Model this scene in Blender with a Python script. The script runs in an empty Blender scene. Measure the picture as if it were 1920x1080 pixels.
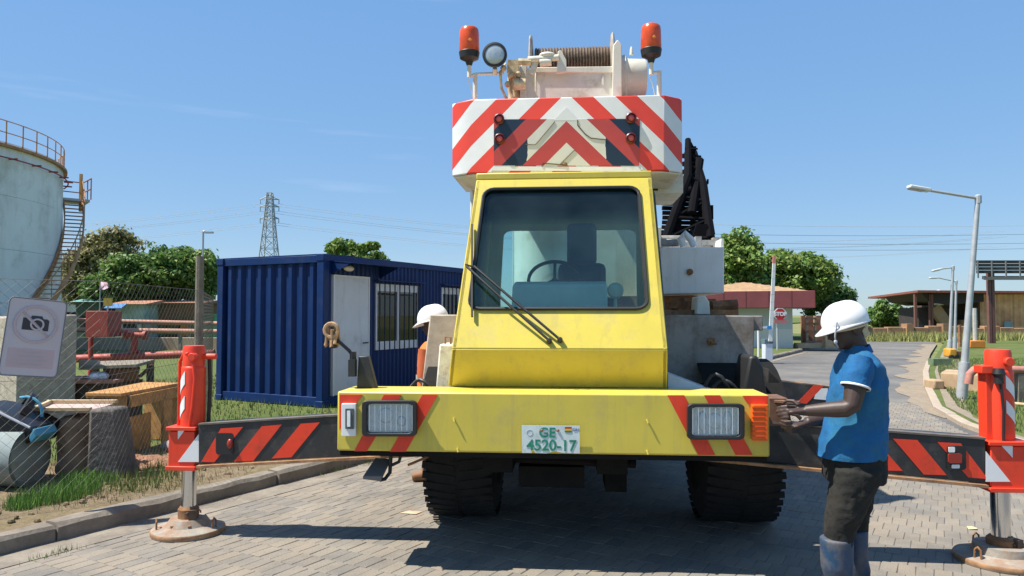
import bpy, bmesh, math, random
import numpy as np
from mathutils import Vector, Matrix, noise

R = math.radians
random.seed(7); rng = np.random.default_rng(7)
scene = bpy.context.scene
col = scene.collection

# ------------------------------------------------------------------ camera
FPX, CAMH, PITCH = 1387.0, 1.6, R(2.06)
cam_d = bpy.data.cameras.new('camera')
cam_d.sensor_width = 36.0
cam_d.lens = FPX / 1920 * 36.0
cam_d.clip_start, cam_d.clip_end = 0.05, 3000
cam = bpy.data.objects.new('camera', cam_d)
col.objects.link(cam)
cam.location = (0, 0, CAMH)
cam.rotation_euler = (math.pi / 2 + PITCH, 0, 0)
scene.camera = cam

# ------------------------------------------------------------------ world and sun
SUN_EL, SUN_AZ = R(60), R(10)          # the sun stands left of the view, a little on the camera's side
sdir = Vector((-math.cos(SUN_EL) * math.cos(SUN_AZ), -math.cos(SUN_EL) * math.sin(SUN_AZ), math.sin(SUN_EL)))
world = bpy.data.worlds.new('World')
scene.world = world
world.use_nodes = True
wn, wl = world.node_tree.nodes, world.node_tree.links
bg = wn['Background']
sky = wn.new('ShaderNodeTexSky')
sky.sky_type = 'NISHITA'
sky.sun_disc = False
sky.sun_elevation = SUN_EL
sky.sun_rotation = math.atan2(sdir.x, sdir.y)
sky.altitude = 0
sky.air_density, sky.dust_density, sky.ozone_density = 1.0, 0.1, 2.0
# one thin veil of cirrus over the left of the view
geo = wn.new('ShaderNodeNewGeometry')
mp = wn.new('ShaderNodeMapping'); mp.inputs['Scale'].default_value = (1.0, 1.0, 11.0); mp.inputs['Location'].default_value = (12.2, 6.3, -4.2)
nz = wn.new('ShaderNodeTexNoise'); nz.inputs['Scale'].default_value = 2.2; nz.inputs['Detail'].default_value = 6
rp = wn.new('ShaderNodeValToRGB'); rp.color_ramp.elements[0].position = .655; rp.color_ramp.elements[1].position = .92
rp.color_ramp.elements[1].color = (.22, .22, .22, 1)
mx = wn.new('ShaderNodeMixRGB'); mx.inputs['Color2'].default_value = (8, 8.3, 8.8, 1)
tc = wn.new('ShaderNodeTexCoord')
wl.new(tc.outputs['Generated'], mp.inputs['Vector']); wl.new(mp.outputs['Vector'], nz.inputs['Vector'])
wl.new(nz.outputs['Fac'], rp.inputs['Fac']); wl.new(rp.outputs['Color'], mx.inputs['Fac'])
hs = wn.new('ShaderNodeHueSaturation'); hs.inputs['Saturation'].default_value = 2.75
gm_ = wn.new('ShaderNodeGamma'); gm_.inputs['Gamma'].default_value = .22
tn = wn.new('ShaderNodeMixRGB'); tn.blend_type = 'MULTIPLY'; tn.inputs['Fac'].default_value = 1; tn.inputs['Color2'].default_value = (2.25, 2.88, 3.7, 1)
wl.new(sky.outputs['Color'], gm_.inputs['Color']); wl.new(gm_.outputs['Color'], hs.inputs['Color']); wl.new(hs.outputs['Color'], tn.inputs['Color1']); wl.new(tn.outputs['Color'], mx.inputs['Color1']); wl.new(mx.outputs['Color'], bg.inputs['Color'])
bg.inputs['Strength'].default_value = 0.088
sun_d = bpy.data.lights.new('sun', 'SUN')
sun_d.energy, sun_d.angle, sun_d.color = 5.0, R(.53), (1, .945, .85)
sun = bpy.data.objects.new('sun', sun_d)
col.objects.link(sun)
sun.rotation_euler = sdir.to_track_quat('Z', 'Y').to_euler()
scene.view_settings.view_transform = 'Standard'
scene.view_settings.look = 'None'
scene.view_settings.gamma = 1.0
scene.view_settings.use_curve_mapping = False
scene.view_settings.exposure = 0.80

# ------------------------------------------------------------------ measuring helpers (metres from the camera's calibration)
def ray(px, py):
    u, v = (px - 960) / FPX, (540 - py) / FPX
    return Vector((u, math.cos(PITCH) - v * math.sin(PITCH), math.sin(PITCH) + v * math.cos(PITCH)))
def P(px, py, D):
    d = ray(px, py); return Vector((0, 0, CAMH)) + d * (D / d.y)
def G(px, py, z=0.0):
    d = ray(px, py); return Vector((0, 0, CAMH)) + d * ((z - CAMH) / d.z)
TO, TYAW = Vector((.255, 4.60, 0)), R(4.5)
TXA, TYA = Vector((math.cos(TYAW), -math.sin(TYAW), 0)), Vector((math.sin(TYAW), math.cos(TYAW), 0))
def TP(px, py, ly):
    """point of the truck's own frame at depth ly behind the bumper face"""
    d = ray(px, py); t = (ly + TO.dot(TYA)) / d.dot(TYA)
    w = Vector((0, 0, CAMH)) + d * t - TO
    return Vector((w.dot(TXA), w.dot(TYA), w.z))
def TW(v):
    return TO + TXA * v[0] + TYA * v[1] + Vector((0, 0, v[2]))
def TL(w):
    w = Vector(w) - TO; return Vector((w.dot(TXA), w.dot(TYA), w.z))

# ------------------------------------------------------------------ materials
MATS = {}
def M(name, c, rough=.6, metal=0., var=.12, vs=5., dirt=None, dirt_amt=.0, ds=2.5, bump=0., bs=60., spec=.5, wave=None, island=0., wpos=False, streak=None):
    if name in MATS: return MATS[name]
    m = bpy.data.materials.new(name); m.use_nodes = True
    n, l = m.node_tree.nodes, m.node_tree.links
    b = n['Principled BSDF']
    b.inputs['Roughness'].default_value = rough
    b.inputs['Metallic'].default_value = metal
    b.inputs['Specular IOR Level'].default_value = spec
    tc = n.new('ShaderNodeTexCoord')
    if wpos:
        ge = n.new('ShaderNodeNewGeometry'); CO = ge.outputs['Position']
    else: CO = tc.outputs['Object']
    nz = n.new('ShaderNodeTexNoise'); nz.inputs['Scale'].default_value = vs; nz.inputs['Detail'].default_value = 6
    nz.inputs['Roughness'].default_value = .65
    l.new(CO, nz.inputs['Vector'])
    mr = n.new('ShaderNodeMapRange'); mr.inputs['To Min'].default_value = 1 - var * 1.6; mr.inputs['To Max'].default_value = 1 + var * 1.6
    mr.inputs['From Min'].default_value = .2; mr.inputs['From Max'].default_value = .8
    l.new(nz.outputs['Fac'], mr.inputs['Value'])
    mul = n.new('ShaderNodeMixRGB'); mul.blend_type = 'MULTIPLY'; mul.inputs['Fac'].default_value = 1
    mul.inputs['Color1'].default_value = (*c, 1)
    l.new(mr.outputs['Result'], mul.inputs['Color2'])
    out = mul.outputs['Color']
    if island:
        gi = n.new('ShaderNodeNewGeometry'); mi = n.new('ShaderNodeMapRange')
        mi.inputs['To Min'].default_value = 1 - island; mi.inputs['To Max'].default_value = 1 + island
        l.new(gi.outputs['Random Per Island'], mi.inputs['Value'])
        m3 = n.new('ShaderNodeMixRGB'); m3.blend_type = 'MULTIPLY'; m3.inputs['Fac'].default_value = 1
        l.new(out, m3.inputs['Color1']); l.new(mi.outputs['Result'], m3.inputs['Color2']); out = m3.outputs['Color']
    if dirt is not None:
        n2 = n.new('ShaderNodeTexNoise'); n2.inputs['Scale'].default_value = ds; n2.inputs['Detail'].default_value = 9
        n2.inputs['Roughness'].default_value = .7
        l.new(CO, n2.inputs['Vector'])
        cr = n.new('ShaderNodeValToRGB')
        cr.color_ramp.elements[0].position = max(.0, .62 - dirt_amt * .35); cr.color_ramp.elements[1].position = .80 - dirt_amt * .15
        l.new(n2.outputs['Fac'], cr.inputs['Fac'])
        m2 = n.new('ShaderNodeMixRGB'); m2.inputs['Color2'].default_value = (*dirt, 1)
        l.new(cr.outputs['Color'], m2.inputs['Fac']); l.new(out, m2.inputs['Color1'])
        out = m2.outputs['Color']
        rr = n.new('ShaderNodeMapRange'); rr.inputs['To Min'].default_value = rough; rr.inputs['To Max'].default_value = min(1, rough + .35)
        l.new(cr.outputs['Color'], rr.inputs['Value']); l.new(rr.outputs['Result'], b.inputs['Roughness'])
    if streak is not None:                       # runs of grime washed down the face
        sc, sa, ss = streak
        mp = n.new('ShaderNodeMapping'); mp.inputs['Scale'].default_value = (ss, ss, ss * .09); l.new(CO, mp.inputs['Vector'])
        n5 = n.new('ShaderNodeTexNoise'); n5.inputs['Scale'].default_value = 1; n5.inputs['Detail'].default_value = 7; n5.inputs['Roughness'].default_value = .7; l.new(mp.outputs['Vector'], n5.inputs['Vector'])
        r5 = n.new('ShaderNodeValToRGB'); r5.color_ramp.elements[0].position = .52; r5.color_ramp.elements[1].position = .78; r5.color_ramp.elements[1].color = (sa, sa, sa, 1); l.new(n5.outputs['Fac'], r5.inputs['Fac'])
        m5 = n.new('ShaderNodeMixRGB'); m5.inputs['Color2'].default_value = (*sc, 1); l.new(r5.outputs['Color'], m5.inputs['Fac']); l.new(out, m5.inputs['Color1']); out = m5.outputs['Color']
        n6 = n.new('ShaderNodeTexNoise'); n6.inputs['Scale'].default_value = 26; n6.inputs['Detail'].default_value = 8; n6.inputs['Roughness'].default_value = .75; l.new(CO, n6.inputs['Vector'])
        r6 = n.new('ShaderNodeValToRGB'); r6.color_ramp.elements[0].position = .735; r6.color_ramp.elements[1].position = .75; l.new(n6.outputs['Fac'], r6.inputs['Fac'])
        m6 = n.new('ShaderNodeMixRGB'); m6.inputs['Color2'].default_value = (sc[0] * .35, sc[1] * .3, sc[2] * .3, 1); l.new(r6.outputs['Color'], m6.inputs['Fac']); l.new(out, m6.inputs['Color1']); out = m6.outputs['Color']
    l.new(out, b.inputs['Base Color'])
    if bump:
        n3 = n.new('ShaderNodeTexNoise'); n3.inputs['Scale'].default_value = bs; n3.inputs['Detail'].default_value = 5
        l.new(CO, n3.inputs['Vector'])
        bp = n.new('ShaderNodeBump'); bp.inputs['Strength'].default_value = bump; bp.inputs['Distance'].default_value = .02
        l.new(n3.outputs['Fac'], bp.inputs['Height']); l.new(bp.outputs['Normal'], b.inputs['Normal'])
    MATS[name] = m
    return m
def glass(name, tint, refl_rough=.03, fres=1.45, base=.0, film=None):
    m = bpy.data.materials.new(name); m.use_nodes = True
    n, l = m.node_tree.nodes, m.node_tree.links
    n.remove(n['Principled BSDF'])
    tr = n.new('ShaderNodeBsdfTransparent'); tr.inputs['Color'].default_value = (*tint, 1)
    gl = n.new('ShaderNodeBsdfGlossy'); gl.inputs['Roughness'].default_value = refl_rough
    fr = n.new('ShaderNodeFresnel'); fr.inputs['IOR'].default_value = fres
    ad = n.new('ShaderNodeMath'); ad.inputs[1].default_value = base
    l.new(fr.outputs['Fac'], ad.inputs[0])
    mx = n.new('ShaderNodeMixShader')
    l.new(ad.outputs[0], mx.inputs['Fac']); l.new(tr.outputs[0], mx.inputs[1]); l.new(gl.outputs[0], mx.inputs[2])
    last = mx.outputs[0]
    if film:
        df = n.new('ShaderNodeBsdfDiffuse'); df.inputs['Color'].default_value = (*film[0], 1)
        m2 = n.new('ShaderNodeMixShader'); m2.inputs['Fac'].default_value = film[1]
        l.new(last, m2.inputs[1]); l.new(df.outputs[0], m2.inputs[2]); last = m2.outputs[0]
    l.new(last, n['Material Output'].inputs['Surface'])
    MATS[name] = m
    return m

RUST = (.16, .065, .025)
yellow = M('crane_yellow', (.61, .49, .07), .40, var=.06, vs=3, dirt=(.44, .36, .13), dirt_amt=.25, ds=2.2, bump=.02, bs=6, streak=((.34, .27, .12), .55, 11))
cream = M('aged_cream_paint', (.66, .635, .53), .5, var=.08, vs=6, dirt=(.40, .34, .21), dirt_amt=.25, ds=5, bump=.03, bs=30)
offwhite = M('off_white_paint', (.70, .71, .70), .42, var=.05, dirt=(.45, .40, .33), dirt_amt=.15, ds=4, streak=((.42, .37, .30), .4, 9))
redpaint = M('signal_red_paint', (.76, .05, .016), .45, var=.07, vs=4, dirt=(.42, .05, .02), dirt_amt=.25, ds=6, streak=((.30, .04, .02), .5, 14))
whitefilm = M('white_reflective_film', (.76, .77, .76), .4, var=.05, dirt=(.45, .42, .38), dirt_amt=.2, ds=7)
blacksteel = M('black_worn_steel', (.022, .024, .026), .5, var=.3, vs=6, dirt=(.10, .085, .07), dirt_amt=.35, ds=5)
chassis = M('dark_chassis', (.009, .009, .009), .85, var=.3, dirt=(.02, .017, .014), dirt_amt=.4, spec=.2)
rubber = M('tyre_rubber', (.014, .0135, .013), .9, var=.25, vs=12, dirt=(.04, .034, .028), dirt_amt=.3, bump=.1, bs=40)
blackplastic = M('black_plastic', (.015, .015, .016), .5, var=.2)
chrome = M('chromed_ram', (.62, .63, .64), .16, 1.0, var=.04)
rust = M('rusted_steel', (.30, .155, .07), .85, var=.35, vs=9, dirt=(.12, .05, .025), dirt_amt=.6, ds=6, bump=.2, bs=50)
rustrail = M('rubbed_rusty_rail', (.36, .20, .10), .6, var=.3, vs=10, dirt=(.14, .07, .035), dirt_amt=.5, ds=9)
padgrey = M('dusty_float_paint', (.27, .245, .205), .8, var=.2, vs=8, dirt=(.27, .13, .06), dirt_amt=.5, ds=7, bump=.15, bs=40)
steelplate = M('weathered_grey_plate', (.30, .285, .265), .7, .0, var=.15, vs=5, dirt=(.13, .09, .06), dirt_amt=.5, ds=3.5, bump=.06, bs=25, streak=((.12, .085, .06), .7, 8))
tanplate = M('dusty_tan_plate', (.50, .41, .33), .75, var=.12, vs=9, dirt=(.33, .25, .18), dirt_amt=.5, ds=6, bump=.05, bs=60)
concrete = M('weathered_concrete', (.22, .19, .15), .9, var=.18, vs=7, dirt=(.12, .10, .078), dirt_amt=.5, ds=3, bump=.25, bs=35)
pillarconc = M('rough_pillar_concrete', (.40, .355, .28), .92, var=.22, vs=14, dirt=(.28, .24, .19), dirt_amt=.5, ds=8, bump=.3, bs=40)
galv = M('galvanised_steel', (.42, .44, .45), .5, .35, var=.12, vs=8)
redpipe = M('fire_main_red', (.36, .045, .03), .55, var=.2, vs=7, dirt=(.22, .09, .06), dirt_amt=.45, ds=5)
blue = M('container_blue', (.002, .023, .105), .5, spec=.25, var=.1, vs=3, dirt=(.015, .035, .11), dirt_amt=.3, ds=2, bump=.05, bs=3, streak=((.03, .035, .06), .6, 7))
bluedark = blue
doorwhite = M('door_white', (.52, .56, .60), .5, var=.05, vs=2, dirt=(.36, .38, .38), dirt_amt=.2, streak=((.30, .30, .28), .5, 9))
barwhite = M('window_bar_white', (.62, .64, .66), .5, var=.05)
plywood = M('weathered_plywood', (.44, .22, .065), .75, var=.25, vs=9, dirt=(.24, .11, .035), dirt_amt=.4, ds=5, bump=.05)
plank = M('pale_plank_wood', (.52, .38, .22), .8, var=.22, vs=12, dirt=(.26, .17, .10), dirt_amt=.3, ds=6, bump=.1)
bark = M('rough_bark', (.30, .20, .13), .95, var=.35, vs=14, dirt=(.09, .06, .045), dirt_amt=.5, ds=7, bump=.5, bs=30)
darkwood = M('dark_wood', (.075, .042, .026), .8, var=.3, vs=9)
glass_dark = glass('window_glass', (.10, .14, .16), .02, 1.5, .03)
lensglass = glass('lamp_lens', (.93, .96, .97), .10, 1.35, .03)
amber = M('amber_lens', (.80, .11, .01), .2, var=.12, vs=20)
beaconred = M('beacon_lens', (.62, .075, .012), .25, var=.25, vs=14)
silver = M('lamp_reflector', (.80, .84, .86), .35, .1, var=.12, vs=25)

# ------------------------------------------------------------------ mesh builder
WM = {}
class MB:
    def __init__(s): s.v, s.f, s.mi = [], [], []
    def add(s, vs, fs, m=0):
        b = len(s.v); s.v += [Vector(v) for v in vs]
        for f in fs: s.f.append([b + i for i in f]); s.mi.append(m)
        return s
    def box(s, c, size, rz=0., m=0, rot=None):
        c = Vector(c); hx, hy, hz = size[0] / 2, size[1] / 2, size[2] / 2
        vs = [Vector((x, y, z)) for x in (-hx, hx) for y in (-hy, hy) for z in (-hz, hz)]
        if rot is None: rot = Matrix.Rotation(rz, 3, 'Z')
        return s.hexa([c + rot @ v for v in vs], m)
    def box2(s, lo, hi, m=0):
        vs = [Vector((x, y, z)) for x in (lo[0], hi[0]) for y in (lo[1], hi[1]) for z in (lo[2], hi[2])]
        return s.hexa(vs, m)
    def hexa(s, v, m=0):
        return s.add(v, [(0, 1, 3, 2), (4, 6, 7, 5), (0, 4, 5, 1), (2, 3, 7, 6), (0, 2, 6, 4), (1, 5, 7, 3)], m)
    def bar(s, a, b, w, h, up=(0, 0, 1), m=0):
        a, b = Vector(a), Vector(b); d = (b - a).normalized(); up = Vector(up)
        if abs(d.dot(up)) > .98: up = Vector((0, 1, 0))
        x = d.cross(up).normalized() * w / 2; y = x.cross(d).normalized() * h / 2
        return s.hexa([p + sx * x + sy * y for p in (a, b) for sx in (-1, 1) for sy in (-1, 1)], m)
    def tube(s, pts, r, n=8, cap=True, m=0, ry=None):
        pts = [Vector(p) for p in pts]; k = len(pts)
        if not hasattr(r, '__len__'): r = [r] * k
        d0 = (pts[1] - pts[0]).normalized()
        up = Vector((0, 0, 1)) if abs(d0.z) < .9 else Vector((0, 1, 0))
        x = d0.cross(up).normalized(); vs = []
        for i, p in enumerate(pts):
            d = (pts[min(i + 1, k - 1)] - pts[max(i - 1, 0)]).normalized()
            x = (x - d * x.dot(d)).normalized(); y = d.cross(x)
            ro = r[i] if ry is None else ry[i]
            for j in range(n):
                a = 2 * math.pi * j / n
                vs.append(p + x * (r[i] * math.cos(a)) + y * (ro * math.sin(a)))
        fs = [(i * n + j, i * n + (j + 1) % n, (i + 1) * n + (j + 1) % n, (i + 1) * n + j) for i in range(k - 1) for j in range(n)]
        if cap: fs += [tuple(range(n))[::-1], tuple((k - 1) * n + j for j in range(n))]
        return s.add(vs, fs, m)
    def lathe(s, prof, c, ax=(0, 0, 1), n=24, m=0, x0=None):
        """prof: (radius, height along ax)"""
        ax = Vector(ax).normalized(); c = Vector(c)
        t = Vector((0, 0, 1)) if abs(ax.z) < .9 else Vector((1, 0, 0))
        x = ax.cross(t).normalized(); y = ax.cross(x); vs = []
        for r, h in prof:
            for j in range(n):
                a = 2 * math.pi * j / n
                vs.append(c + ax * h + x * (r * math.cos(a)) + y * (r * math.sin(a)))
        k = len(prof)
        fs = [(i * n + j, i * n + (j + 1) % n, (i + 1) * n + (j + 1) % n, (i + 1) * n + j) for i in range(k - 1) for j in range(n)]
        fs += [tuple(range(n))[::-1], tuple((k - 1) * n + j for j in range(n))]
        return s.add(vs, fs, m)
    def prism(s, poly, vec, m=0):
        poly = [Vector(p) for p in poly]; vec = Vector(vec); n = len(poly)
        vs = poly + [p + vec for p in poly]
        fs = [tuple(range(n)), tuple(range(2 * n - 1, n - 1, -1))] + [(i, (i + 1) % n, n + (i + 1) % n, n + i) for i in range(n)]
        return s.add(vs, fs, m)
    def ball(s, c, r, n=12, k=8, m=0, rot=None):
        c = Vector(c); rx, ry, rz = r if hasattr(r, '__len__') else (r, r, r); vs = []
        for i in range(1, k):
            t = math.pi * i / k
            for j in range(n):
                a = 2 * math.pi * j / n
                v = Vector((rx * math.sin(t) * math.cos(a), ry * math.sin(t) * math.sin(a), rz * math.cos(t)))
                vs.append(v)
        vs += [Vector((0, 0, rz)), Vector((0, 0, -rz))]
        if rot is not None: vs = [rot @ v for v in vs]
        T, B = len(vs) - 2, len(vs) - 1
        fs = [(i * n + j, (i + 1) * n + j, (i + 1) * n + (j + 1) % n, i * n + (j + 1) % n) for i in range(k - 2) for j in range(n)]
        fs += [(T, j, (j + 1) % n) for j in range(n)] + [(B, (k - 2) * n + (j + 1) % n, (k - 2) * n + j) for j in range(n)]
        return s.add([c + v for v in vs], fs, m)
    def rings(s, rs, n=20, m=0, cap=True):
        """horizontal superellipse rings (cx,cy,z,rx,ry)"""
        vs = []
        for cx, cy, z, rx, ry in rs:
            for j in range(n):
                a = 2 * math.pi * j / n; ca, sa = math.cos(a), math.sin(a)
                e = .86
                vs.append(Vector((cx + rx * math.copysign(abs(ca) ** e, ca), cy + ry * math.copysign(abs(sa) ** e, sa), z)))
        k = len(rs)
        fs = [(i * n + j, i * n + (j + 1) % n, (i + 1) * n + (j + 1) % n, (i + 1) * n + j) for i in range(k - 1) for j in range(n)]
        if cap: fs += [tuple(range(n))[::-1], tuple((k - 1) * n + j for j in range(n))]
        return s.add(vs, fs, m)
    def build(s, name, mats, parent=None, w=True, bevel=0., smooth=35, fixn=True):
        """w: vertices are given in world space; otherwise in the parent's frame"""
        if not isinstance(mats, (list, tuple)): mats = [mats]
        me = bpy.data.meshes.new(name)
        Mx = WM.get(parent.name) if (parent is not None and w) else None
        inv = Mx.inverted() if Mx is not None else None
        vs = [inv @ v for v in s.v] if inv is not None else s.v
        me.from_pydata([tuple(v) for v in vs], [], s.f)
        for m in mats: me.materials.append(m)
        if len(mats) > 1: me.polygons.foreach_set('material_index', s.mi)
        if fixn:
            bm = bmesh.new(); bm.from_mesh(me); bmesh.ops.recalc_face_normals(bm, faces=bm.faces); bm.to_mesh(me); bm.free()
        me.update()
        if smooth:
            me.shade_smooth(); me.set_sharp_from_angle(angle=R(smooth))
        o = bpy.data.objects.new(name, me); col.objects.link(o)
        if parent is not None:
            o.parent = parent; WM[o.name] = WM.get(parent.name, Matrix.Identity(4))
        else: WM[o.name] = Matrix.Identity(4)
        if bevel:
            b = o.modifiers.new('bevel', 'BEVEL'); b.width = bevel; b.segments = 2; b.limit_method = 'ANGLE'; b.angle_limit = R(35)
        return o
def tag(o, label=None, cat=None, group=None, kind=None):
    if label: o['label'] = label
    if cat: o['category'] = cat
    if group: o['group'] = group
    if kind: o['kind'] = kind
    return o
def thing(name, label, cat, loc=(0, 0, 0), rz=0., group=None, kind=None):
    o = bpy.data.objects.new(name, None); col.objects.link(o)
    o.empty_display_size = .1
    o.location = loc; o.rotation_euler = (0, 0, rz)
    WM[o.name] = Matrix.Translation(Vector(loc)) @ Matrix.Rotation(rz, 4, 'Z')
    return tag(o, label, cat, group, kind)
def single(o, label, cat, group=None):
    """a one-mesh thing: put its origin at its base"""
    me = o.data; n = len(me.vertices); a = np.empty(n * 3); me.vertices.foreach_get('co', a); a = a.reshape(-1, 3)
    c = np.array([(a[:, 0].min() + a[:, 0].max()) / 2, (a[:, 1].min() + a[:, 1].max()) / 2, a[:, 2].min()])
    me.vertices.foreach_set('co', (a - c).ravel()); o.location = c; WM[o.name] = Matrix.Translation(Vector(c))
    return tag(o, label, cat, group)
def text_mesh(txt, size, origin, xdir, updir, name, mat, parent, w=True, depth=.002, bold=0.):
    cu = bpy.data.curves.new('txt', 'FONT'); cu.body = txt; cu.size = size; cu.extrude = depth / 2; cu.align_x = 'CENTER'; cu.align_y = 'CENTER'
    cu.offset = bold
    ob = bpy.data.objects.new('txt', cu); col.objects.link(ob)
    dg = bpy.context.evaluated_depsgraph_get(); me = bpy.data.meshes.new_from_object(ob.evaluated_get(dg))
    x, u = Vector(xdir).normalized(), Vector(updir).normalized(); nn = x.cross(u)
    b = MB(); b.v = [Vector(origin) + x * v.co.x + u * v.co.y + nn * v.co.z for v in me.vertices]
    b.f = [list(p.vertices) for p in me.polygons]; b.mi = [0] * len(b.f)
    bpy.data.objects.remove(ob); bpy.data.curves.remove(cu); bpy.data.meshes.remove(me)
    return b.build(name, mat, parent, w=w, smooth=0, fixn=False)
def bil(q, u, v):
    a, b, c, d = [Vector(x) for x in q]      # bottom-left, bottom-right, top-right, top-left
    return (a * (1 - u) + b * u) * (1 - v) + (d * (1 - u) + c * u) * v
def round_loop(rad=.16, k=5):
    pts = []
    for cx, cy, a0 in ((1, 1, 0), (-1, 1, 90), (-1, -1, 180), (1, -1, 270)):
        for i in range(k):
            a = R(a0 + 90 * i / (k - 1))
            pts.append((cx * (1 - rad) + rad * math.cos(a), cy * (1 - rad) + rad * math.sin(a)))
    return pts
def holed(mb, q, hole, thick, rad=.16, m=0):
    """a plate over quad q with a rounded opening hole=(u0,u1,v0,v1), extruded by vector thick; returns the opening's loop"""
    u0, u1, v0, v1 = hole; L = round_loop(rad); thick = Vector(thick)
    inner = [bil(q, (u0 + u1) / 2 + x * (u1 - u0) / 2, (v0 + v1) / 2 + y * (v1 - v0) / 2) for x, y in L]
    outer = []
    for x, y in L:
        s = max(abs(x), abs(y)); x, y = x / s, y / s
        outer.append(bil(q, (x + 1) / 2, (y + 1) / 2))
    n = len(L)
    vs = outer + inner + [p + thick for p in outer] + [p + thick for p in inner]
    fs = []
    for i in range(n):
        j = (i + 1) % n
        fs += [(i, j, n + j, n + i), (2 * n + i, 3 * n + i, 3 * n + j, 2 * n + j), (n + i, n + j, 3 * n + j, 3 * n + i), (i, 2 * n + i, 2 * n + j, j)]
    mb.add(vs, fs, m)
    return inner

# ================================================================== ground, road, kerbs
KD = Vector((.508, .861, 0)).normalized()           # the road's direction
KN = Vector((-KD.y, KD.x, 0))                        # to its left
K0 = Vector((-3.42, 4.94, 0))                        # a point on the left kerb's foot
def ks(s, d, z=0.): return K0 + KD * s + KN * d + Vector((0, 0, z))
def sheet(name, pts, mat, kind='structure'):
    b = MB(); b.add(pts, [tuple(range(len(pts)))]); return tag(b.build(name, mat, smooth=0), kind=kind)
def ground_mat(name, c1, c2, c3, s1=.6, s2=4., t=.5, bump=.4):
    m = bpy.data.materials.new(name); m.use_nodes = True; n, l = m.node_tree.nodes, m.node_tree.links
    b = n['Principled BSDF']; b.inputs['Roughness'].default_value = .95; b.inputs['Specular IOR Level'].default_value = .2
    ge = n.new('ShaderNodeNewGeometry')
    a = n.new('ShaderNodeTexNoise'); a.inputs['Scale'].default_value = s1; a.inputs['Detail'].default_value = 8; a.inputs['Roughness'].default_value = .68
    d = n.new('ShaderNodeTexNoise'); d.inputs['Scale'].default_value = s2; d.inputs['Detail'].default_value = 9; d.inputs['Roughness'].default_value = .75
    for q in (a, d): l.new(ge.outputs['Position'], q.inputs['Vector'])
    r = n.new('ShaderNodeValToRGB'); r.color_ramp.elements[0].position = t - .09; r.color_ramp.elements[1].position = t + .09
    l.new(a.outputs['Fac'], r.inputs['Fac'])
    x = n.new('ShaderNodeMixRGB'); x.inputs['Color1'].default_value = (*c1, 1); x.inputs['Color2'].default_value = (*c2, 1); l.new(r.outputs['Color'], x.inputs['Fac'])
    r2 = n.new('ShaderNodeValToRGB'); r2.color_ramp.elements[0].position = .42; r2.color_ramp.elements[1].position = .68
    l.new(d.outputs['Fac'], r2.inputs['Fac'])
    y = n.new('ShaderNodeMixRGB'); y.inputs['Color2'].default_value = (*c3, 1); l.new(r2.outputs['Color'], y.inputs['Fac']); l.new(x.outputs['Color'], y.inputs['Color1'])
    l.new(y.outputs['Color'], b.inputs['Base Color'])
    bp = n.new('ShaderNodeBump'); bp.inputs['Strength'].default_value = bump; bp.inputs['Distance'].default_value = .06
    l.new(d.outputs['Fac'], bp.inputs['Height']); l.new(bp.outputs['Normal'], b.inputs['Normal'])
    return m
GRASS1, GRASS2, DRY = (.062, .105, .022), (.095, .13, .034), (.27, .21, .12)
lawn = ground_mat('lawn_ground', GRASS1, GRASS2, (.13, .125, .045), .5, 7)
dirt = ground_mat('verge_dirt', (.25, .185, .12), (.18, .145, .075), (.135, .105, .06), 2.2, 9, .52, .6)
sand = ground_mat('sandy_shoulder', (.29, .23, .165), (.24, .20, .15), (.20, .17, .13), 1.5, 8)
farland = ground_mat('far_land', (.10, .16, .04), (.16, .17, .06), (.25, .20, .11), .05, .6)
sheet('ground', [(-900, -60, -.08), (900, -60, -.08), (900, 1500, -.08), (-900, 1500, -.08)], farland)

# road: a bedding sheet with the pavers' pattern for the distance, real pavers near by
def road_mat():
    m = bpy.data.materials.new('paved_road'); m.use_nodes = True; n, l = m.node_tree.nodes, m.node_tree.links
    b = n['Principled BSDF']; b.inputs['Roughness'].default_value = .62
    ge = n.new('ShaderNodeNewGeometry'); mp = n.new('ShaderNodeMapping'); mp.vector_type = 'POINT'
    mp.inputs['Rotation'].default_value = (0, 0, math.atan2(KD.x, KD.y) - math.pi)
    l.new(ge.outputs['Position'], mp.inputs['Vector'])
    br = n.new('ShaderNodeTexBrick'); br.inputs['Scale'].default_value = 1; br.inputs['Brick Width'].default_value = .10; br.inputs['Row Height'].default_value = .20
    br.inputs['Mortar Size'].default_value = .006; br.inputs['Color1'].default_value = (.150, .142, .128, 1); br.inputs['Color2'].default_value = (.168, .157, .139, 1); br.inputs['Mortar'].default_value = (.17, .145, .11, 1)
    l.new(mp.outputs['Vector'], br.inputs['Vector'])
    nz = n.new('ShaderNodeTexNoise'); nz.inputs['Scale'].default_value = .35; nz.inputs['Detail'].default_value = 8; nz.inputs['Roughness'].default_value = .7
    l.new(ge.outputs['Position'], nz.inputs['Vector'])
    r = n.new('ShaderNodeValToRGB'); r.color_ramp.elements[0].position = .40; r.color_ramp.elements[1].position = .62
    r.color_ramp.elements[0].color = (.62, .62, .64, 1); r.color_ramp.elements[1].color = (1.12, 1.08, 1.02, 1)
    l.new(nz.outputs['Fac'], r.inputs['Fac'])
    x = n.new('ShaderNodeMixRGB'); x.blend_type = 'MULTIPLY'; x.inputs['Fac'].default_value = 1
    l.new(br.outputs['Color'], x.inputs['Color1']); l.new(r.outputs['Color'], x.inputs['Color2']); l.new(x.outputs['Color'], b.inputs['Base Color'])
    return m
REDGE = [(6.6, -3), (6.15, 5), (6.1, 8.8), (6.43, 10.6), (7.05, 12.4), (9.0, 16.2), (11.2, 20.2), (16.9, 30), (23.2, 40.5), (25, 44)]
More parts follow.
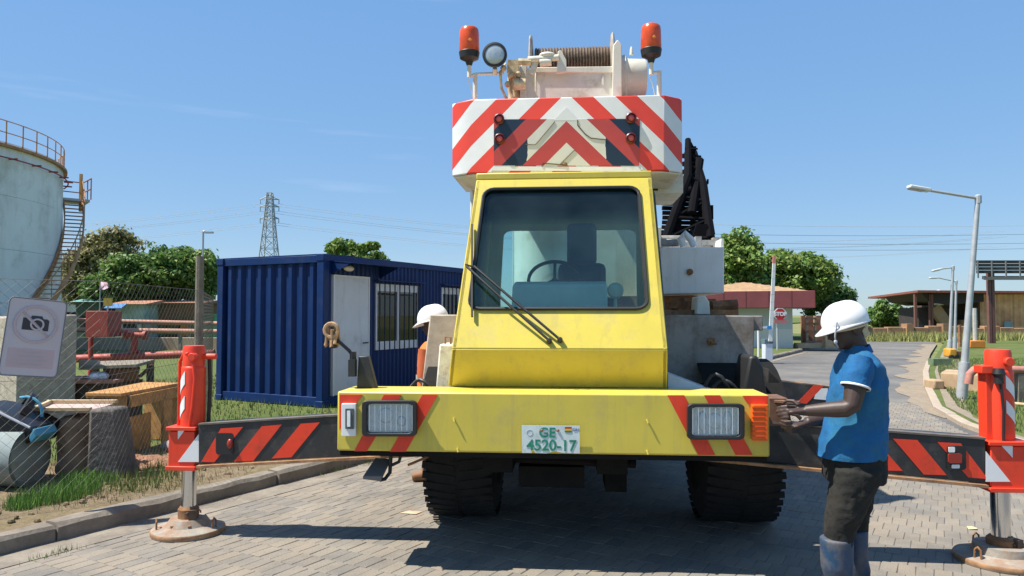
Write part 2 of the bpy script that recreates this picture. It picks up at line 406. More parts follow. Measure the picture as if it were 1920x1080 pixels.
roadpts = [tuple(ks(-9.5, 0, -.0045))] + [(x, y, -.0045) for x, y in REDGE] + [(15, 44, -.0045), tuple(ks(31.2, 0, -.0045))]
road = sheet('road', roadpts, road_mat())
def redge_x(y):
    for (x0, y0), (x1, y1) in zip(REDGE, REDGE[1:]):
        if y0 <= y <= y1: return x0 + (x1 - x0) * (y - y0) / (y1 - y0)
    return 6.4

# pavers
pav_cols = [(.200, .176, .142), (.184, .165, .138), (.215, .186, .147), (.168, .153, .131)]
pav_mats = [M('paver_%s' % nm, c, .8, var=.2, vs=2.2, dirt=(.265, .215, .158), dirt_amt=.4, ds=1.3, bump=.3, bs=60, wpos=True)
            for nm, c in zip(('warm', 'grey', 'pale', 'dark'), pav_cols)]
PL, PW_, GAP = .20, .10, .004
def paver_geo(l, w, h=.05, b=.003):
    vs = [(x * l / 2, y * w / 2, -h) for x, y in ((-1, -1), (1, -1), (1, 1), (-1, 1))]
    vs += [(x * l / 2, y * w / 2, -b) for x, y in ((-1, -1), (1, -1), (1, 1), (-1, 1))]
    vs += [(x * (l / 2 - b), y * (w / 2 - b), 0) for x, y in ((-1, -1), (1, -1), (1, 1), (-1, 1))]
    fs = [(8, 9, 10, 11)]
    for a in (0, 4):
        for i in range(4): fs.append((a + i, a + (i + 1) % 4, a + 4 + (i + 1) % 4, a + 4 + i))
    return vs, fs
pv, pf = paver_geo(PL - GAP, PW_ - GAP)
pav_meshes = []
for m in pav_mats:
    me = bpy.data.meshes.new('paver'); me.from_pydata(pv, [], pf); me.materials.append(m); pav_meshes.append(me)
cand = []
for r in range(-85, -2):                                   # courses run along the road; the gutter takes the first 0.3 m
    for c in range(-22, 85):
        s = c * PL; d = r * PW_ + (PW_ / 2 if c % 2 else 0)
        p = ks(s, d)
        if not (2.6 < p.y < 13.5): continue
        u = abs(p.x / p.y) * FPX
        if u > 1500 or p.x > redge_x(p.y) - .15: continue
        cand.append((p.y, p, r, c))
cand.sort(key=lambda t: t[0])
first = [t for t in cand if G(960, 1080).y - .02 < t[0] and abs(t[1].x / t[1].y) * FPX < 955][:300]
fk = {(t[2], t[3]) for t in first}
ang = math.atan2(KD.y, KD.x)
def paver_jit():
    return (random.uniform(-.0015, .0015), random.gauss(0, .014), random.gauss(0, .008), random.gauss(0, .006))
for y, p, r, c in first:
    o = bpy.data.objects.new('paver', random.choice(pav_meshes)); col.objects.link(o); o.parent = road
    dz, rz, rx, ry = paver_jit()
    o.location = (p.x, p.y, dz); o.rotation_euler = (rx, ry, ang + rz)
pb = MB()
pvv = [Vector(v) for v in pv]
for y, p, r, c in cand:
    if (r, c) in fk: continue
    dz, rz, rx, ry = paver_jit()
    mm = Matrix.Translation((p.x, p.y, dz)) @ Matrix.Rotation(ang + rz, 4, 'Z') @ Matrix.Rotation(rx, 4, 'X') @ Matrix.Rotation(ry, 4, 'Y')
    pb.add([mm @ v for v in pvv], pf, random.randrange(4))
tag(pb.build('paver_field', pav_mats, road, smooth=0, fixn=False), 'grey paving blocks further along the road', kind='stuff')

# gutter and kerb on the left
gut = tag(sheet('gutter', [ks(-9, 0, .003), ks(-9, -.29, .003), ks(31, -.29, .003), ks(31, 0, .003)], concrete))
kerb = thing('kerb', None, None, tuple(ks(0, 0)), kind='structure')
s = -8.6; k = 0
while s < 31:
    L = 1.0
    b = MB(); zt = .125 + random.uniform(-.01, .012); off = random.uniform(-.012, .012)
    sec = [(-.0, -.03), (.0, zt - .03), (.03, zt), (.15, zt), (.15, -.03)]
    nseg = 5 if -3 < s < 8 else 1
    for i in range(nseg):
        pass
    prof = []
    for i in range(nseg + 1):
        t = s + .006 + (L - .012) * i / nseg
        w = [(0, 0)] * 5 if nseg == 1 else [(random.uniform(-.008, .008), random.uniform(-.008, .006)) for _ in range(5)]
        prof.append([ks(t, d + off + a, z + c) for (d, z), (a, c) in zip(sec, w)])
    vs = [p for pr in prof for p in pr]; n = 5
    fs = [(i * n + j, i * n + (j + 1) % n, (i + 1) * n + (j + 1) % n, (i + 1) * n + j) for i in range(nseg) for j in range(n)]
    fs += [tuple(range(n))[::-1], tuple(nseg * n + j for j in range(n))]
    b.add(vs, fs); b.build('kerb_stone', concrete, kerb, smooth=25)
    s += L
# low kerb on the right
rk = thing('kerb', None, None, (6.3, 9, 0), kind='structure')
def rpath(step):
    out = []; pts = [Vector((x, y, 0)) for x, y in REDGE[1:8]]
    for a, b in zip(pts, pts[1:]):
        n = max(1, round((b - a).length / step))
        for i in range(n): out.append(a.lerp(b, i / n))
    return out
rp_ = rpath(.9)
for a, c in zip(rp_, rp_[1:]):
    if a.y > 24: break
    d = (c - a).normalized()
    b = MB(); b.bar(a + d * .008 + Vector((.06, 0, .02)), c - d * .008 + Vector((.06, 0, .02)), .14, .10 + random.uniform(-.015, .015))
    b.build('kerb_stone', M('sandy_concrete', (.36, .30, .235), .9, var=.2, vs=6, dirt=(.36, .28, .19), dirt_amt=.6, bump=.3), rk, bevel=.012)

# left verge (near: bare earth; beyond the fence: grass) with real relief
def grid(name, fn, ns, nd, mat, kind='structure'):
    vs, fs = [], []
    for i in range(ns + 1):
        for j in range(nd + 1): vs.append(fn(i / ns, j / nd))
    for i in range(ns):
        for j in range(nd):
            a = i * (nd + 1) + j; fs.append((a, a + 1, a + nd + 2, a + nd + 1))
    b = MB(); b.add(vs, fs); return tag(b.build(name, mat, smooth=60), kind=kind)
def vz(p, amp=.035): return .115 + amp * (noise.noise(Vector((p.x * 1.7, p.y * 1.7, 0))) + .5 * noise.noise(Vector((p.x * 6, p.y * 6, 3))))
def vfn(u, v):
    p = ks(-7 + 24 * u, .15 + 2.2 * v); e = min(1, v * 6)
    p.z = .112 * (1 - e) + vz(p) * e; return p
grid('verge', vfn, 160, 18, dirt)
def ffn(u, v):
    p = ks(-7 + 40 * u, 2.3 + 17 * v); p.z = .105 + .03 * noise.noise(Vector((p.x * .6, p.y * .6, 0))); return p
grid('grass_field', ffn, 80, 40, lawn)
sheet('lawn', [ks(17, .15, .113), ks(31, .15, .113), ks(31, 2.4, .11), ks(17, 2.4, .11)], lawn)
sheet('field', [ks(-40, 19, .09), ks(33, 19, .09), ks(400, 19, .09), ks(400, 500, .09), ks(-40, 500, .09)], lawn)
sheet('lawn', [ks(31, .2, .100), ks(60, .2, .100), ks(60, 19.5, .096), ks(31, 19.5, .096)], lawn)
# right-hand verge
rv = [(x + .10, y, .05) for x, y in REDGE[:7]] + [(17.2, 30, .05), (23.6, 40.5, .05), (25.4, 44, .05), (120, 44, .05), (120, -3, .05)]
sheet('lawn', rv, lawn)
sh = [(6.22, 8.2), (6.5, 9.6), (6.95, 11.2), (7.7, 12.6), (9.6, 15.8), (12.4, 20.5), (18, 30), (24.6, 40.8)]
shl = [(x - .30 - .5 * abs(math.sin(y * .9)) - (.9 if y > 14 else 0), y) for x, y in REDGE[2:9]]
sheet('sandy_shoulder', [(x, y, .056) for x, y in sh] + [(23.8, 40.4, .056), (17.4, 30, .056), (11.5, 20.2, .056), (9.3, 16.2, .056), (7.3, 12.5, .056), (6.65, 10.6, .056), (6.25, 8.8, .056)], sand)
b = MB(); jag = []
for i in range(40):
    y = 11.5 + (40 - 11.5) * i / 39; x = redge_x(y)
    w = (.12 + .55 * (noise.noise(Vector((0, y * .8, 5))) + .5)) * min(1, (y - 11) / 3) * (1 + y * .02)
    jag.append(((x + .02, y, .004), (x - max(.05, w), y, .004)))
b.add([p for q in jag for p in q], [(2 * i, 2 * i + 1, 2 * i + 3, 2 * i + 2) for i in range(39)])
tag(b.build('sandy_shoulder', sand, smooth=0), kind='structure')

# grass blades: nobody could count them
def blades(name, pts, h, w, mat, label, lean=.5):
    pts = np.asarray(pts); n = len(pts)
    a = rng.uniform(0, 2 * math.pi, n); hh = h * rng.uniform(.45, 1.25, n); ln = rng.uniform(0, lean, n) * hh; la = rng.uniform(0, 2 * math.pi, n)
    ww = w * rng.uniform(.6, 1.3, n)
    dx, dy = np.cos(a) * ww, np.sin(a) * ww
    v = np.empty((n, 3, 3))
    v[:, 0] = pts + np.stack([dx, dy, np.zeros(n)], 1); v[:, 1] = pts - np.stack([dx, dy, np.zeros(n)], 1)
    v[:, 2] = pts + np.stack([np.cos(la) * ln, np.sin(la) * ln, hh], 1)
    me = bpy.data.meshes.new(name); me.vertices.add(n * 3); me.vertices.foreach_set('co', v.ravel())
    me.loops.add(n * 3); me.loops.foreach_set('vertex_index', np.arange(n * 3)); me.polygons.add(n)
    me.polygons.foreach_set('loop_start', np.arange(n) * 3); me.update(); me.materials.append(mat)
    o = bpy.data.objects.new(name, me); col.objects.link(o)
    return tag(o, label, 'grass', kind='stuff')
g_green = M('green_blades', (.12, .24, .035), .7, var=.1, island=.45)
g_dry = M('dry_blades', (.27, .21, .10), .8, var=.1, island=.4)
g_olive = M('olive_blades', (.15, .19, .05), .8, var=.1, island=.45)
def scatter(n, srange, drange, dens=None, z=None):
    out = []
    while len(out) < n:
        p = ks(random.uniform(*srange), random.uniform(*drange))
        if dens and random.random() > dens(p): continue
        p.z = vz(p) - .005 if z is None else z
        out.append(tuple(p))
    return out
def blob(px, py, r):
    c = G(px, py, .12); return c.x, c.y, r
tufts = [blob(75, 938, .20), blob(125, 925, .24), blob(170, 905, .22), blob(45, 950, .12), blob(100, 935, .2)]
def dtuft(p): return 1.0 if any(math.hypot(p.x - x, p.y - y) < r * (.7 + .5 * random.random()) for x, y, r in tufts) else 0
blades('grass_tuft', scatter(3200, (-1.6, 2.4), (.55, 2.0), dtuft), .105, .004, g_green, 'bright green grass tuft below the chain link fence')
mid = [blob(270, 900, .30), blob(255, 915, .2), blob(420, 850, .35), blob(330, 880, .25), blob(560, 830, .3)]
def dmid(p): return 1.0 if any(math.hypot(p.x - x, p.y - y) < r for x, y, r in mid) else .05
blades('weed_patch', scatter(3000, (-1.5, 6), (.25, 2.2), dmid), .11, .004, g_olive, 'low olive weeds on the earth verge behind the kerb')
blades('dry_grass', scatter(7000, (-2, 9), (.2, 2.2), lambda p: max(0, .25 + 1.3 * noise.noise(Vector((p.x * 2.3, p.y * 2.3, 9))))), .06, .0035, g_dry, 'short dry straw grass on the verge')
blades('field_grass', [tuple(ks(random.uniform(-2, 20), random.uniform(1.7, 10), .105)) for _ in range(26000)], .085, .008, M('field_blades', (.10, .15, .035), .75, var=.1, island=.4), 'short green grass of the field beyond the fence')
crk = [ks(random.gauss(c, .10), -random.uniform(.0, .09) - o, .0) for c, o in ((.25, .25), (3.1, .0), (3.6, .02), (4.3, .0), (5.0, 0), (5.4, .0)) for _ in range(70)]
blades('kerb_weeds', [tuple(p) for p in crk], .045, .0025, g_olive, 'small weeds growing along the foot of the left kerb')
def in_rv():
    while True:
        y = random.uniform(8.5, 26); x = redge_x(y) + .4 + random.random() ** 1.5 * 9
        if x / y < .8: return (x, y, .05)
blades('roadside_grass', [in_rv() for _ in range(16000)], .075, .008, g_green if 0 else M('roadside_blades', (.11, .155, .038), .75, var=.1, island=.4), 'short green grass beside the right hand kerb')
# pebbles and clods on the verge
b = MB()
for _ in range(420):
    p = ks(random.uniform(-2, 8), random.uniform(.2, 2.1)); r = random.uniform(.008, .03); p.z = vz(p) + r * .2
    b.ball(p, (r * random.uniform(.8, 1.5), r * random.uniform(.8, 1.4), r * .7), 6, 4)
tag(b.build('clods', dirt, smooth=40), 'brown clods and pebbles strewn over the verge', 'clods', kind='stuff')

# ================================================================== the truck crane (in its own frame: x to the view's right, y backwards)
crane = thing('truck_crane', 'yellow truck crane with red and white counterweight and outriggers out', 'truck crane', tuple(TO), -TYAW)
def T(mb, name, mat, parent=crane, bevel=0., smooth=35): return mb.build(name, mat, parent, w=False, bevel=bevel, smooth=smooth)
V = Vector
def decal(poly, ly, name, mat, parent, t=.003):
    """paint or film on a face at depth ly, outlined in the face's plane"""
    b = MB(); b.prism([TP(x, y, ly) + V((0, -.001, 0)) for x, y in poly], (0, -t, 0)); return T(b, name, mat, parent, smooth=0)
XL, XR = TP(632, 790, 0).x, TP(1443, 790, 0).x
ZT, ZB = (TP(632, 735, 0).z + TP(1443, 739, 0).z) / 2, (TP(632, 847, 0).z + TP(1443, 855, 0).z) / 2
# --- bumper
b = MB(); b.box2((XL, 0, ZB), (XR, .36, ZT)); bumper = T(b, 'bumper', yellow, bevel=.012)
b = MB(); b.box2((XL + .01, .03, ZB - .035), (XR - .01, .34, ZB - .003)); T(b, 'bumper_underside', chassis)
for poly in ([(637, 740), (681, 740), (668, 756), (641, 756), (641, 800), (637, 806)], [(720, 740), (753, 740), (688, 846), (664, 846)], [(792, 740), (821, 740), (761, 847), (731, 847)],
             [(1251, 741), (1283, 741), (1341, 853), (1309, 853)], [(1320, 741), (1350, 741), (1411, 853), (1379, 853)], [(1392, 742), (1440, 742), (1440, 757), (1402, 757)]):
    decal(poly, 0, 'stripe', redpaint, bumper)
def rrect(x0, y0, x1, y1, ly, rad=.22, k=5):
    q = [TP(x0, y1, ly), TP(x1, y1, ly), TP(x1, y0, ly), TP(x0, y0, ly)]
    return [bil(q, (x + 1) / 2, (y + 1) / 2) for x, y in round_loop(rad, k)]
for i, (x0, y0, x1, y1) in enumerate(((681, 750, 783, 817), (1287, 756, 1394, 823))):
    b = MB(); b.prism(rrect(x0, y0, x1, y1, -.004), (0, -.035, 0)); h = T(b, 'headlight', blackplastic, crane, bevel=.006)
    b = MB(); b.prism(rrect(x0 + 9, y0 + 6, x1 - 8, y1 - 6, -.0405), (0, -.002, 0)); T(b, 'reflector', silver, h)
    b = MB(); c = TP((x0 + x1) / 2, (y0 + y1) / 2, -.043)
    for dx in (-.075, .075) if i else (.07,):
        b.ball(c + V((dx, 0, -.02 if not i else 0)), (.03, .012, .06 if i else .035), 12, 8)
    b.ball(c + V((-.03, 0, .015)) if not i else c, (.05, .01, .05), 12, 8); T(b, 'lamp_bowl', M('lamp_bowl_grey', (.86, .90, .93), .25, .1), h)
    b = MB(); b.prism(rrect(x0 + 9, y0 + 6, x1 - 8, y1 - 6, -.066), (0, -.006, 0)); T(b, 'lens', lensglass, h, bevel=.004)
    b = MB()
    for k in range(9):
        xx = x0 + 12 + (x1 - x0 - 22) * k / 8
        p, q = TP(xx, y0 + 9, -.073), TP(xx, y1 - 9, -.073); b.bar(p, q, .0015, .002)
    T(b, 'lens_ribs', M('lens_rib_glass', (.80, .85, .88), .2), h)
    b = MB(); L = rrect(x0, y0, x1, y1, -.04); L2 = rrect(x0 + 9, y0 + 6, x1 - 8, y1 - 6, -.04); n = len(L)
    b.add([p for p in L] + [p for p in L2] + [p + V((0, -.034, 0)) for p in L] + [p + V((0, -.034, 0)) for p in L2],
          [f for k in range(n) for f in ((k, (k + 1) % n, n + (k + 1) % n, n + k), (2 * n + k, 3 * n + k, 3 * n + (k + 1) % n, 2 * n + (k + 1) % n), (n + k, n + (k + 1) % n, 3 * n + (k + 1) % n, 3 * n + k), (k, 2 * n + k, 2 * n + (k + 1) % n, (k + 1) % n))])
    T(b, 'bezel', blackplastic, h, bevel=.004)
b = MB(); b.prism(rrect(642, 756, 669, 817, -.004, .1), (0, -.02, 0)); mk = T(b, 'side_marker', whitefilm, crane, bevel=.003)
b = MB(); b.prism(rrect(648, 766, 664, 804, -.0245, .1), (0, -.008, 0)); T(b, 'marker_lens', M('smoked_lens', (.09, .10, .10), .15), mk)
b = MB(); b.prism(rrect(651, 770, 657, 800, -.0335, .1), (0, -.004, 0)); T(b, 'marker_bulb', silver, mk)
b = MB(); b.prism(rrect(1407, 757, 1437, 824, -.004, .12), (0, -.05, 0)); tsg = T(b, 'turn_signal', amber, crane, bevel=.008)
b = MB()
for k in range(7): b.bar(TP(1410, 764 + 9 * k, -.0552), TP(1434, 764 + 9 * k, -.0552), .004, .004)
T(b, 'lens_ribs', M('amber_rib', (.62, .07, .008), .3), tsg)
# small hooks and dents on the bumper
for x, y in ((851, 785), (1213, 788), (1213, 846), (858, 842)):
    b = MB(); c = TP(x, y, 0); b.tube([c, c + V((.0, -.010, .003)), c + V((.006, -.014, -.016))], .006, 6); T(b, 'hook_stub', yellow, crane)
# number plate, torn at its lower edge
PLY = -.018
poly = [(978, 797), (1087, 798), (1087, 850), (1056, 849), (1040, 846), (1024, 850), (1004, 849), (996, 838), (997, 849), (979, 849)]
pl = decal(poly, PLY, 'number_plate', M('plate_white', (.60, .68, .66), .45, var=.1, vs=16, dirt=(.38, .42, .40), dirt_amt=.3, ds=14), crane, t=.002)
pgreen = M('plate_green', (.02, .22, .13), .5, var=.3, vs=30)
nrm = PLY - .0045
text_mesh('GE', .083, TP(1026, 812, nrm), (1, 0, 0), (0, 0, 1), 'plate_letters', pgreen, pl, w=False, depth=.001, bold=.002)
text_mesh('4520-17', .092, TP(1034, 836, nrm), (1, 0, 0), (0, 0, 1), 'plate_letters', pgreen, pl, w=False, depth=.001, bold=.002)
for k, (cc, nm) in enumerate((((.45, .02, .02), 'red'), ((.70, .45, .03), 'gold'), ((.02, .2, .07), 'green'))):
    decal([(1059, 800.5 + 3.4 * k), (1072, 800.5 + 3.4 * k), (1072, 803.9 + 3.4 * k), (1059, 803.9 + 3.4 * k)], PLY - .003, 'flag_band', M('flag_' + nm, cc), pl, .001)
text_mesh('GH', .028, TP(1080, 806, nrm), (1, 0, 0), (0, 0, 1), 'plate_letters', M('plate_blue', (.05, .07, .30)), pl, w=False, depth=.001)
b = MB(); c = TP(993, 811, nrm + .001); b.tube([c + V((.018 * math.cos(a), 0, .018 * math.sin(a))) for a in [2 * math.pi * k / 18 for k in range(19)]], .0015, 5, False); T(b, 'seal_ring', M('seal_grey', (.38, .42, .45)), pl)
for x in (1016, 1046):
    b = MB(); b.ball(TP(x, 807, PLY - .006), (.009, .007, .009), 8, 6); T(b, 'bolt', rust, pl)

# --- cab
A0, A1 = TP(840, 737, .345), TP(1251, 737, .345); A0.z = A1.z = ZT + .002
B0, B1 = TP(847, 655, .20), TP(1252, 655, .20)
D0, D1 = TP(893, 335, .78), TP(1222, 335, .78)
zb, zd = (B0.z + B1.z) / 2, (D0.z + D1.z) / 2
B0.z = B1.z = zb; D0.z = D1.z = zd
CB = 2.0                                              # back wall
Ab0, Ab1 = V((A0.x - .02, CB, A0.z)), V((A1.x + .08, CB, A1.z))
Bb0, Bb1 = V((B0.x - .02, CB, zb)), V((B1.x + .09, CB, zb))
Db0, Db1 = V((D0.x - .03, CB, zd)), V((D1.x + .10, CB, zd))
b = MB(); TH = .035
ws_loop = holed(b, [B0, B1, D1, D0], (.056, .922, .215, .935), (0, TH, -.012), .13)
b.prism([A0, A1, B1, B0], (0, TH, 0))
lw = holed(b, [Bb0, B0, D0, Db0], (.08, .90, .20, .92), (TH, 0, 0), .12)
rw = holed(b, [B1, Bb1, Db1, D1], (.10, .92, .20, .93), (-TH, 0, 0), .12)
b.prism([Ab0, A0, B0, Bb0], (TH, 0, 0)); b.prism([A1, Ab1, Bb1, B1], (-TH, 0, 0))
bw = holed(b, [Bb0, Bb1, Db1, Db0], (.10, .92, .10, .80), (0, -TH, 0), .12)
b.prism([Ab0, Ab1, Bb1, Bb0], (0, -TH, 0))
b.prism([D0, D1, Db1, Db0], (0, 0, .05))
cab = T(b, 'cab', yellow, crane, bevel=.008, smooth=30)
b = MB(); b.prism([V((A0.x + .02, .36, ZT + .03)), V((A1.x - .02, .36, ZT + .03)), Ab1 + V((-.05, -.05, .03)), Ab0 + V((.05, -.05, .03))], (0, 0, .03)); T(b, 'cab_floor', chassis, cab)
def gm():
    m = bpy.data.materials.new('tinted_windscreen'); m.use_nodes = True; n, l = m.node_tree.nodes, m.node_tree.links; n.remove(n['Principled BSDF'])
    tc = n.new('ShaderNodeTexCoord'); sp = n.new('ShaderNodeSeparateXYZ'); l.new(tc.outputs['Object'], sp.inputs[0])
    mr = n.new('ShaderNodeMapRange'); mr.inputs['From Min'].default_value = zd - .36; mr.inputs['From Max'].default_value = zd - .24; l.new(sp.outputs['Z'], mr.inputs['Value'])
    cx = n.new('ShaderNodeMixRGB'); cx.inputs['Color1'].default_value = (.80, .95, .93, 1); cx.inputs['Color2'].default_value = (.04, .26, .36, 1); l.new(mr.outputs['Result'], cx.inputs['Fac'])
    tr = n.new('ShaderNodeBsdfTransparent'); l.new(cx.outputs['Color'], tr.inputs['Color'])
    gl = n.new('ShaderNodeBsdfGlossy'); gl.inputs['Roughness'].default_value = .02
    fr = n.new('ShaderNodeFresnel'); fr.inputs['IOR'].default_value = 1.5
    x1 = n.new('ShaderNodeMixShader'); l.new(fr.outputs['Fac'], x1.inputs['Fac']); l.new(tr.outputs[0], x1.inputs[1]); l.new(gl.outputs[0], x1.inputs[2])
    df = n.new('ShaderNodeBsdfDiffuse'); df.inputs['Color'].default_value = (.22, .36, .38, 1)
    nz = n.new('ShaderNodeTexNoise'); nz.inputs['Scale'].default_value = 3; nz.inputs['Detail'].default_value = 6; l.new(tc.outputs['Object'], nz.inputs['Vector'])
    m2 = n.new('ShaderNodeMapRange'); m2.inputs['To Min'].default_value = .01; m2.inputs['To Max'].default_value = .06; m2.inputs['From Min'].default_value = .3; m2.inputs['From Max'].default_value = .75
    l.new(nz.outputs['Fac'], m2.inputs['Value'])
    x2 = n.new('ShaderNodeMixShader'); l.new(m2.outputs['Result'], x2.inputs['Fac']); l.new(x1.outputs[0], x2.inputs[1]); l.new(df.outputs[0], x2.inputs[2])
    l.new(x2.outputs[0], n['Material Output'].inputs['Surface']); return m
b = MB(); b.prism([p + V((0, .012, 0)) for p in ws_loop], (0, .006, 0)); T(b, 'windscreen', gm(), cab, smooth=0)
sideglass = glass('side_glass', (.86, .94, .92), .02, 1.5, .02)
for lp, off in ((lw, (.012, 0, 0)), (rw, (-.012, 0, 0)), (bw, (0, -.012, 0))):
    b = MB(); b.prism([p + V(off) for p in lp], V(off) * .4); T(b, 'side_window', sideglass, cab, smooth=0)
for lp, off in ((ws_loop, V((0, -.008, .002))), (rw, V((.006, 0, 0))), (lw, V((-.006, 0, 0)))):
    b = MB(); b.tube([p + off for p in lp + lp[:1]], .013, 6, False); T(b, 'window_seal', blackplastic, cab)
# wipers
def onws(px, py, off=-.03):
    u = None
    n_ = (B1 - B0).cross(D0 - B0).normalized(); q = TP(px, py, .5); o = TL((0, 0, CAMH)); d = q - o
    t = (B0 - o).dot(n_) / d.dot(n_); p = o + d * t; return p - n_ * math.copysign(off, n_.y) * -1 if 0 else p + n_ * (off if n_.y > 0 else -off)
for a, c in (((1030, 642), (876, 505)), ((1050, 640), (890, 505))):
    b = MB(); b.tube([onws(*a, -.03), onws((a[0] + c[0]) / 2 - 8, (a[1] + c[1]) / 2 - 4, -.06), onws(*c, -.045)], .009, 6); b.lathe([(.018, -.04), (.018, 0), (.010, .012)], onws(*a, -.03), (0, -1, .3), 10)
    T(b, 'wiper_arm', blackplastic, cab)
b = MB(); b.bar(onws(886, 425, -.028), onws(886, 597, -.028), .012, .022, up=(0, 1, 0)); b.bar(onws(874, 502, -.045), onws(894, 508, -.045), .012, .012); T(b, 'wiper_blade', blackplastic, cab)
# cab interior
dash = M('dashboard_grey', (.66, .68, .64), .7, var=.08); seatm = M('seat_vinyl', (.02, .022, .028), .6); inner = M('cab_lining', (.20, .22, .22), .8)
b = MB(); z0 = zb + .02
dl, dr = TP(955, 540, .75).x, TP(1138, 540, .75).x
b.hexa([V((dl, .62, zb - .2)), V((dl + .03, .66, zb + .44)), V((dl, 1.0, zb - .2)), V((dl + .03, .84, zb + .47)), V((dr, .62, zb - .2)), V((dr, .66, zb + .44)), V((dr, 1.0, zb - .2)), V((dr, .84, zb + .47))]); T(b, 'dashboard', dash, cab, bevel=.02)
b = MB(); c = TP(1040, 525, 1.05); ax = V((0, -.75, .66)).normalized(); x_ = V((1, 0, 0)); y_ = ax.cross(x_)
b.tube([c + x_ * (.2 * math.cos(a)) + y_ * (.2 * math.sin(a)) for a in [2 * math.pi * k / 28 for k in range(29)]], .014, 8, False)
for a in (90, 210, 330): b.tube([c, c + x_ * (.2 * math.cos(R(a))) + y_ * (.2 * math.sin(R(a)))], .012, 6)
b.tube([c, c - ax * .35], .025, 8); T(b, 'steering_wheel', blackplastic, cab)
sc_ = TP(1092, 520, 1.45)
b = MB(); b.box((sc_.x, 1.42, zb + .28), (.52, .5, .16)); b.box((sc_.x, 1.66, zb + .48), (.40, .13, .36), rot=Matrix.Rotation(R(-8), 3, 'X')); T(b, 'seat', seatm, cab, bevel=.05)
b = MB(); b.box((sc_.x, 1.70, zb + .82), (.25, .10, .36)); T(b, 'headrest', seatm, cab, bevel=.04)
b = MB(); c = TP(1154, 545, .80); b.lathe([(.052, -.03), (.06, 0), (.05, .02), (.02, .03)], c, (0, -1, .1), 16); b.tube([c, c + V((0, .02, -.16))], .012, 6); b.box(c + V((0, .04, -.16)), (.2, .12, .05)); T(b, 'cab_fan', M('fan_cream', (.62, .58, .48), .5), cab)

# --- deck, fender covers and chassis
b = MB(); b.box2((XL + .02, .363, ZT - .30), (XR - .02, 3.2, ZT - .24)); T(b, 'deck', steelplate, crane, bevel=.006)
FY = 1.12
fl = MB(); q0, q1 = TP(793, 735, FY), TP(858, 590, FY)
fl.prism([TP(786, 765, FY), TP(860, 765, FY), TP(860, 590, FY), TP(806, 590, FY)], (0, 1.5, 0)); T(fl, 'fender_cover', tanplate, crane, bevel=.01)
fr_ = MB(); fr_.prism([TP(1235, 765, FY + .1), TP(1412, 765, FY + .1), TP(1415, 592, FY + .1), TP(1235, 590, FY + .1)], (0, 1.4, 0)); fc = T(fr_, 'fender_cover', steelplate, crane, bevel=.01)
tag(fc, 'grey weathered right fender cover')
b = MB(); b.prism([TP(1412, 620, FY + .16), TP(1431, 620, FY + .16), TP(1431, 592, FY + .16), TP(1412, 592, FY + .16)], (0, .2, 0)); T(b, 'step_box', steelplate, crane, bevel=.008)
b = MB(); c = TP(1333, 640, FY + .09); b.box(c + V((0, -.012, 0)), (.05, .03, .05)); b.tube([c + V((0, -.03, 0)), c + V((.0, -.06, -.01)), c + V((.03, -.06, -.02))], .008, 6); T(b, 'latch', rust, crane)
b = MB(); b.prism([TP(814, 765, .62), TP(852, 765, .62), TP(852, 647, .62), TP(824, 645, .62)], (0, .3, 0)); cb_ = T(b, 'cream_block', M('flaking_cream', (.66, .63, .54), .8, var=.15, vs=18, dirt=(.34, .26, .17), dirt_amt=.35, ds=16), crane, bevel=.012)
b = MB(); c = TP(840, 640, .7); b.tube([c + V((-.02, 0, -.02)), c + V((-.02, 0, .03)), c + V((.02, 0, .03)), c + V((.02, 0, -.02))], .008, 6); T(b, 'lifting_eye', rust, crane)
b = MB(); b.prism([TP(1252, 738, .40), TP(1352, 738, .40), TP(1252, 700, .46)], (0, .36, 0)); T(b, 'deck_gusset', M('pale_blue_grey_paint', (.45, .50, .54), .45), crane, bevel=.004)
for x0, hh in ((1335, 28), (1350, 18), (780, 20)):
    c = TP(x0, 734, .55); r = .0035 * hh; b = MB()
    b.tube([c + V((-.06 + .03 * k, .02 * math.sin(k), r * math.sin(math.pi * k / 6) * 1.2)) for k in range(7)], .013, 8); T(b, 'hydraulic_hose', blackplastic, crane)
b = MB(); b.prism([TP(1388, 765, .62), TP(1442, 765, .62), TP(1432, 690, .62), TP(1420, 666, .62), TP(1405, 668, .62)], (0, .35, 0)); T(b, 'black_housing', blackplastic, crane, bevel=.02)
b = MB(); b.prism([TP(1438, 738, .95), TP(1475, 760, .95), TP(1462, 715, .95), TP(1440, 690, .95)], (0, .2, 0)); T(b, 'rubber_flap', rubber, crane, bevel=.01)
b = MB(); b.prism([TP(668, 739, .2), TP(708, 739, .2), TP(690, 668, .2), TP(672, 668, .2)], (0, .06, 0)); T(b, 'mirror_bracket', blacksteel, crane, bevel=.006)
b = MB(); b.tube([TP(660, 702, .2), TP(662, 668, .2), TP(655, 658, .2), TP(632, 637, .2)], .012, 8); b.box(TP(661, 690, .18), (.045, .05, .11)); b.lathe([(.022, -.03), (.022, .03)], TP(662, 668, .2), n=10); T(b, 'mirror_arm', blacksteel, crane)
b = MB(); c = TP(624, 622, .2); b.box(c + V((.0, .02, -.03)), (.055, .06, .16)); mh = T(b, 'mirror_head', blackplastic, crane, bevel=.015)
b = MB(); random.seed(3)
for k in range(9):
    a0 = random.uniform(0, 6.28); b.tube([c + V((random.uniform(-.055, .04) , random.uniform(-.05, .04), random.uniform(-.10, .05))) for _ in range(4)], .011, 6)
b.tube([c + V((.045 * math.cos(a), -.03, .045 * math.sin(a) + .01)) for a in [k * .5 for k in range(14)]], .014, 6); T(b, 'rope_wrap', M('frayed_rope', (.42, .26, .14), .9, var=.3, vs=30), mh)
random.seed(11)
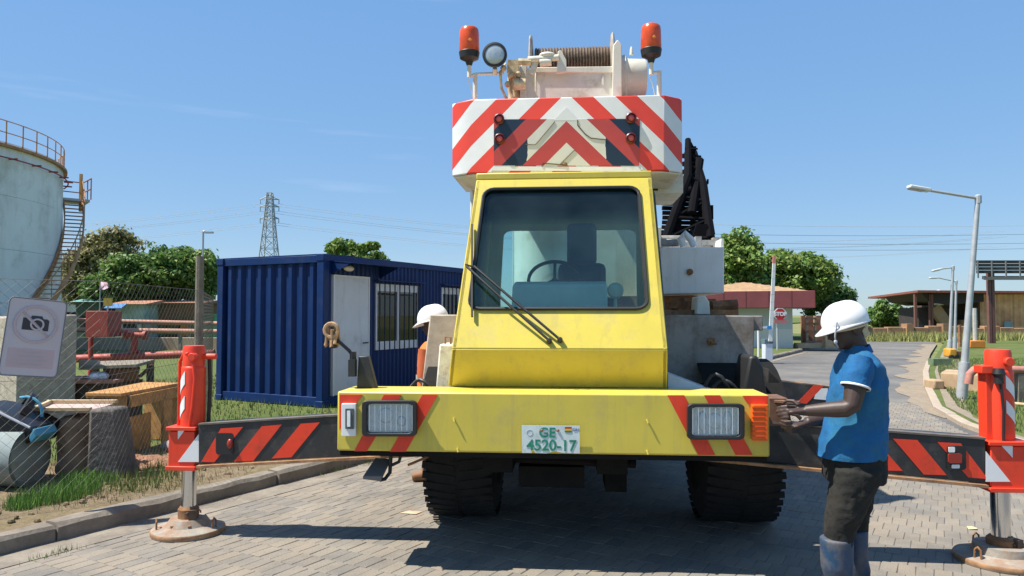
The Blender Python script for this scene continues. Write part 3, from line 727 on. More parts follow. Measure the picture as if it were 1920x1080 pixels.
b = MB(); b.box2((-.48, .34, .55), (-.28, 9.2, ZT - .09)); b.box2((.28, .34, .55), (.48, 9.2, ZT - .09))
for y in (.6, 2.4, 4.2, 6, 8.8): b.box2((-.279, y, .60), (.279, y + .18, ZT - .12))
T(b, 'chassis_frame', chassis, crane)
b = MB(); b.box2((-1.2, 3.25, .62), (1.2, 9.3, ZT - .09)); T(b, 'rear_deck', steelplate, crane)
tl, tr_ = (TP(806, 900, 1.2).x, TP(932, 900, 1.2).x), (TP(1310, 900, 1.2).x, TP(1452, 900, 1.2).x)
WR = .56
def wheel(x0, x1, y):
    w = x1 - x0; c = V(((x0 + x1) / 2, y, WR - .008)); h = w / 2
    b = MB(); b.lathe([(.29, -h + .03), (.33, -h), (WR - .10, -h), (WR - .035, -h + .03), (WR - .012, -h + .10), (WR - .010, h - .10), (WR - .035, h - .03), (WR - .10, h), (.33, h), (.29, h - .03)], c, (1, 0, 0), 44)
    wh = T(b, 'wheel', rubber, crane)
    b = MB()
    for k in range(44):
        for s in (-1, 1):
            a = 2 * math.pi * (k + (.5 if s > 0 else 0)) / 44; rot = Matrix.Rotation(-a, 3, 'X')
            b.box(c + V((s * (h * .52), 0, 0)) + rot @ V((0, 0, WR - .012)), (h * .92, .050, .014), rot=rot @ Matrix.Rotation(s * R(8), 3, 'Z'))
    T(b, 'tread', rubber, wh)
    b = MB(); b.lathe([(.28, -h + .07), (.285, -h + .05), (.285, h - .05), (.28, h - .07)], c, (1, 0, 0), 28); b.lathe([(.10, -h + .02), (.10, h - .02)], c, (1, 0, 0), 16); T(b, 'rim', M('dusty_rim', (.30, .29, .26), .6), wh)
    return wh
wheel(tl[0], tl[1], 1.40); wheel(tr_[0], tr_[1], 1.40)
for y in (6.3, 7.65):
    wheel(tl[0], tl[1], y); wheel(tr_[0], tr_[1], y)
b = MB()
for y in (1.40, 6.3, 7.65): b.tube([(tl[1] - .1, y, WR), (tr_[0] + .1, y, WR)], .09, 12); b.ball((0, y, WR), (.26, .22, .22))
T(b, 'axles', chassis, crane)
b = MB(); b.box2((-.25, .5, .42), (.2, 1.0, .56)); b.tube([(-.5, .5, .62), (.55, .55, .58)], .03, 8); b.box2((.35, .7, .35), (.5, 1.1, .56)); T(b, 'steering_gear', chassis, crane)
b = MB(); b.box2((XL + .08, .40, ZB - .03), (XR - .08, 1.0, ZT - .31)); T(b, 'housing_shade_box', chassis, crane)  # unseen box added to deepen the shadow under the truck
b = MB(); b.box2((-.42, 1.9, .34), (.42, 4.4, .72)); b.lathe([(.22, 0), (.22, .9)], (-.75, 2.6, .60), (0, 1, 0), 16); T(b, 'gearbox_shade_bulk', chassis, crane)  # unseen bulk, added to cut the light beneath the chassis
b = MB()
for y in (1.40, ):
    for x0, x1 in (tl, tr_):
        pts = [V((0, y - .72 * math.cos(a), WR + .68 * math.sin(a))) for a in [R(25 + 13 * k) for k in range(11)]]
        b = MB()
        for p, q in zip(pts, pts[1:]): b.hexa([V((x, v.y, v.z + dz)) for x in (x0, x1) for v in (p, q) for dz in (0, .012)])
        T(b, 'mudguard', chassis, crane)
pass
# foot step hanging left of the front wheel
b = MB(); b.tube([TP(733, 852, .25), TP(731, 886, .25), TP(722, 898, .22), TP(712, 900, .2)], .013, 8); b.tube([TP(752, 852, .25), TP(748, 866, .25), TP(735, 872, .25)], .011, 8); st = T(b, 'foot_step', blackplastic, crane)
b = MB(); b.hexa([TP(x, y, l) for x, y, l in ((680, 899, .14), (680, 893, .14), (702, 864, .30), (704, 858, .30), (714, 903, .14), (716, 893, .14), (731, 868, .30), (733, 860, .30))]); T(b, 'step_plate', M('dusty_step', (.16, .15, .14), .8), st, bevel=.004)
b = MB(); b.tube([TP(765, 872, .6), TP(803, 856, .6)], .01, 6); T(b, 'tie_rod', rust, crane)

# --- counterweight with chevrons
CY = 1.46
cl, cr_ = TP(848, 250, CY + .12).x, TP(1279, 250, CY + .12).x
fl_, fr2 = TP(883, 250, CY).x, TP(1246, 250, CY).x
ct, cbm = TP(1060, 182, CY).z, TP(1060, 322, CY).z
ccx = TP(1062, 182, CY).x; PPM = FPX / (TO.y + CY)
def chevron_mat(name, red, white, third=None, shift=0.):
    m = bpy.data.materials.new(name); m.use_nodes = True; n, l = m.node_tree.nodes, m.node_tree.links
    b = n['Principled BSDF']; b.inputs['Roughness'].default_value = .42
    tc = n.new('ShaderNodeTexCoord'); sp = n.new('ShaderNodeSeparateXYZ'); l.new(tc.outputs['Object'], sp.inputs[0])
    def mth(op, a, bb=None):
        q = n.new('ShaderNodeMath'); q.operation = op
        for i, v in enumerate((a, bb)):
            if v is None: continue
            if hasattr(v, 'is_linked') or not isinstance(v, (int, float)): l.new(v, q.inputs[i])
            else: q.inputs[i].default_value = v
        return q.outputs[0]
    dx = mth('ABSOLUTE', mth('SUBTRACT', sp.outputs['X'], ccx))
    t = mth('ADD', mth('MULTIPLY', dx, PPM), mth('MULTIPLY', mth('SUBTRACT', sp.outputs['Z'], ct), PPM))
    ph = mth('FRACT', mth('ADD', mth('DIVIDE', mth('SUBTRACT', t, 9.0 + shift), 82.0), 10.0))
    isred = mth('LESS_THAN', ph, .5)
    nz = n.new('ShaderNodeTexNoise'); nz.inputs['Scale'].default_value = 9; nz.inputs['Detail'].default_value = 8; l.new(tc.outputs['Object'], nz.inputs['Vector'])
    vr = n.new('ShaderNodeMapRange'); vr.inputs['To Min'].default_value = .88; vr.inputs['To Max'].default_value = 1.1; l.new(nz.outputs['Fac'], vr.inputs['Value'])
    w = n.new('ShaderNodeMixRGB'); w.inputs['Color1'].default_value = (*white, 1); w.inputs['Color2'].default_value = (*(third or white), 1)
    if third:
        nz3 = n.new('ShaderNodeTexNoise'); nz3.inputs['Scale'].default_value = 14; nz3.inputs['Detail'].default_value = 6; l.new(tc.outputs['Object'], nz3.inputs['Vector'])
        edge = mth('ADD', dx, mth('MULTIPLY', mth('SUBTRACT', nz3.outputs['Fac'], .5), .03))
        l.new(mth('GREATER_THAN', edge, 74 / PPM), w.inputs['Fac'])
    else: w.inputs['Fac'].default_value = 0
    x = n.new('ShaderNodeMixRGB'); l.new(isred, x.inputs['Fac']); l.new(w.outputs['Color'], x.inputs['Color1']); x.inputs['Color2'].default_value = (*red, 1)
    out = x.outputs['Color']
    if third:   # chipped paint
        n4 = n.new('ShaderNodeTexNoise'); n4.inputs['Scale'].default_value = 11; n4.inputs['Detail'].default_value = 10; n4.inputs['Roughness'].default_value = .75; l.new(tc.outputs['Object'], n4.inputs['Vector'])
        r4 = n.new('ShaderNodeValToRGB'); r4.color_ramp.elements[0].position = .665; r4.color_ramp.elements[1].position = .69; l.new(n4.outputs['Fac'], r4.inputs['Fac'])
        x4 = n.new('ShaderNodeMixRGB'); l.new(r4.outputs['Color'], x4.inputs['Fac']); l.new(out, x4.inputs['Color1']); x4.inputs['Color2'].default_value = (.50, .27, .10, 1); out = x4.outputs['Color']
    y = n.new('ShaderNodeMixRGB'); y.blend_type = 'MULTIPLY'; y.inputs['Fac'].default_value = 1; l.new(out, y.inputs['Color1']); l.new(vr.outputs['Result'], y.inputs['Color2'])
    l.new(y.outputs['Color'], b.inputs['Base Color']); return m
chev = chevron_mat('chevron_paint', (.72, .055, .03), (.72, .73, .72))
CD = .95
b = MB(); b.prism([V((cl, CY + .12, cbm)), V((fl_, CY, cbm)), V((fr2, CY, cbm)), V((cr_, CY + .12, cbm)), V((cr_, CY + CD, cbm)), V((cl, CY + CD, cbm))], (0, 0, ct - cbm))
cw = T(b, 'counterweight', chev, crane, bevel=.008)
b = MB(); b.prism([V((cl + .02, CY + .12, cbm - .004)), V((fl_ + .02, CY + .02, cbm - .004)), V((fr2 - .02, CY + .02, cbm - .004)), V((cr_ - .02, CY + .12, cbm - .004)), V((cr_ - .08, CY + .9, cbm - .06)), V((cl + .2, CY + .9, cbm - .06))], (0, 0, -.012)); T(b, 'counterweight_base', cream, crane)
b = MB(); b.prism([TP(926, 310, CY) , TP(1198, 311, CY), TP(1200, 223, CY), TP(926, 224, CY)], (0, -.004, 0)); pn = T(b, 'patched_panel', chevron_mat('worn_chevron_paint', (.48, .06, .05), (.66, .65, .58), (.012, .028, .055), shift=-14), cw, smooth=0)
for pts in ([(986, 271), (1004, 271), (1040, 228)], [(1083, 225), (1083, 235), (1098, 252), (1108, 259), (1136, 262)], [(1049, 309), (1078, 280)], [(1016, 312), (1018, 306), (1058, 309)]):
    b = MB(); b.tube([TP(x, y, CY - .006) for x, y in pts], .004, 5); T(b, 'crack', M('crack_brown', (.07, .045, .03)), cw)
b = MB(); b.ball(TP(1059, 308, CY - .004), (.022, .008, .018), 8, 6); T(b, 'rust_blister', rust, cw)
decal([(1038, 226), (1062, 201), (1086, 226)], CY - .001, 'white_edge', whitefilm, cw)
decal([(927, 312), (1197, 313), (1202, 321), (920, 320)], CY, 'white_edge', whitefilm, cw)
for x, y in ((936, 224), (937, 261), (1183, 222), (1183, 260)):
    c = TP(x, y, CY - .005); b = MB(); b.lathe([(.043, 0), (.045, -.022), (.036, -.03), (.032, -.012), (.0, -.012)], c, (0, 1, 0), 20); rl = T(b, 'round_reflector', M('reflector_rim', (.10, .01, .012), .4), cw)
    b = MB(); b.ball(c + V((0, -.014, 0)), (.029, .012, .029), 14, 8); T(b, 'reflector_lens', M('reflector_red', (.55, .09, .08), .25), rl)
# superstructure behind it
b = MB(); b.prism([TP(1222, 364, CY + .6), TP(1281, 362, CY + .6), TP(1281, 325, CY + .6), TP(1222, 325, CY + .6)], (0, .7, 0)); T(b, 'counterweight_hanger', cream, crane, bevel=.006)
for y in (334, 355): 
    b = MB(); c = TP(1228, y, CY + .59); b.box(c, (.05, .02, .022)); T(b, 'slot', blackplastic, crane)
b = MB(); b.box2((cl + .35, 3.7, 1.75), (cl + .50, 5.2, ct - .15)); b.box2((cr_ - .62, 3.7, 1.75), (cr_ - .47, 5.2, ct - .15)); b.box2((cl + .35, CY + CD + .003, 2.85), (cl + .50, 3.699, ct - .15)); b.box2((cr_ - .62, CY + CD + .003, 2.85), (cr_ - .47, 3.699, ct - .15)); T(b, 'slew_frame', cream, crane, bevel=.01)
b = MB(); b.lathe([(.75, 1.10), (.75, 1.45), (.68, 1.46), (.68, 1.74)], (ccx, 4.4, 0), n=36); T(b, 'slew_ring', rust, crane)
b = MB(); b.prism([V((ccx - .30, 3.7, 2.30)), V((ccx + .28, 3.7, 2.30)), V((ccx + .28, 3.7, 3.05)), V((ccx - .30, 3.7, 3.05))], (0, 7.5, -.25)); T(b, 'boom', offwhite, crane, bevel=.02)
b = MB(); b.tube([TP(886, 458, 2.2), TP(886, 345, 2.2)], .022, 10); b.tube([TP(893, 458, 2.25), TP(893, 345, 2.25)], .012, 8); T(b, 'hand_rail', offwhite, crane)
b = MB(); b.lathe([(.33, 0), (.33, 1.15), (.28, 1.22)], TP(1024, 585, 3.0), n=28); T(b, 'air_tank', offwhite, crane)
b = MB(); b.prism([TP(1062, 590, 3.45), TP(1240, 590, 3.45), TP(1240, 425, 3.45), TP(1062, 425, 3.45)], (0, .2, 0)); T(b, 'engine_panel', M('beige_panel', (.52, .48, .40), .6, var=.15, vs=4), crane, bevel=.01)
b = MB(); BY = 2.55
b.prism([TP(1238, 552, BY), TP(1358, 550, BY), TP(1358, 463, BY), TP(1238, 464, BY)], (0, 1.5, 0)); wb = T(b, 'side_tank', offwhite, crane, bevel=.012)
b = MB(); b.lathe([(.03, 0), (.03, -.03), (.018, -.035)], TP(1293, 510, BY), (0, 1, 0), 16); T(b, 'filler_plug', rust, wb)
b = MB(); b.tube([TP(1282, 462, BY + .1), TP(1276, 448, BY + .1), TP(1284, 438, BY + .12), TP(1296, 450, BY + .1), TP(1302, 463, BY + .1)], .035, 10); T(b, 'bent_pipe', offwhite, wb)
b = MB(); b.tube([TP(1240, 455, BY + .3), TP(1272, 455, BY + .3)], .04, 10); b.tube([TP(1240, 447, BY + .5), TP(1290, 447, BY + .5)], .03, 8)
for x in (1308, 1318, 1330, 1341): b.box(TP(x, 456, BY + .4), (.06, .12, .09 + .04 * math.sin(x)))
b.bar(TP(1240, 460, BY + .8), TP(1350, 460, BY + .8), .1, .06); T(b, 'valve_block', M('dirty_fitting', (.28, .27, .25), .6, var=.4, vs=8), wb)
b = MB(); b.prism([TP(1351, 464, BY + .05), TP(1357, 464, BY + .05), TP(1357, 447, BY + .05), TP(1353, 447, BY + .05)], (0, .5, 0)); T(b, 'end_lip', offwhite, wb)
# clutter beneath the tank
b = MB(); b.prism([TP(1305, 590, 2.0), TP(1332, 590, 2.0), TP(1330, 566, 2.0), TP(1322, 554, 2.0), TP(1308, 556, 2.0)], (0, .3, 0)); T(b, 'jib_bracket', cream, crane, bevel=.01)
b = MB(); random.seed(5)
for k in range(10): c = TP(1252 + 11 * k, 576 + random.uniform(-8, 6), 2.3 + random.random() * .5); b.box(c, (.09, .15, .10), rz=random.random())
b.bar(TP(1245, 586, 2.2), TP(1380, 586, 2.2), .2, .05); b.tube([TP(1335, 575, 2.3), TP(1382, 572, 2.3)], .055, 10); T(b, 'rusty_linkage', rust, crane)
random.seed(11)
# black lattice jib stowed behind on the right
b = MB(); top = [TP(1290, 262, 4.2), TP(1302, 285, 4.2), TP(1288, 285, 5.0), TP(1303, 290, 5.0)]; bot = [TP(1248, 448, 3.6), TP(1332, 446, 3.6), TP(1262, 440, 5.2), TP(1334, 440, 5.2)]
mid_ = [TP(1290, 330, 3.9), TP(1318, 345, 3.9), TP(1292, 330, 5.0), TP(1318, 345, 5.0)]
for k in range(4): b.tube([bot[k], mid_[k], top[k]], [.05, .05, .035], 8)
for k in range(7):
    t = k / 6
    q = [(bot[j].lerp(mid_[j], t * 2) if t < .5 else mid_[j].lerp(top[j], t * 2 - 1)) for j in range(4)]
    for i, j in ((0, 1), (2, 3), (0, 2), (1, 3)): b.tube([q[i], q[j]], .024, 6)
    if k < 6:
        t2 = (k + 1) / 6; q2 = [(bot[j].lerp(mid_[j], t2 * 2) if t2 < .5 else mid_[j].lerp(top[j], t2 * 2 - 1)) for j in range(4)]
        for i, j in ((0, 1), (1, 3), (2, 3), (0, 2)): b.tube([q[i], q2[j]], .02, 6)
for k in range(9): b.bar(TP(1242, 372 + 9 * k, 4.0 + .1 * k), TP(1324, 376 + 8.5 * k, 4.3), .05, .045)
for k in range(5): b.bar(TP(1280, 292 + 15 * k, 4.3), TP(1312, 296 + 15 * k, 4.5), .05, .05)
b.bar(TP(1299, 445, 4.4), TP(1300, 275, 4.4), .06, .06); b.bar(TP(1318, 445, 4.4), TP(1310, 330, 4.4), .06, .06)
b.tube([TP(1244, 360, 4.2), TP(1320, 366, 4.2)], .09, 8); b.tube([TP(1297, 400, 3.7), TP(1312, 300, 4.1)], .05, 8); b.tube([TP(1268, 450, 3.7), TP(1272, 370, 4.0)], .05, 8)
for x, y, x2, y2 in ((1284, 279, 1308, 279), (1315, 343, 1328, 344), (1327, 344, 1327, 336), (1322, 388, 1334, 392), (1284, 318, 1306, 318)): b.tube([TP(x, y, 4.1), TP(x2, y2, 4.1)], .012, 6)
b.box(TP(1327, 400, 4.0), (.09, .2, .16)); b.prism([TP(1300, 440, 3.6), TP(1334, 442, 3.6), TP(1326, 420, 3.6), TP(1306, 420, 3.6)], (0, .3, 0)); T(b, 'lattice_jib', M('jib_black', (.006, .006, .008), .9, var=.3, spec=.1), crane)
b = MB(); jb_ = (bot[0] + bot[1]) * .5; b.bar(bot[0] + V((0, .05, 0)), V((ccx + .25, bot[0].y + .35, bot[0].z - .05)), .10, .10); b.bar(bot[2], V((ccx + .25, bot[2].y, bot[2].z - .05)), .10, .10)
for k in (0, 1): b.bar(bot[k] + V((0, .03, .03)), V((bot[k].x, bot[k].y, TP(1300, 466, BY).z)), .07, .07)
T(b, 'jib_mount', M('jib_black', (.006, .006, .008)), crane)
b = MB(); tb = TP(1300, 551, BY); b.box2((cr_ - .5, 3.2, tb.z - .16), (tb.x + .15, 3.9, tb.z - .004)); b.box2((ccx - .6, 3.9, 1.46), (cr_ - .2, 5.0, 1.745)); T(b, 'tank_bracket', rust, crane)
# --- winch on top
WY = 1.95
def wx(px, py=130): return TP(px, py, WY)
b = MB(); b.prism([TP(983, 186, WY - .18), TP(1152, 186, WY - .18), TP(1152, 128, WY - .18), TP(983, 128, WY - .18)], (0, .05, 0)); b.prism([TP(975, 186, WY - .2), TP(987, 186, WY - .2), TP(987, 115, WY - .2), TP(975, 124, WY - .2)], (0, .6, 0))
b.prism([TP(998, 136, WY - .2), TP(1152, 136, WY - .2), TP(1152, 124, WY - .2), TP(998, 126, WY - .2)], (0, .03, 0)); b.prism([TP(1003, 186, WY - .19), TP(1006, 186, WY - .19), TP(1006, 137, WY - .19), TP(1003, 137, WY - .19)], (0, -.012, 0)); b.prism([TP(1128, 160, WY - .181), TP(1133, 160, WY - .181), TP(1133, 141, WY - .181), TP(1128, 141, WY - .181)], (0, -.012, 0))
b.prism([TP(1148, 186, WY - .25), TP(1166, 186, WY - .25), TP(1166, 84, WY - .25), TP(1158, 74, WY - .25), TP(1150, 84, WY - .25)], (0, .6, 0)); wi = T(b, 'winch_frame', cream, crane, bevel=.008)
zc = TP(1080, 112, WY + .1).z; drc = V((wx(1000).x, WY + .1, zc)); L = wx(1150).x - wx(1000).x
b = MB(); prof = []
nr = 26
for k in range(nr):
    h = .01 + (L - .02) * k / nr; e = (L - .02) / nr
    prof += [(.098, h), (.112, h + e * .3), (.112, h + e * .7), (.098, h + e)]
b.lathe(prof, drc, (1, 0, 0), 20); T(b, 'wire_rope', M('greasy_wire_rope', (.17, .12, .085), .55, .3, var=.35, vs=30), crane, smooth=50)
for x in (995, 1149):
    b = MB(); c = V((wx(x).x, WY + .1, zc)); b.lathe([(.05, -.025), (.215, -.012), (.23, 0), (.215, .012), (.05, .02)], c, (1, 0, 0), 28); T(b, 'drum_flange', M('worn_flange', (.40, .36, .30), .55, var=.25, vs=8, dirt=RUST, dirt_amt=.5, ds=6), crane)
b = MB(); c0 = wx(1164).x; L2 = wx(1213).x - c0
b.lathe([(.20, -.02), (.205, .04), (.175, .06), (.17, .075), (.165, L2 - .02), (.15, L2), (.06, L2 + .005)], (c0, WY + .1, TP(1185, 140, WY).z), (1, 0, 0), 28); b.lathe([(.018, 0), (.014, .05), (.006, .075)], TP(1184, 103, WY + .1), n=8); T(b, 'winch_gearbox', cream, crane)
b = MB(); p = lambda x, y, l=-.3: TP(x, y, WY + l)
b.prism([p(992, 138), p(1002, 138), p(1012, 108), p(1000, 106)], (0, .04, 0)); b.tube([p(990, 112), p(1048, 108)], .028, 10); b.prism([p(1044, 136), p(1062, 134), p(1062, 112), p(1052, 94), p(1046, 96)], (0, .05, 0)); b.tube([p(1012, 118), p(1034, 116)], .035, 12); b.ball(p(1026, 103), (.07, .04, .025))
T(b, 'rope_guide', cream, crane, bevel=.004)
b = MB(); b.prism([p(950, 136), p(972, 136), p(972, 112), p(952, 112)], (0, .15, 0)); b.tube([p(966, 186, -.1), p(964, 135, -.1)], .06, 12); b.tube([p(948, 120, -.05), p(938, 135), p(940, 165), p(950, 186)], .012, 6); b.tube([p(957, 135, -.15), p(955, 170, -.15), p(962, 186, -.15)], .014, 6); b.lathe([(.05, -.05), (.05, .05)], p(975, 158), (1, 0, 0), 12)
for x, y in ((944, 128), (958, 142), (972, 140), (952, 158)): b.ball(p(x, y), .028, 8, 6)
b.tube([p(972, 116), p(996, 116)], .03, 8); T(b, 'hydraulic_motor', M('yellowed_cream', (.60, .50, .30), .55, var=.2, vs=10, dirt=RUST, dirt_amt=.5, ds=9), crane)
# beacons and work lamp on the counterweight's edge
def beacon(px, top, foot, rail):
    c = TP(px, top, CY + .15); s = (TO.y + CY + .15) / FPX; h = lambda y: TP(px, y, CY + .15).z - c.z
    b = MB(); b.lathe([(17.5 * s, h(top + 50)), (19.5 * s, h(top + 47)), (18.6 * s, h(top + 10)), (17.5 * s, h(top + 3)), (15 * s, h(top)), (0, h(top))], c, n=24); be = T(b, 'beacon', beaconred, crane, smooth=50)
    b = MB(); b.lathe([(5 * s, h(top + 70)), (8 * s, h(top + 62)), (18 * s, h(top + 57)), (20 * s, h(top + 46)), (19 * s, h(top + 44))], c, n=24); T(b, 'beacon_base', blackplastic, be)
    b = MB(); b.ball(c + V((.01, -.066, h(top + 28))), (.03, .02, .035), 10, 8); T(b, 'beacon_glint', M('beacon_glint_orange', (.95, .30, .03), .25), be)  # highlight on the lens, laid on as a bright orange spot
    b = MB(); b.tube([c + V((0, 0, h(top + 70))), c + V((0, 0, h(top + 92)))], .018, 8); b.tube([c + V((0, 0, h(top + 88))), TP(rail, top + 88, CY + .2)], .014, 8); b.tube([TP(rail, top + 85, CY + .2), TP(rail, 186, CY + .2)], .02, 8); b.tube([c + V((-.02, 0, h(top + 92))), c + V((.01, .01, h(top + 108))), c + V((.03, .02, h(top + 130)))], .004, 5); T(b, 'beacon_bracket', cream, crane)
beacon(880, 53, 118, 891); beacon(1220.5, 48, 118, 1236)
b = MB(); c = TP(928, 104, CY + .12); s = (TO.y + CY) / FPX; b.lathe([(10 * s, .07), (19 * s, .04), (24 * s, 0), (24 * s, -.03), (20 * s, -.034), (20 * s, -.02), (0, -.018)], c, (0, 1, 0), 28); sl = T(b, 'work_lamp', blackplastic, crane)
b = MB(); b.lathe([(20 * s, 0), (17 * s, -.008), (9 * s, -.014), (0, -.016)], c + V((0, -.022, 0)), (0, 1, 0), 24); T(b, 'lamp_lens', M('frosted_lens', (.42, .48, .50), .18, .3, var=.15, vs=20), sl)
b = MB(); b.tube([TP(928, 128, CY + .15), TP(928, 140, CY + .2)], .02, 8); b.tube([TP(891, 139, CY + .2), TP(945, 137, CY + .2)], .013, 8); T(b, 'lamp_rail', cream, crane)

# --- outriggers
def along(mb, a, c, w, h, m=0): mb.bar(a, c, w, h, m=m)
def outrigger(side, pts, ly, thick=.2):
    """beam side outline: outer-top, inner-top, inner-bottom, outer-bottom in the beam's face plane"""
    q = [TP(x, y, ly) for x, y in pts]
    for i, j in ((0, 1), (3, 2)):                       # carry the beam on to the far side of the frame
        d = q[j] - q[i]; q[j] = q[i] + d * ((-side * .35 - q[i].x) / d.x)
    b = MB(); b.prism(q, (0, thick, 0)); be = T(b, 'outrigger_beam', blacksteel, crane, bevel=.006)
    b = MB(); d = (q[2] - q[3]).normalized(); b.bar(q[3] + V((0, -.012, -.012)), q[2] + V((0, -.012, -.012)), .05, .018); T(b, 'wear_rail', rustrail, crane)
    b = MB(); b.bar(q[0] + V((0, .03, .005)), q[1] + V((0, .03, .005)), .075, .012); T(b, 'top_flange', M('scuffed_flange', (.13, .11, .09), .6, var=.3, vs=12), crane)
    return be
def poly_conv(pts, ox, oy, s): return [(ox + x / s, oy + y / s) for x, y in pts]
def jack(px, ly, box_, cyl, ram, cone, pad, side, stripes):
    """a vertical outrigger jack; pixel spans give its sizes at depth ly"""
    sc = (TO.y + ly) / FPX; cx = TP(px, 800, ly).x
    z = lambda y: TP(px, y, ly).z
    jb = MB(); x0, y0, x1, y1 = box_; bw_ = (x1 - x0) * sc; bx = TP((x0 + x1) / 2, 850, ly).x
    jb.box2((bx - bw_ / 2, ly - bw_ / 2, z(y1 - 6)), (bx + bw_ / 2, ly + bw_ / 2, z(y0 + 8))); J = T(jb, 'jack_box', redpaint, crane, bevel=.006)
    for y, hh in ((y0 + 3, 7), (y1 - 3, 8)):
        b = MB(); b.box((bx, ly, z(y)), (bw_ + .03, bw_ + .03, hh * sc)); T(b, 'jack_flange', redpaint, J, bevel=.004)
    for poly in stripes:
        b = MB(); b.prism([TP(x, y, ly - bw_ / 2) + V((0, -.001, 0)) for x, y in poly], (0, -.003, 0)); T(b, 'white_stripe', whitefilm, J, smooth=0)
    cy0, cy1, cw0, ccx_ = cyl; r = cw0 * sc / 2; cX = TP(ccx_, 720, ly).x
    b = MB(); b.lathe([(r, z(cy1)), (r, z(cy0 + 42)), (r * .98, z(cy0 + 40)), (r * .90, z(cy0 + 38)), (r * .90, z(cy0 + 6)), (r * .82, z(cy0)), (0, z(cy0))], (cX, ly, 0), n=28); C = T(b, 'jack_cylinder', redpaint, crane, smooth=40)
    for k, yy in enumerate((cy0 + 46, cy0 + 92)):
        b = MB(); n = 10; vs = []
        for i in range(n + 1):
            a = (R(-152) + R(48) * i / n) if side < 0 else (R(-92) + R(48) * i / n)
            t = i / n; sl = (1 - t if side < 0 else t)
            for rr in (r + .001, r + .003):
                vs += [V((cX + rr * math.cos(a), ly + rr * math.sin(a), z(yy + sl * 22))), V((cX + rr * math.cos(a), ly + rr * math.sin(a), z(yy + 24 + sl * 22)))]
        fs = []
        for i in range(n):
            o = 4 * i; fs += [(o, o + 4, o + 5, o + 1), (o + 2, o + 3, o + 7, o + 6), (o, o + 2, o + 6, o + 4), (o + 1, o + 5, o + 7, o + 3)]
        fs += [(0, 1, 3, 2), (4 * n, 4 * n + 2, 4 * n + 3, 4 * n + 1)]
        b.add(vs, fs); T(b, 'white_stripe', whitefilm, C)
    hx = cX + side * -1 * r * (1.0)
    b = MB(); px0 = cX - .12 * (1 if side < 0 else .6)
    if side < 0:
        b.tube([(cX - r * 1.15, ly - .02, z(cy1)), (cX - r * 1.12, ly - .02, z(cy0 + 30)), (cX - r * .7, ly - .03, z(cy0 + 14)), (cX, ly - r, z(cy0 + 14))], .013, 8)
        b.tube([(cX + r * .2, ly - r * 1.05, z(cy1)), (cX + r * .45, ly - r * 1.05, z(cy1 - 40)), (cX + r * .6, ly - r * 1.0, z(cy0 + 60)), (cX + r * .4, ly - r, z(cy0 + 22))], .010, 8)
        b.lathe([(.03, -.03), (.03, .03)], (cX + r * .45, ly - r, z(cy0 + 20)), (0, 1, 0), 10)
        b.lathe([(.022, 0), (.022, .12)], (cX + r * .6, ly, z(cy0 + 20)), (1, 0, 0), 10)
    else:
        b.hexa([V((cX - r * 1.22 + dx, ly - .05 + dy, zz)) for dx in (0, r * .75) for dy in (0, .1) for zz in (z(cy1), z(cy0 + 38))]); b.box((cX - r * 1.2, ly - .02, z(cy0 + 37)), (.07, .1, .05)); b.lathe([(.03, -.03), (.03, .03)], (cX + r * .2, ly - r * .9, z(cy0 + 22)), (0, 1, 0), 12)
    T(b, 'pilot_pipe', redpaint, C, bevel=.004)
    b = MB()
    if side > 0:
        b.tube([(cX - r * .35, ly - r * 1.1, z(cy1)), (cX - r * .28, ly - r * 1.12, z(cy1 - 60)), (cX - r * .45, ly - r * 1.12, z(cy0 + 60)), (cX - r * .5, ly - r * 1.05, z(cy0 + 44))], .009, 8); b.lathe([(.028, z(cy0 + 62)), (.026, z(cy0 + 50)), (.04, z(cy0 + 44)), (.03, z(cy0 + 34))], (cX - r * .5, ly - r * 1.0, 0), n=10)
    else:
        b.tube([(cX + r * 1.2, ly + .03, z(cy1)), (cX + r * 1.3, ly + .03, z(cy0 + 70)), (cX + r * 1.2, ly + .03, z(cy0 + 22))], .014, 8)
    T(b, 'black_hose', blackplastic, C)
    ry0, ry1, rw_ = ram; rX = cx; b = MB(); b.lathe([(rw_ * sc / 2, z(ry1)), (rw_ * sc / 2, z(ry0))], (rX, ly, 0), n=28); T(b, 'jack_ram', chrome, crane)
    k0, k1, kw0, kw1 = cone; b = MB(); b.lathe([(kw1 * sc / 2, z(k1)), (kw1 * sc / 2 * .96, z(k1 - 8)), (kw0 * sc / 2 * 1.12, z(k1 - 10)), (kw0 * sc / 2 * 1.1, z(k1 - 18)), (kw0 * sc / 2, z(k1 - 19)), (kw0 * sc / 2 * 1.02, z(k0 + 5)), (kw0 * sc / 2 * .8, z(k0))], (rX, ly, 0), n=22); F = T(b, 'float_socket', rust, crane)
    b = MB(); b.box((rX + .05, ly - .03, z(k0 + 16)), (.05, .12, .10), rz=.4); b.tube([(rX + .03, ly - .08, z(k0 + 8)), (rX + .09, ly - .05, z(k1 - 4))], .012, 6); T(b, 'float_lock', M('dark_rust', (.09, .055, .035), .8, var=.4, vs=12), F)
    pr = pad * sc / 2; b = MB(); zt_ = z(k1 - 4)
    b.lathe([(pr * .985, .0), (pr, .008), (pr, .034), (pr * .97, .040), (pr * .93, .042), (pr * .62, .062), (kw1 * sc / 2 * 1.05, max(.11, zt_)), (0, max(.11, zt_))], (rX, ly, 0), n=44); Fd = T(b, 'float_pad', padgrey, crane, smooth=28)
    b = MB(); b.lathe([(pr * .99, .004), (pr * 1.004, .012), (pr * 1.004, .032), (pr * .99, .038)], (rX, ly, 0), n=44); T(b, 'float_rim', rustrail, Fd)
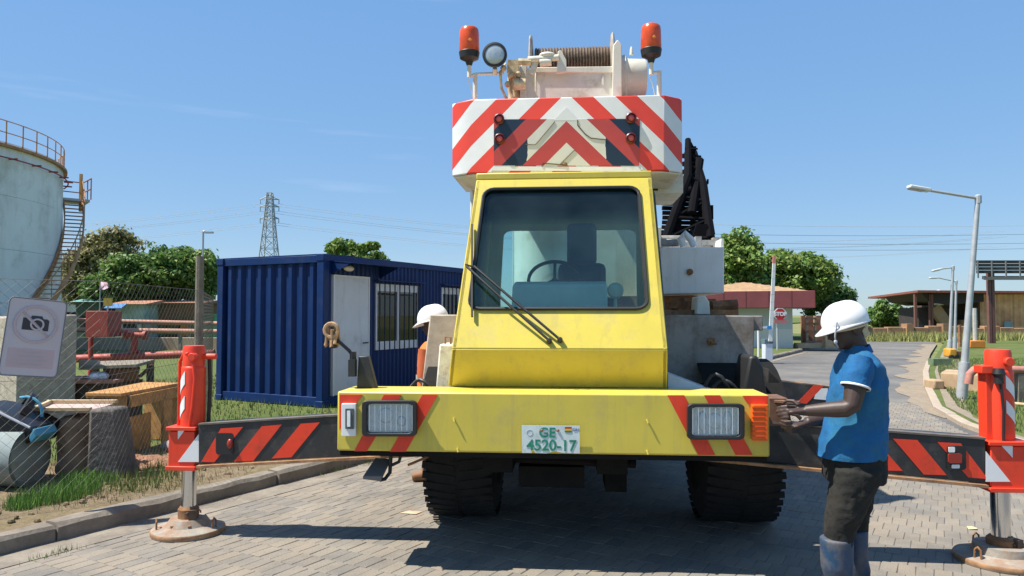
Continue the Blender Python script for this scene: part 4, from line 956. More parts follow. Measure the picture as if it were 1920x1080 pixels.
    for a in (R(-152), R(-8), R(100)):
        c = V((rX + pr * .83 * math.cos(a), ly + pr * .83 * math.sin(a), .05)); d = V((-math.sin(a), math.cos(a), 0)) * .022
        b = MB(); b.tube([c - d, c - d * .9 + V((0, 0, .05)), c + V((0, 0, .068)), c + d * .9 + V((0, 0, .05)), c + d], .007, 6); T(b, 'float_handle', rust, Fd)
    for a in (R(-60), R(-110)):
        b = MB(); c = V((rX + pr * .55 * math.cos(a), ly + pr * .55 * math.sin(a), .07)); b.lathe([(.016, -.01), (.016, .012)], c, n=6); T(b, 'bolt', rust, Fd)
LYL, LYR = TL(G(356, 998)).y, TL(G(1872, 1052)).y
lf, rf = LYL - .115, LYR - .115
bl = outrigger(-1, [(372, 797), (635, 780), (635, 857), (372, 871)], lf, .23)
for poly in ([(330, 450), (432, 443), (300, 605), (240, 603)], [(518, 440), (610, 432), (480, 598), (390, 602)], [(698, 428), (785, 422), (655, 582), (565, 588)]):
    decal(poly_conv(poly, 280, 620, 2.455), lf, 'red_stripe', redpaint, bl)
b = MB(); b.prism(rrect(405, 812, 438, 852, lf - .005, .3), (0, -.004, 0)); pk = T(b, 'pocket_shade_plate', blackplastic, bl)  # flat black plate: the dark of the beam's hole as plain colour
b = MB(); b.ball(TP(431, 832, lf - .012), (.022, .018, .035), 10, 8); T(b, 'marker_lamp', M('marker_red', (.30, .03, .02), .3), pk)
br_ = outrigger(1, [(1848, 824), (1660, 810), (1660, 889), (1848, 907)], rf, .23)
for poly in ([(80, 475), (187, 481), (315, 635), (215, 632)], [(275, 490), (378, 496), (497, 652), (410, 645)], [(-40, 470), (-5, 472), (122, 616), (40, 614), (-40, 530)]):
    decal(poly_conv(poly, 1640, 620, 2.346), rf, 'red_stripe', redpaint, br_)
b = MB(); b.prism(rrect(1775, 836, 1811, 881, rf - .005, .3), (0, -.004, 0)); pk = T(b, 'pocket_shade_plate', blackplastic, br_)  # black plate standing in for the shaded hole
b = MB(); b.prism(rrect(1778, 838, 1790, 848, rf - .0095, .3), (0, -.004, 0)); T(b, 'pocket_glint', whitefilm, pk); b = MB(); b.prism(rrect(1784, 871, 1799, 878, rf - .0095, .3), (0, -.004, 0)); T(b, 'pocket_glint', whitefilm, pk)  # glints inside the hole, laid on as white patches
b = MB(); b.prism(rrect(1777, 850, 1802, 868, rf - .0095, .3), (0, -.012, 0)); T(b, 'marker_lamp', M('marker_red', (.30, .03, .02), .3), pk)
jack(356, LYL, (327, 797, 378, 876), (648, 800, 45, 363), (872, 952, 27), (948, 990, 38, 62), 134, -1,
     [[(334, 806), (347, 806), (334, 824)], [(375, 811), (375, 866), (334, 866)]])
jack(1872, LYR, (1842, 823, 1905, 914), (655, 828, 47, 1872), (908, 1008, 31), (1004, 1046, 46, 84), 150, 1,
     [[(1848, 846), (1894, 903), (1848, 903)], [(1874, 832), (1898, 832), (1898, 858)]])
# rear right outrigger, seen past the man
b = MB(); RY = 3.75
b.prism([TP(1380, 705, RY), TP(1625, 733, RY), TP(1625, 793, RY), TP(1380, 765, RY)], (0, .23, 0)); rb = T(b, 'outrigger_beam', blacksteel, crane, bevel=.006)
b = MB(); b.bar(TP(1380, 704, RY + .05), TP(1600, 729.5, RY + .05), .09, .012); T(b, 'top_flange', rustrail, crane)
decal([(1494, 755), (1526, 722), (1544, 724), (1512, 757)], RY, 'red_stripe', redpaint, rb); decal([(1526, 748), (1532, 728), (1552, 728), (1550, 750)], RY, 'white_stripe', whitefilm, rb)
jack(1606, RY + .115, (1583, 724, 1629, 800), (672, 730, 32, 1606), (796, 850, 20), (846, 872, 28, 46), 100, 1, [])
# outrigger control levers by the front right corner
b = MB()
for k in range(3): b.bar(TP(1446, 752 + 9 * k, .40 + .05 * k), TP(1500 - 8 * k, 755 + 9 * k, .30 + .05 * k), .03, .02)
b.box(TP(1450, 768, .5), (.12, .25, .18)); T(b, 'control_levers', M('worn_brown_steel', (.17, .085, .05), .6, var=.35, vs=14), crane, bevel=.003)

# ================================================================== left: blue container cabin
CL = V((.46, .888, 0)).normalized(); C0 = V((-3.05, 11.95, .09)); CRZ = math.atan2(CL.y, CL.x)
cont = thing('container_cabin', 'blue corrugated container cabin with white door and barred windows', 'container', tuple(C0), CRZ)
CW, CLN, CH = 2.44, 6.06, 2.49
def T2(mb, name, mat, parent=cont, bevel=0., smooth=35): return mb.build(name, mat, parent, w=False, bevel=bevel, smooth=smooth)
def cpt(px, py):                                     # point on the long wall, in the container's frame
    n_ = V((-CL.y, CL.x, 0)); d = ray(px, py); o = V((0, 0, CAMH)); t = (C0 - o).dot(n_) / d.dot(n_); w = o + d * t - C0
    return w.dot(CL), w.z
def corrug(axis, a0, a1, z0, z1, period, depth, off):
    """axis 'x': wall along x at y=off, ribs towards -y; axis 'y': wall along y at x=off, ribs towards -x"""
    b = MB(); prof = []; t = a0
    while t < a1 - 1e-4:
        for f, d in ((0, 0), (.30, 0), (.5, 1), (.80, 1), (1.0, 0)):
            q = t + f * period
            if q > a1: break
            prof.append((q, d * depth))
        t += period
    prof.append((a1, 0))
    def pt(q, d, z): return V((q, off - d, z)) if axis == 'x' else V((off - d, q, z))
    vs = [pt(q, d, z) for q, d in prof for z in (z0, z1)]
    n = len(prof); b.add(vs, [(2 * i, 2 * i + 2, 2 * i + 3, 2 * i + 1) for i in range(n - 1) if abs(prof[i][0] - prof[i + 1][0]) > 1e-5 or prof[i][1] != prof[i + 1][1]])
    return b
for x in (0, CLN - .14):
    for y in (0, CW - .14):
        b = MB(); b.box2((x, y, 0), (x + .14, y + .14, CH)); T2(b, 'corner_post', blue, bevel=.012)
        for z in (-.005, CH - .11):
            b = MB(); b.box2((x - .012, y - .012, z), (x + .152, y + .152, z + .118)); T2(b, 'corner_casting', blue, bevel=.01)
b = MB(); b.box2((.02, .141, 0.02), (.12, CW - .141, .17)); T2(b, 'end_rail', blue, bevel=.006)
b = MB(); b.box2((.02, .141, CH - .13), (.12, CW - .141, CH - .01)); T2(b, 'end_rail', blue, bevel=.006)
b = MB(); b.box2((.141, .02, CH - .09), (CLN - .141, .10, CH - .01)); T2(b, 'top_rail', blue)
b = MB(); b.box2((.141, .02, .02), (CLN - .141, .10, .17)); T2(b, 'bottom_rail', blue)
b = MB(); b.box2((.03, .03, CH - .008), (CLN - .03, CW - .03, CH + .012)); T2(b, 'roof', blue)
b = MB(); b.box2((.12, .12, .03), (CLN - .1, CW - .05, .10)); T2(b, 'floor', bluedark)
T2(corrug('y', .141, CW - .141, .17, CH - .13, .235, .055, .10), 'end_wall', blue, smooth=0)
b = MB(); b.box2((CLN - .1, .141, .1), (CLN - .05, CW - .141, CH - .02)); b.box2((.141, CW - .06, .1), (CLN - .141, CW - .03, CH - .02)); T2(b, 'rear_wall', blue)
dx0, dx1 = cpt(627, 600)[0], cpt(695, 600)[0]; dzt = cpt(660, 517)[1]
w1 = (cpt(709, 600)[0], cpt(789, 600)[0], cpt(748, 654)[1], cpt(748, 534)[1]); w2 = (cpt(832, 600)[0], cpt(832, 600)[0] + (w1[1] - w1[0]), w1[2], w1[3])
zb_, zt2 = .17, CH - .09
for a0, a1, z0, z1 in ((.141, dx0, zb_, zt2), (dx0, dx1, dzt, zt2), (dx1, w1[0], zb_, zt2), (w1[0], w1[1], zb_, w1[2]), (w1[0], w1[1], w1[3], zt2), (w1[1], w2[0], zb_, zt2),
                       (w2[0], w2[1], zb_, w2[2]), (w2[0], w2[1], w2[3], zt2), (w2[1], CLN - .141, zb_, zt2)):
    T2(corrug('x', a0, a1, z0, z1, .118, .028, .075), 'side_wall', blue, smooth=0)
b = MB(); b.box2((dx0 + .03, .03, .175), (dx1 - .03, .075, dzt - .03)); dr_ = T2(b, 'door', doorwhite, bevel=.004)
b = MB(); b.box2((dx0, .02, .172), (dx0 + .029, .09, dzt)); b.box2((dx1 - .029, .02, .172), (dx1, .09, dzt)); b.box2((dx0 + .029, .02, dzt - .029), (dx1 - .029, .09, dzt)); T2(b, 'door_frame', barwhite, dr_)
b = MB(); b.tube([(dx1 - .10, .03, 1.02), (dx1 - .10, -.03, 1.02), (dx1 - .24, -.03, 1.02)], .011, 8); T2(b, 'handle', blackplastic, dr_)
for w_ in (w1, w2):
    b = MB(); b.box2((w_[0] + .02, .07, w_[2] + .02), (w_[1] - .02, .08, w_[3] - .02)); W = T2(b, 'window', glass_dark)
    b = MB(); e = .035
    b.box2((w_[0], .045, w_[2]), (w_[0] + e, .085, w_[3])); b.box2((w_[1] - e, .045, w_[2]), (w_[1], .085, w_[3])); xm = (w_[0] + w_[1]) / 2
    b.box2((w_[0] + e, .05, w_[2]), (w_[1] - e, .085, w_[2] + e)); b.box2((w_[0] + e, .05, w_[3] - e), (w_[1] - e, .085, w_[3])); b.box2((xm - .025, .048, w_[2] + e), (xm + .025, .08, w_[3] - e)); T2(b, 'window_frame', barwhite, W)
    nb = 9
    for k in range(nb):
        x = w_[0] + .06 + (w_[1] - w_[0] - .12) * k / (nb - 1)
        b = MB(); b.box2((x - .009, .005, w_[2] - .005), (x + .009, .022, w_[3] + .005)); T2(b, 'bar', M('bar_navy', (.012, .02, .05), .6), W)
        for z0, z1 in ((w_[2] - .01, w_[2] + .14), (w_[3] - .11, w_[3] + .01)):
            if k < nb - 1: pass
    b = MB(); b.box2((w_[0] - .06, -.06, w_[3] + .05), (w_[1] + .1, .046, w_[3] + .065)); T2(b, 'drip_ledge', blue, W)
# white curtain pelmets seen top and bottom behind the bars
    for z0, z1 in ((w_[2] + .035, w_[2] + .15), (w_[3] - .13, w_[3] - .036)):
        b = MB(); b.box2((w_[0] + .036, .060, z0), (w_[1] - .036, .068, z1)); T2(b, 'frosted_band', M('frosted_film', (.62, .66, .70), .6), W)
    b = MB(); b.box2((w_[0] - .1, .6, .2), (w_[1] + .1, .65, w_[3])); T2(b, 'dim_interior', M('dim_interior_grey', (.06, .065, .07), .8), W)
b = MB(); b.add([V((dx0 - .05, .07, CH - .10)), V((dx1 + .35, .07, CH - .10)), V((dx1 + .35, -.38, CH - .14)), V((dx0 - .05, -.38, CH - .14)), V((dx0 - .05, .07, CH - .085)), V((dx1 + .35, .07, CH - .085)), V((dx1 + .35, -.38, CH - .125)), V((dx0 - .05, -.38, CH - .125))], [(0, 1, 2, 3), (7, 6, 5, 4), (0, 4, 5, 1), (1, 5, 6, 2), (2, 6, 7, 3), (3, 7, 4, 0)]); ca = T2(b, 'door_canopy', blue)
for x in (dx0 - .04, dx1 + .33):
    b = MB(); b.prism([V((x, .07, CH - .11)), V((x, -.36, CH - .145)), V((x, .07, CH - .33))], (.012, 0, 0)); T2(b, 'canopy_bracket', blue, ca)
b = MB(); b.ball(((dx0 + dx1) / 2 - .1, .02, dzt + .12), (.13, .05, .05), 12, 8); T2(b, 'porch_lamp', M('lamp_dome', (.72, .68, .55), .4), cont)

# ================================================================== left: chain link fence with its sign
F0, F1, F2, F3 = V((-5.9, 4.3, .1)), V((-3.45, 6.2, .1)), V((-3.60, 8.6, .1)), V((-5.0, 12.4, .1))
fence = thing('chain_link_fence', 'grey chain link fence along the left verge with a tall post', 'fence', tuple(F1))
wire = M('dull_wire', (.13, .125, .115), .6, .3, var=.2)
def mesh_panel(a, c, h, pitch=.062):
    b = MB(); L = (c - a).length; d = (c - a).normalized(); nn = V((-d.y, d.x, 0)); k = -h; r = .0011
    def strand(x0, z0, x1, z1, off):
        p, q = a + d * x0 + V((0, 0, z0)) + nn * off, a + d * x1 + V((0, 0, z1)) + nn * off
        b.tube([p, q], r, 3, False)
    s = -h
    while s < L:
        x0, z0, x1, z1 = s, 0., s + h, h
        if x0 < 0: z0 += -x0; x0 = 0
        if x1 > L: z1 -= x1 - L; x1 = L
        if x1 > x0: strand(x0, z0, x1, z1, .002); strand(L - x0, z0, L - x1, z1, -.002)
        s += pitch * math.sqrt(2)
    for z in (.02, h * .55, h): b.tube([a + V((0, 0, z)), c + V((0, 0, z))], .0022, 4, False)
    return b
for a, c in ((F0, F1), (F1, F2), (F2, F3)):
    o = mesh_panel(a, c, 1.78).build('wire_mesh', wire, fence, smooth=0, fixn=False)
postm = M('mossy_post', (.17, .15, .115), .9, var=.3, vs=9, bump=.2)
b = MB(); p0 = V((-3.60, 8.6, 0)); tp = P(375, 481, 8.6); b.tube([p0, V((tp.x, tp.y, 1.2)), tp], [.052, .05, .046], 10); b.build('post', postm, fence)
b = MB(); b.tube([F0, F0 + V((0, 0, 1.9))], .035, 10); b.build('post', postm, fence)
# sign hung on the fence
sc0, sx, su = P(63, 633, 5.62), V((.86, .51, 0)), V((.10, .06, 1)).normalized()
sx = (V((.79, .61, 0)) - V((0, 0, .11))).normalized(); sn = sx.cross(V((0, 0, 1))).normalized(); su = sn.cross(sx) * -1
if su.z < 0: su = -su
sgn = thing('no_photography_sign', 'faded white no photography sign hung on the chain link fence', 'sign', tuple(sc0))
def rl(w, h, rad=.14): return [sc0 + sx * (x * w / 2) + su * (y * h / 2) for x, y in round_loop(rad)]
nf = sn if sn.y < 0 else -sn
signw = M('faded_sign_white', (.50, .475, .50), .5, var=.05, vs=3); pinkf = M('faded_sign_pink', (.48, .39, .41), .5, var=.05)
b = MB(); b.prism(rl(.37, .58), nf * .006); b.build('sign_plate', signw, sgn, smooth=0)
b = MB(); lp = rl(.372, .582); b.tube([p + nf * .005 for p in lp + lp[:1]], .005, 6, False); b.build('sign_rim', M('sign_rim_grey', (.16, .17, .18)), sgn)
def son(x, y, o=.0075): return sc0 + sx * x + su * y + nf * o
b = MB(); b.tube([son(.135 * math.cos(a), .10 + .135 * math.sin(a)) for a in [2 * math.pi * k / 36 for k in range(37)]], .011, 4, False); b.tube([son(-.09, .19), son(.09, .01)], .009, 4); b.build('prohibition_ring', pinkf, sgn)
cam_b = M('pictogram_black', (.03, .03, .04), .5)
b = MB(); b.prism([son(-.085, .055), son(.085, .055), son(.085, .135), son(.07, .145), son(.045, .145), son(.035, .165), son(-.03, .165), son(-.04, .145), son(-.085, .145)], nf * .001); b.build('camera_pictogram', cam_b, sgn, smooth=0)
b = MB(); b.tube([son(.01 + .040 * math.cos(a), .10 + .040 * math.sin(a), .010) for a in [2 * math.pi * k / 24 for k in range(25)]], .007, 5, False); b.tube([son(-.075, .165, .0105), son(.06, .04, .0105)], .008, 4); b.build('pictogram_lens', signw, sgn)
b = MB(); b.prism([son(-.15, -.23, .0065), son(.15, -.23, .0065), son(.15, -.085, .0065), son(-.15, -.085, .0065)], nf * .001); b.build('faded_text_panel', pinkf, sgn, smooth=0)
b = MB()
for k, wd in enumerate((.10, .09, .11, .08)): b.bar(son(-wd, -.112 - .03 * k, .009), son(wd, -.112 - .03 * k, .009), .009, .002, up=nf)
tag(b.build('faded_text_lines', M('faded_text', (.42, .39, .42), .5), sgn), kind='stuff')

# ================================================================== left: junk behind the fence
def prism_px(mb, pts, D, depth): mb.prism([P(x, y, D) for x, y in pts], (0, depth, 0)); return mb
b = MB(); D = 9.2; x0, x1 = P(42, 700, D).x, P(118, 700, D + .3).x
b.hexa([V(v) for v in ((x0 - .95, D + .55, .08), (x0 - .95, D + .55, 1.57), (x1 - .95 + .35, D + 1.3, .08), (x1 - .95 + .35, D + 1.3, 1.6), (x0, D - .1, .08), (x0, D - .1, 1.57), (x1 + .02, D + .55, .08), (x1 + .02, D + .55, 1.6))])
single(b.build('concrete_pillar', pillarconc, bevel=.02), 'rough concrete block pillar standing behind the no photography sign', 'pillar')
# tree stump table: log, slab leaning, board on top
c = G(128, 895, .11) + V((0, .1, 0)); top = P(128, 775, c.y).z
b = MB(); pts = [(0, -.01), (.25, 0), (.5, .01), (.75, 0), (1, 0)]
b.tube([c + V((.01 * math.sin(9 * t), 0, -.02 + (top - .09) * t)) for t, _ in pts], [.17, .155, .15, .16, .165], 14)
st_ = b.build('log_stump', bark, smooth=60); dm = st_.modifiers.new('rough', 'DISPLACE'); tx = bpy.data.textures.new('rough', 'CLOUDS'); tx.noise_scale = .12; dm.texture = tx; dm.strength = .05; ss = st_.modifiers.new('s', 'SUBSURF'); ss.levels = ss.render_levels = 2
st_.modifiers.move(1, 0); single(st_, 'peeling brown log stump carrying the frayed board', 'stump')
g = G(192, 903, .11); b = MB(); z1 = P(190, 768, g.y).z; xa, xb = P(160, 890, g.y).x, P(226, 890, g.y).x; xt0, xt1 = P(163, 775, g.y).x, P(208, 775, g.y).x
b.hexa([V((xa, g.y, .08)), V((xt0, g.y + .02, z1)), V((xa, g.y + .3, .08)), V((xt0, g.y + .28, z1)), V((xb, g.y + .05, .08)), V((xt1, g.y + .06, z1)), V((xb, g.y + .35, .08)), V((xt1, g.y + .32, z1)), ])
so = b.build('stone_slab', M('shaded_grey_stone', (.115, .10, .088), .95, var=.3, vs=8, bump=.5, bs=25), bevel=.03); single(so, 'shade-dark grey upright slab flaring at its foot beside the log stump', 'slab')  # stone colour darkened to stand for the slab's shadow
Db = c.y - .12; b = MB(); z_ = top + .005
brd = thing('scrap_board', 'pale framed scrap board lying on the log stump', 'board', tuple(P(130, 790, Db)))
q = [P(62, 778, Db - .05), P(165, 790, Db - .05), P(213, 764, Db + .55), P(95, 755, Db + .55)]
for v in q: v.z = z_ + .02
b.prism(q, (0, 0, .015)); b.build('panel', M('pinkish_board', (.44, .33, .30), .8, var=.25, vs=10), brd)
for i, j, w_ in ((0, 1, .045), (3, 2, .04), (0, 3, .035)):
    b = MB(); ext = (q[j] - q[i]) * .05; b.bar(q[i] - ext + V((0, 0, .035)), q[j] + ext + V((0, 0, .035)), w_, .035); b.build('batten', plank, brd, bevel=.004)
# blue-grey culvert pipe and black bucket seat with blue trim
g = G(20, 915, .11); b = MB(); r = .25; cpt_ = V((P(66, 860, g.y - .2).x - .20, g.y + .05, .11 + r)); e = V((-1, .10, 0)).normalized()
b.lathe([(r, 0), (r, 1.6), (r - .03, 1.6), (r - .03, .01), (r - .03, 0)][:2] + [(r - .03, 1.6), (r - .03, 0), (r, 0)], cpt_, e, 32)
single(b.build('culvert_pipe', M('blue_grey_pipe', (.21, .255, .255), .8, var=.15, vs=6, dirt=(.24, .21, .16), dirt_amt=.45, ds=4)), 'pale blue grey pipe lying behind the fence under black bin', 'pipe')
bk = thing('black_bin', 'black plastic bin with blue trim lying on the grey pipe', 'bin', tuple(P(30, 825, g.y + .05)))
b = MB(); Dk = g.y - .02; g = g + V((-.12, 0, 0))
prism_px(b, [(-60, 760), (-60, 835), (45, 838), (60, 803), (0, 770)], Dk, .45); b.build('body', M('black_bin_plastic', (.012, .013, .018), .45, var=.2), bk, bevel=.02)
b = MB(); b.tube([P(-40, 752, Dk - .01), P(-5, 772, Dk - .01), P(56, 802, Dk - .01)], .012, 8); b.build('rim', M('pale_rim', (.35, .37, .42), .5), bk)
b = MB(); prism_px(b, [(54, 820), (62, 804), (68, 818), (57, 832)], Dk - .02, .3); b.build('blue_clip', M('sky_blue_plastic', (.06, .28, .42), .5), bk, bevel=.008)
b = MB(); c2 = P(52, 772, Dk + .3); b.lathe([(.16, 0), (.17, .06), (.13, .07), (.13, .0)], c2, (-.7, -.5, .5), 24); b.build('wheel', blackplastic, bk)
b = MB(); b.tube([c2 + V((.02 + .15 * math.sin(a), -.06, .14 * math.cos(a))) for a in [R(-20 + 25 * k) for k in range(6)]], .014, 8); b.build('blue_hoop', M('sky_blue_plastic', (.06, .28, .42), .5), bk)
# plywood desk
dk = thing('plywood_desk', 'weathered orange plywood desk standing behind the fence', 'desk', tuple(G(270, 860, .11)))
D = 8.05; zt3 = P(230, 738, D).z
q = [P(160, 741, D - .25), P(228, 739, D - .3), P(338, 722, D + .9), P(270, 722, D + 1.0)]
for v in q: v.z = zt3
b = MB(); b.prism(q, (0, 0, .035)); b.build('desk_top', plywood, dk, bevel=.004)
la, lb, lc, ld = P(162, 741, D - .2), P(240, 741, D - .22), P(335, 725, D + .85), P(270, 725, D + .95)
for k, (s0, s1, z0, nm) in enumerate(((la, lb, .10, 'side_panel'), (lb, lc, .62, 'front_panel'), (lc, ld, .10, 'side_panel'))):
    b = MB(); d = (s1 - s0); d.z = 0; n_ = V((d.y, -d.x, 0)).normalized() * .022
    if nm == 'side_panel' and k == 0:
        for f0, f1, zz0, zz1 in ((.02, .98, .72, zt3 - .002), (.62, .98, .10, .72)): b.prism([V((s0.x + d.x * f, s0.y + d.y * f, z)) for f, z in ((f0, zz0), (f1, zz0), (f1, zz1), (f0, zz1))], n_)
    else: b.prism([V((s0.x + d.x * f, s0.y + d.y * f, z)) for f, z in ((.02, z0), (.98, z0), (.98, zt3 - .002), (.02, zt3 - .002))], n_)
    b.build(nm, plywood, dk)
d = lc - lb; d.z = 0; n_ = V((-d.y, d.x, 0)).normalized()
for f0, f1, z0, z1, o in ((.03, .52, .10, .50, .05), (.60, .78, .10, .62, -.05)):
    b = MB(); b.prism([V((lb.x + d.x * f, lb.y + d.y * f, z)) + n_ * o for f, z in ((f0, z0), (f1, z0), (f1, z1), (f0, z1))], n_ * .03); b.build('lower_panel', plywood, dk)
# dark bench with a broken tray on it
bn = thing('dark_bench', 'dark wooden bench with reddish top behind the plywood desk', 'bench', tuple(G(190, 775, .11)))
D = 10.0; b = MB(); zt4 = P(180, 717, D).z; q = [P(112, 722, D - .2), P(215, 722, D - .2), P(262, 711, D + .5), P(150, 709, D + .6)]
for v in q: v.z = zt4
b.prism(q, (0, 0, .05)); b.build('bench_top', M('reddish_board', (.38, .17, .11), .75, var=.3, vs=8), bn, bevel=.006)
b = MB(); b.prism([V((v.x * .995, v.y + .04, .1)) for v in q], (0, 0, zt4 - .102)); b.build('bench_body', darkwood, bn)
tr = thing('broken_tray', 'broken grey wooden tray on a bucket on the dark bench', 'tray', tuple(P(225, 712, 10.2)))
b = MB(); b.lathe([(.19, 0), (.23, .17), (.21, .19)], P(228, 714, 10.2), n=18); b.build('bucket', M('brown_bucket', (.16, .075, .04), .8, var=.3), tr)
b = MB(); zz = P(228, 690, 10.2).z; q = [P(148, 696, 9.9), P(255, 700, 9.9), P(290, 684, 10.7), P(170, 682, 10.7)]
for i, v in enumerate(q): v.z = zz + (.0, .03, .05, .02)[i]
b.prism(q, (0, 0, .04)); b.build('tray_panel', M('grey_board', (.20, .17, .13), .85, var=.3, vs=8), tr)
b = MB(); b.bar(P(150, 684, 10.0), P(185, 684, 10.0), .06, .13); b.build('tray_end', M('pale_grey_board', (.34, .30, .25), .85), tr)
b = MB(); b.tube([P(262, 706, 10.3), P(280, 690, 10.4), P(287, 684, 10.4)], .025, 6); b.build('prop_stick', darkwood, tr)
b = MB(); c = P(193, 712, 10.0)
for k in range(7): b.ball(c + V((random.uniform(-.14, .14), random.uniform(-.06, .06), .03 + random.uniform(0, .04))), (random.uniform(.05, .10), .07, random.uniform(.03, .06)), 8, 6)
single(b.build('white_bag', M('white_plastic_bag', (.72, .74, .78), .5), smooth=60), 'crumpled white plastic bag lying on the dark bench', 'bag')
# red soil heap by the desk
b = MB(); random.seed(21)
for k in range(60):
    c = G(random.uniform(235, 330), random.uniform(862, 880), .11); r = random.uniform(.03, .07); b.ball(c + V((0, 0, r * .3)), (r * 1.4, r * 1.3, r * .6), 7, 5)
tag(b.build('soil_heap', M('red_soil', (.26, .13, .075), .95, var=.3, vs=15, bump=.4)), 'reddish brown soil clods heaped in front of the plywood desk', 'soil', kind='stuff')
b = MB(); c = G(318, 850, .11); 
for k in range(5): b.ball(c + V((random.uniform(-.1, .1), random.uniform(0, .1), .06)), (.09, .08, .07), 8, 6)
single(b.build('grey_sack', M('grey_sack', (.30, .27, .25), .85), smooth=60), 'pale grey sack lying under the right end of the plywood desk', 'sack')

# ================================================================== left: fire mains in the field
def pipe(name, a, c, r, label, cat='pipe', mat=redpipe, stands=()):
    o = thing(name, label, cat, (a.x, a.y, .1))
    b = MB(); b.tube([a, c], r, 12); b.build('pipe_run', mat, o)
    for t in stands:
        p = a.lerp(c, t); b = MB(); b.box2((p.x - .06, p.y - .05, .08), (p.x + .06, p.y + .05, p.z - r * .8)); b.build('pipe_support', darkwood if mat is redpipe else concrete, o)
    return o
D = 16.0; zp = P(250, 671, D).z
pipe('fire_main', P(60, 676, D), P(402, 662, D), .085, 'thick red fire main nearest the fence running across the grass', stands=(.05, .35, .65, .93))
bx = thing('hydrant_box', 'square red hose box on a red post above the grass', 'box', (P(175, 640, D - .4).x, D - .4, .1))
b = MB(); a0, a1 = P(160, 632, D - .6), P(203, 583, D - .6); b.box2((a0.x, D - .6, a0.z), (a1.x, D - .05, a1.z)); b.build('box_body', redpipe, bx, bevel=.01)
rot_ = None
b = MB(); p = P(171, 632, D - .35); b.tube([(p.x, p.y, .08), (p.x, p.y, p.z + .02)], .05, 10); b.build('box_post', redpipe, bx)
hy = thing('fire_monitor', 'red tee shaped fire monitor standing on the fire main', 'hydrant', (P(252, 640, D).x, D, zp))
b = MB(); p = P(252, 664, D); b.tube([(p.x, D, p.z), (p.x, D, P(252, 630, D).z)], .075, 12); b.lathe([(.11, 0), (.11, .04)], (p.x, D, P(252, 660, D).z), n=14); b.build('riser', redpipe, hy)
b = MB(); b.tube([P(232, 627, D), P(276, 629, D)], .06, 12); b.lathe([(.10, -.03), (.10, .03)], P(236, 627, D), (1, 0, 0), 14); b.lathe([(.10, -.03), (.10, .03)], P(272, 629, D), (1, 0, 0), 14); b.build('tee_arm', redpipe, hy)
pinkpipe = M('bleached_red_pipe', (.42, .20, .14), .7, var=.2, vs=4, dirt=(.30, .24, .17), dirt_amt=.4)
pipe('far_main', P(60, 599, 38), P(408, 607, 38), .12, 'upper of two bleached red mains far across the field', mat=pinkpipe, stands=(.1, .35, .6, .85))
pipe('far_main', P(60, 617, 30), P(408, 622, 30), .10, 'lower of two bleached red mains far across the field', mat=pinkpipe, stands=(.2, .5, .8))
lowall = M('bund_wall_tan', (.40, .32, .22), .9, var=.2, vs=1.5, dirt=(.28, .17, .11), dirt_amt=.5, ds=.8)
b = MB(); a = P(60, 622, 32); c = P(420, 624, 32); b.prism([V((a.x, 32, .05)), V((c.x, 31.5, .05)), V((c.x, 31.5, .62)), V((a.x, 32, .62))], (0, .3, 0)); single(b.build('bund_wall', lowall, bevel=.02), 'long low tan bund wall across the field behind the mains', 'wall')

# ================================================================== storage tank
TC, TR, TH_ = V((-27.2, 29.3, 0)), 8.0, 8.2
tank = thing('storage_tank', 'huge pale grey steel storage tank with spiral stair and rooftop railing', 'tank', tuple(TC))
tankm = M('tank_paint', (.74, .745, .73), .55, var=.06, vs=.35, dirt=(.44, .44, .40), dirt_amt=.3, ds=.5, streak=((.40, .38, .31), .5, 1.2))
orange_s = M('stair_ochre', (.40, .19, .07), .6, var=.2, vs=3, dirt=RUST, dirt_amt=.3)
NS = 96
for k in range(4):                                  # shell courses
    z0, z1 = 2.05 * k, 2.05 * (k + 1) - .012; b = MB(); r = TR - .012 * k
    b.lathe([(r - .02, z0), (r, z0), (r, z1), (r - .02, z1)], TC, n=NS); b.build('shell_course', tankm, tank, smooth=20)
b = MB(); b.lathe([(TR - .3, 8.18), (TR - .05, 8.19), (0.1, 8.9)], TC, n=NS); b.build('roof', tankm, tank)
b = MB(); b.lathe([(TR - .02, 7.98), (TR + .12, 7.98), (TR + .12, 8.08), (TR - .02, 8.08)], TC, n=NS); b.build('wind_girder', orange_s, tank)
def tc_(a, r, z): return TC + V((r * math.cos(a), r * math.sin(a), z))
ang0 = math.atan2(-TC.y, -TC.x)                     # direction of the camera seen from the tank
rl_ = M('rust_red_rail', (.34, .12, .08), .6)
b = MB()
for z in (8.55, 9.0): b.tube([tc_(ang0 + R(-100 + 2.5 * k), TR - .02, z) for k in range(81)], .022, 5, False)
b.build('handrail', orange_s, tank)
for k in range(34):
    a = ang0 + R(-100 + 6 * k); b = MB(); b.tube([tc_(a, TR - .02, 8.05), tc_(a, TR - .02, 9.0)], .025, 5); b.build('baluster', orange_s, tank)
b = MB(); b.tube([tc_(ang0 + R(-20 + 2.5 * k), TR + .15, 7.55) for k in range(45)], .03, 5, False); 
b.build('foam_pipe', redpipe, tank)
for k in range(12):
    a = ang0 + R(-15 + 9 * k); b = MB(); b.tube([tc_(a, TR, 7.55), tc_(a, TR + .35, 7.55)], .035, 5); b.build('pipe_bracket', redpipe, tank)
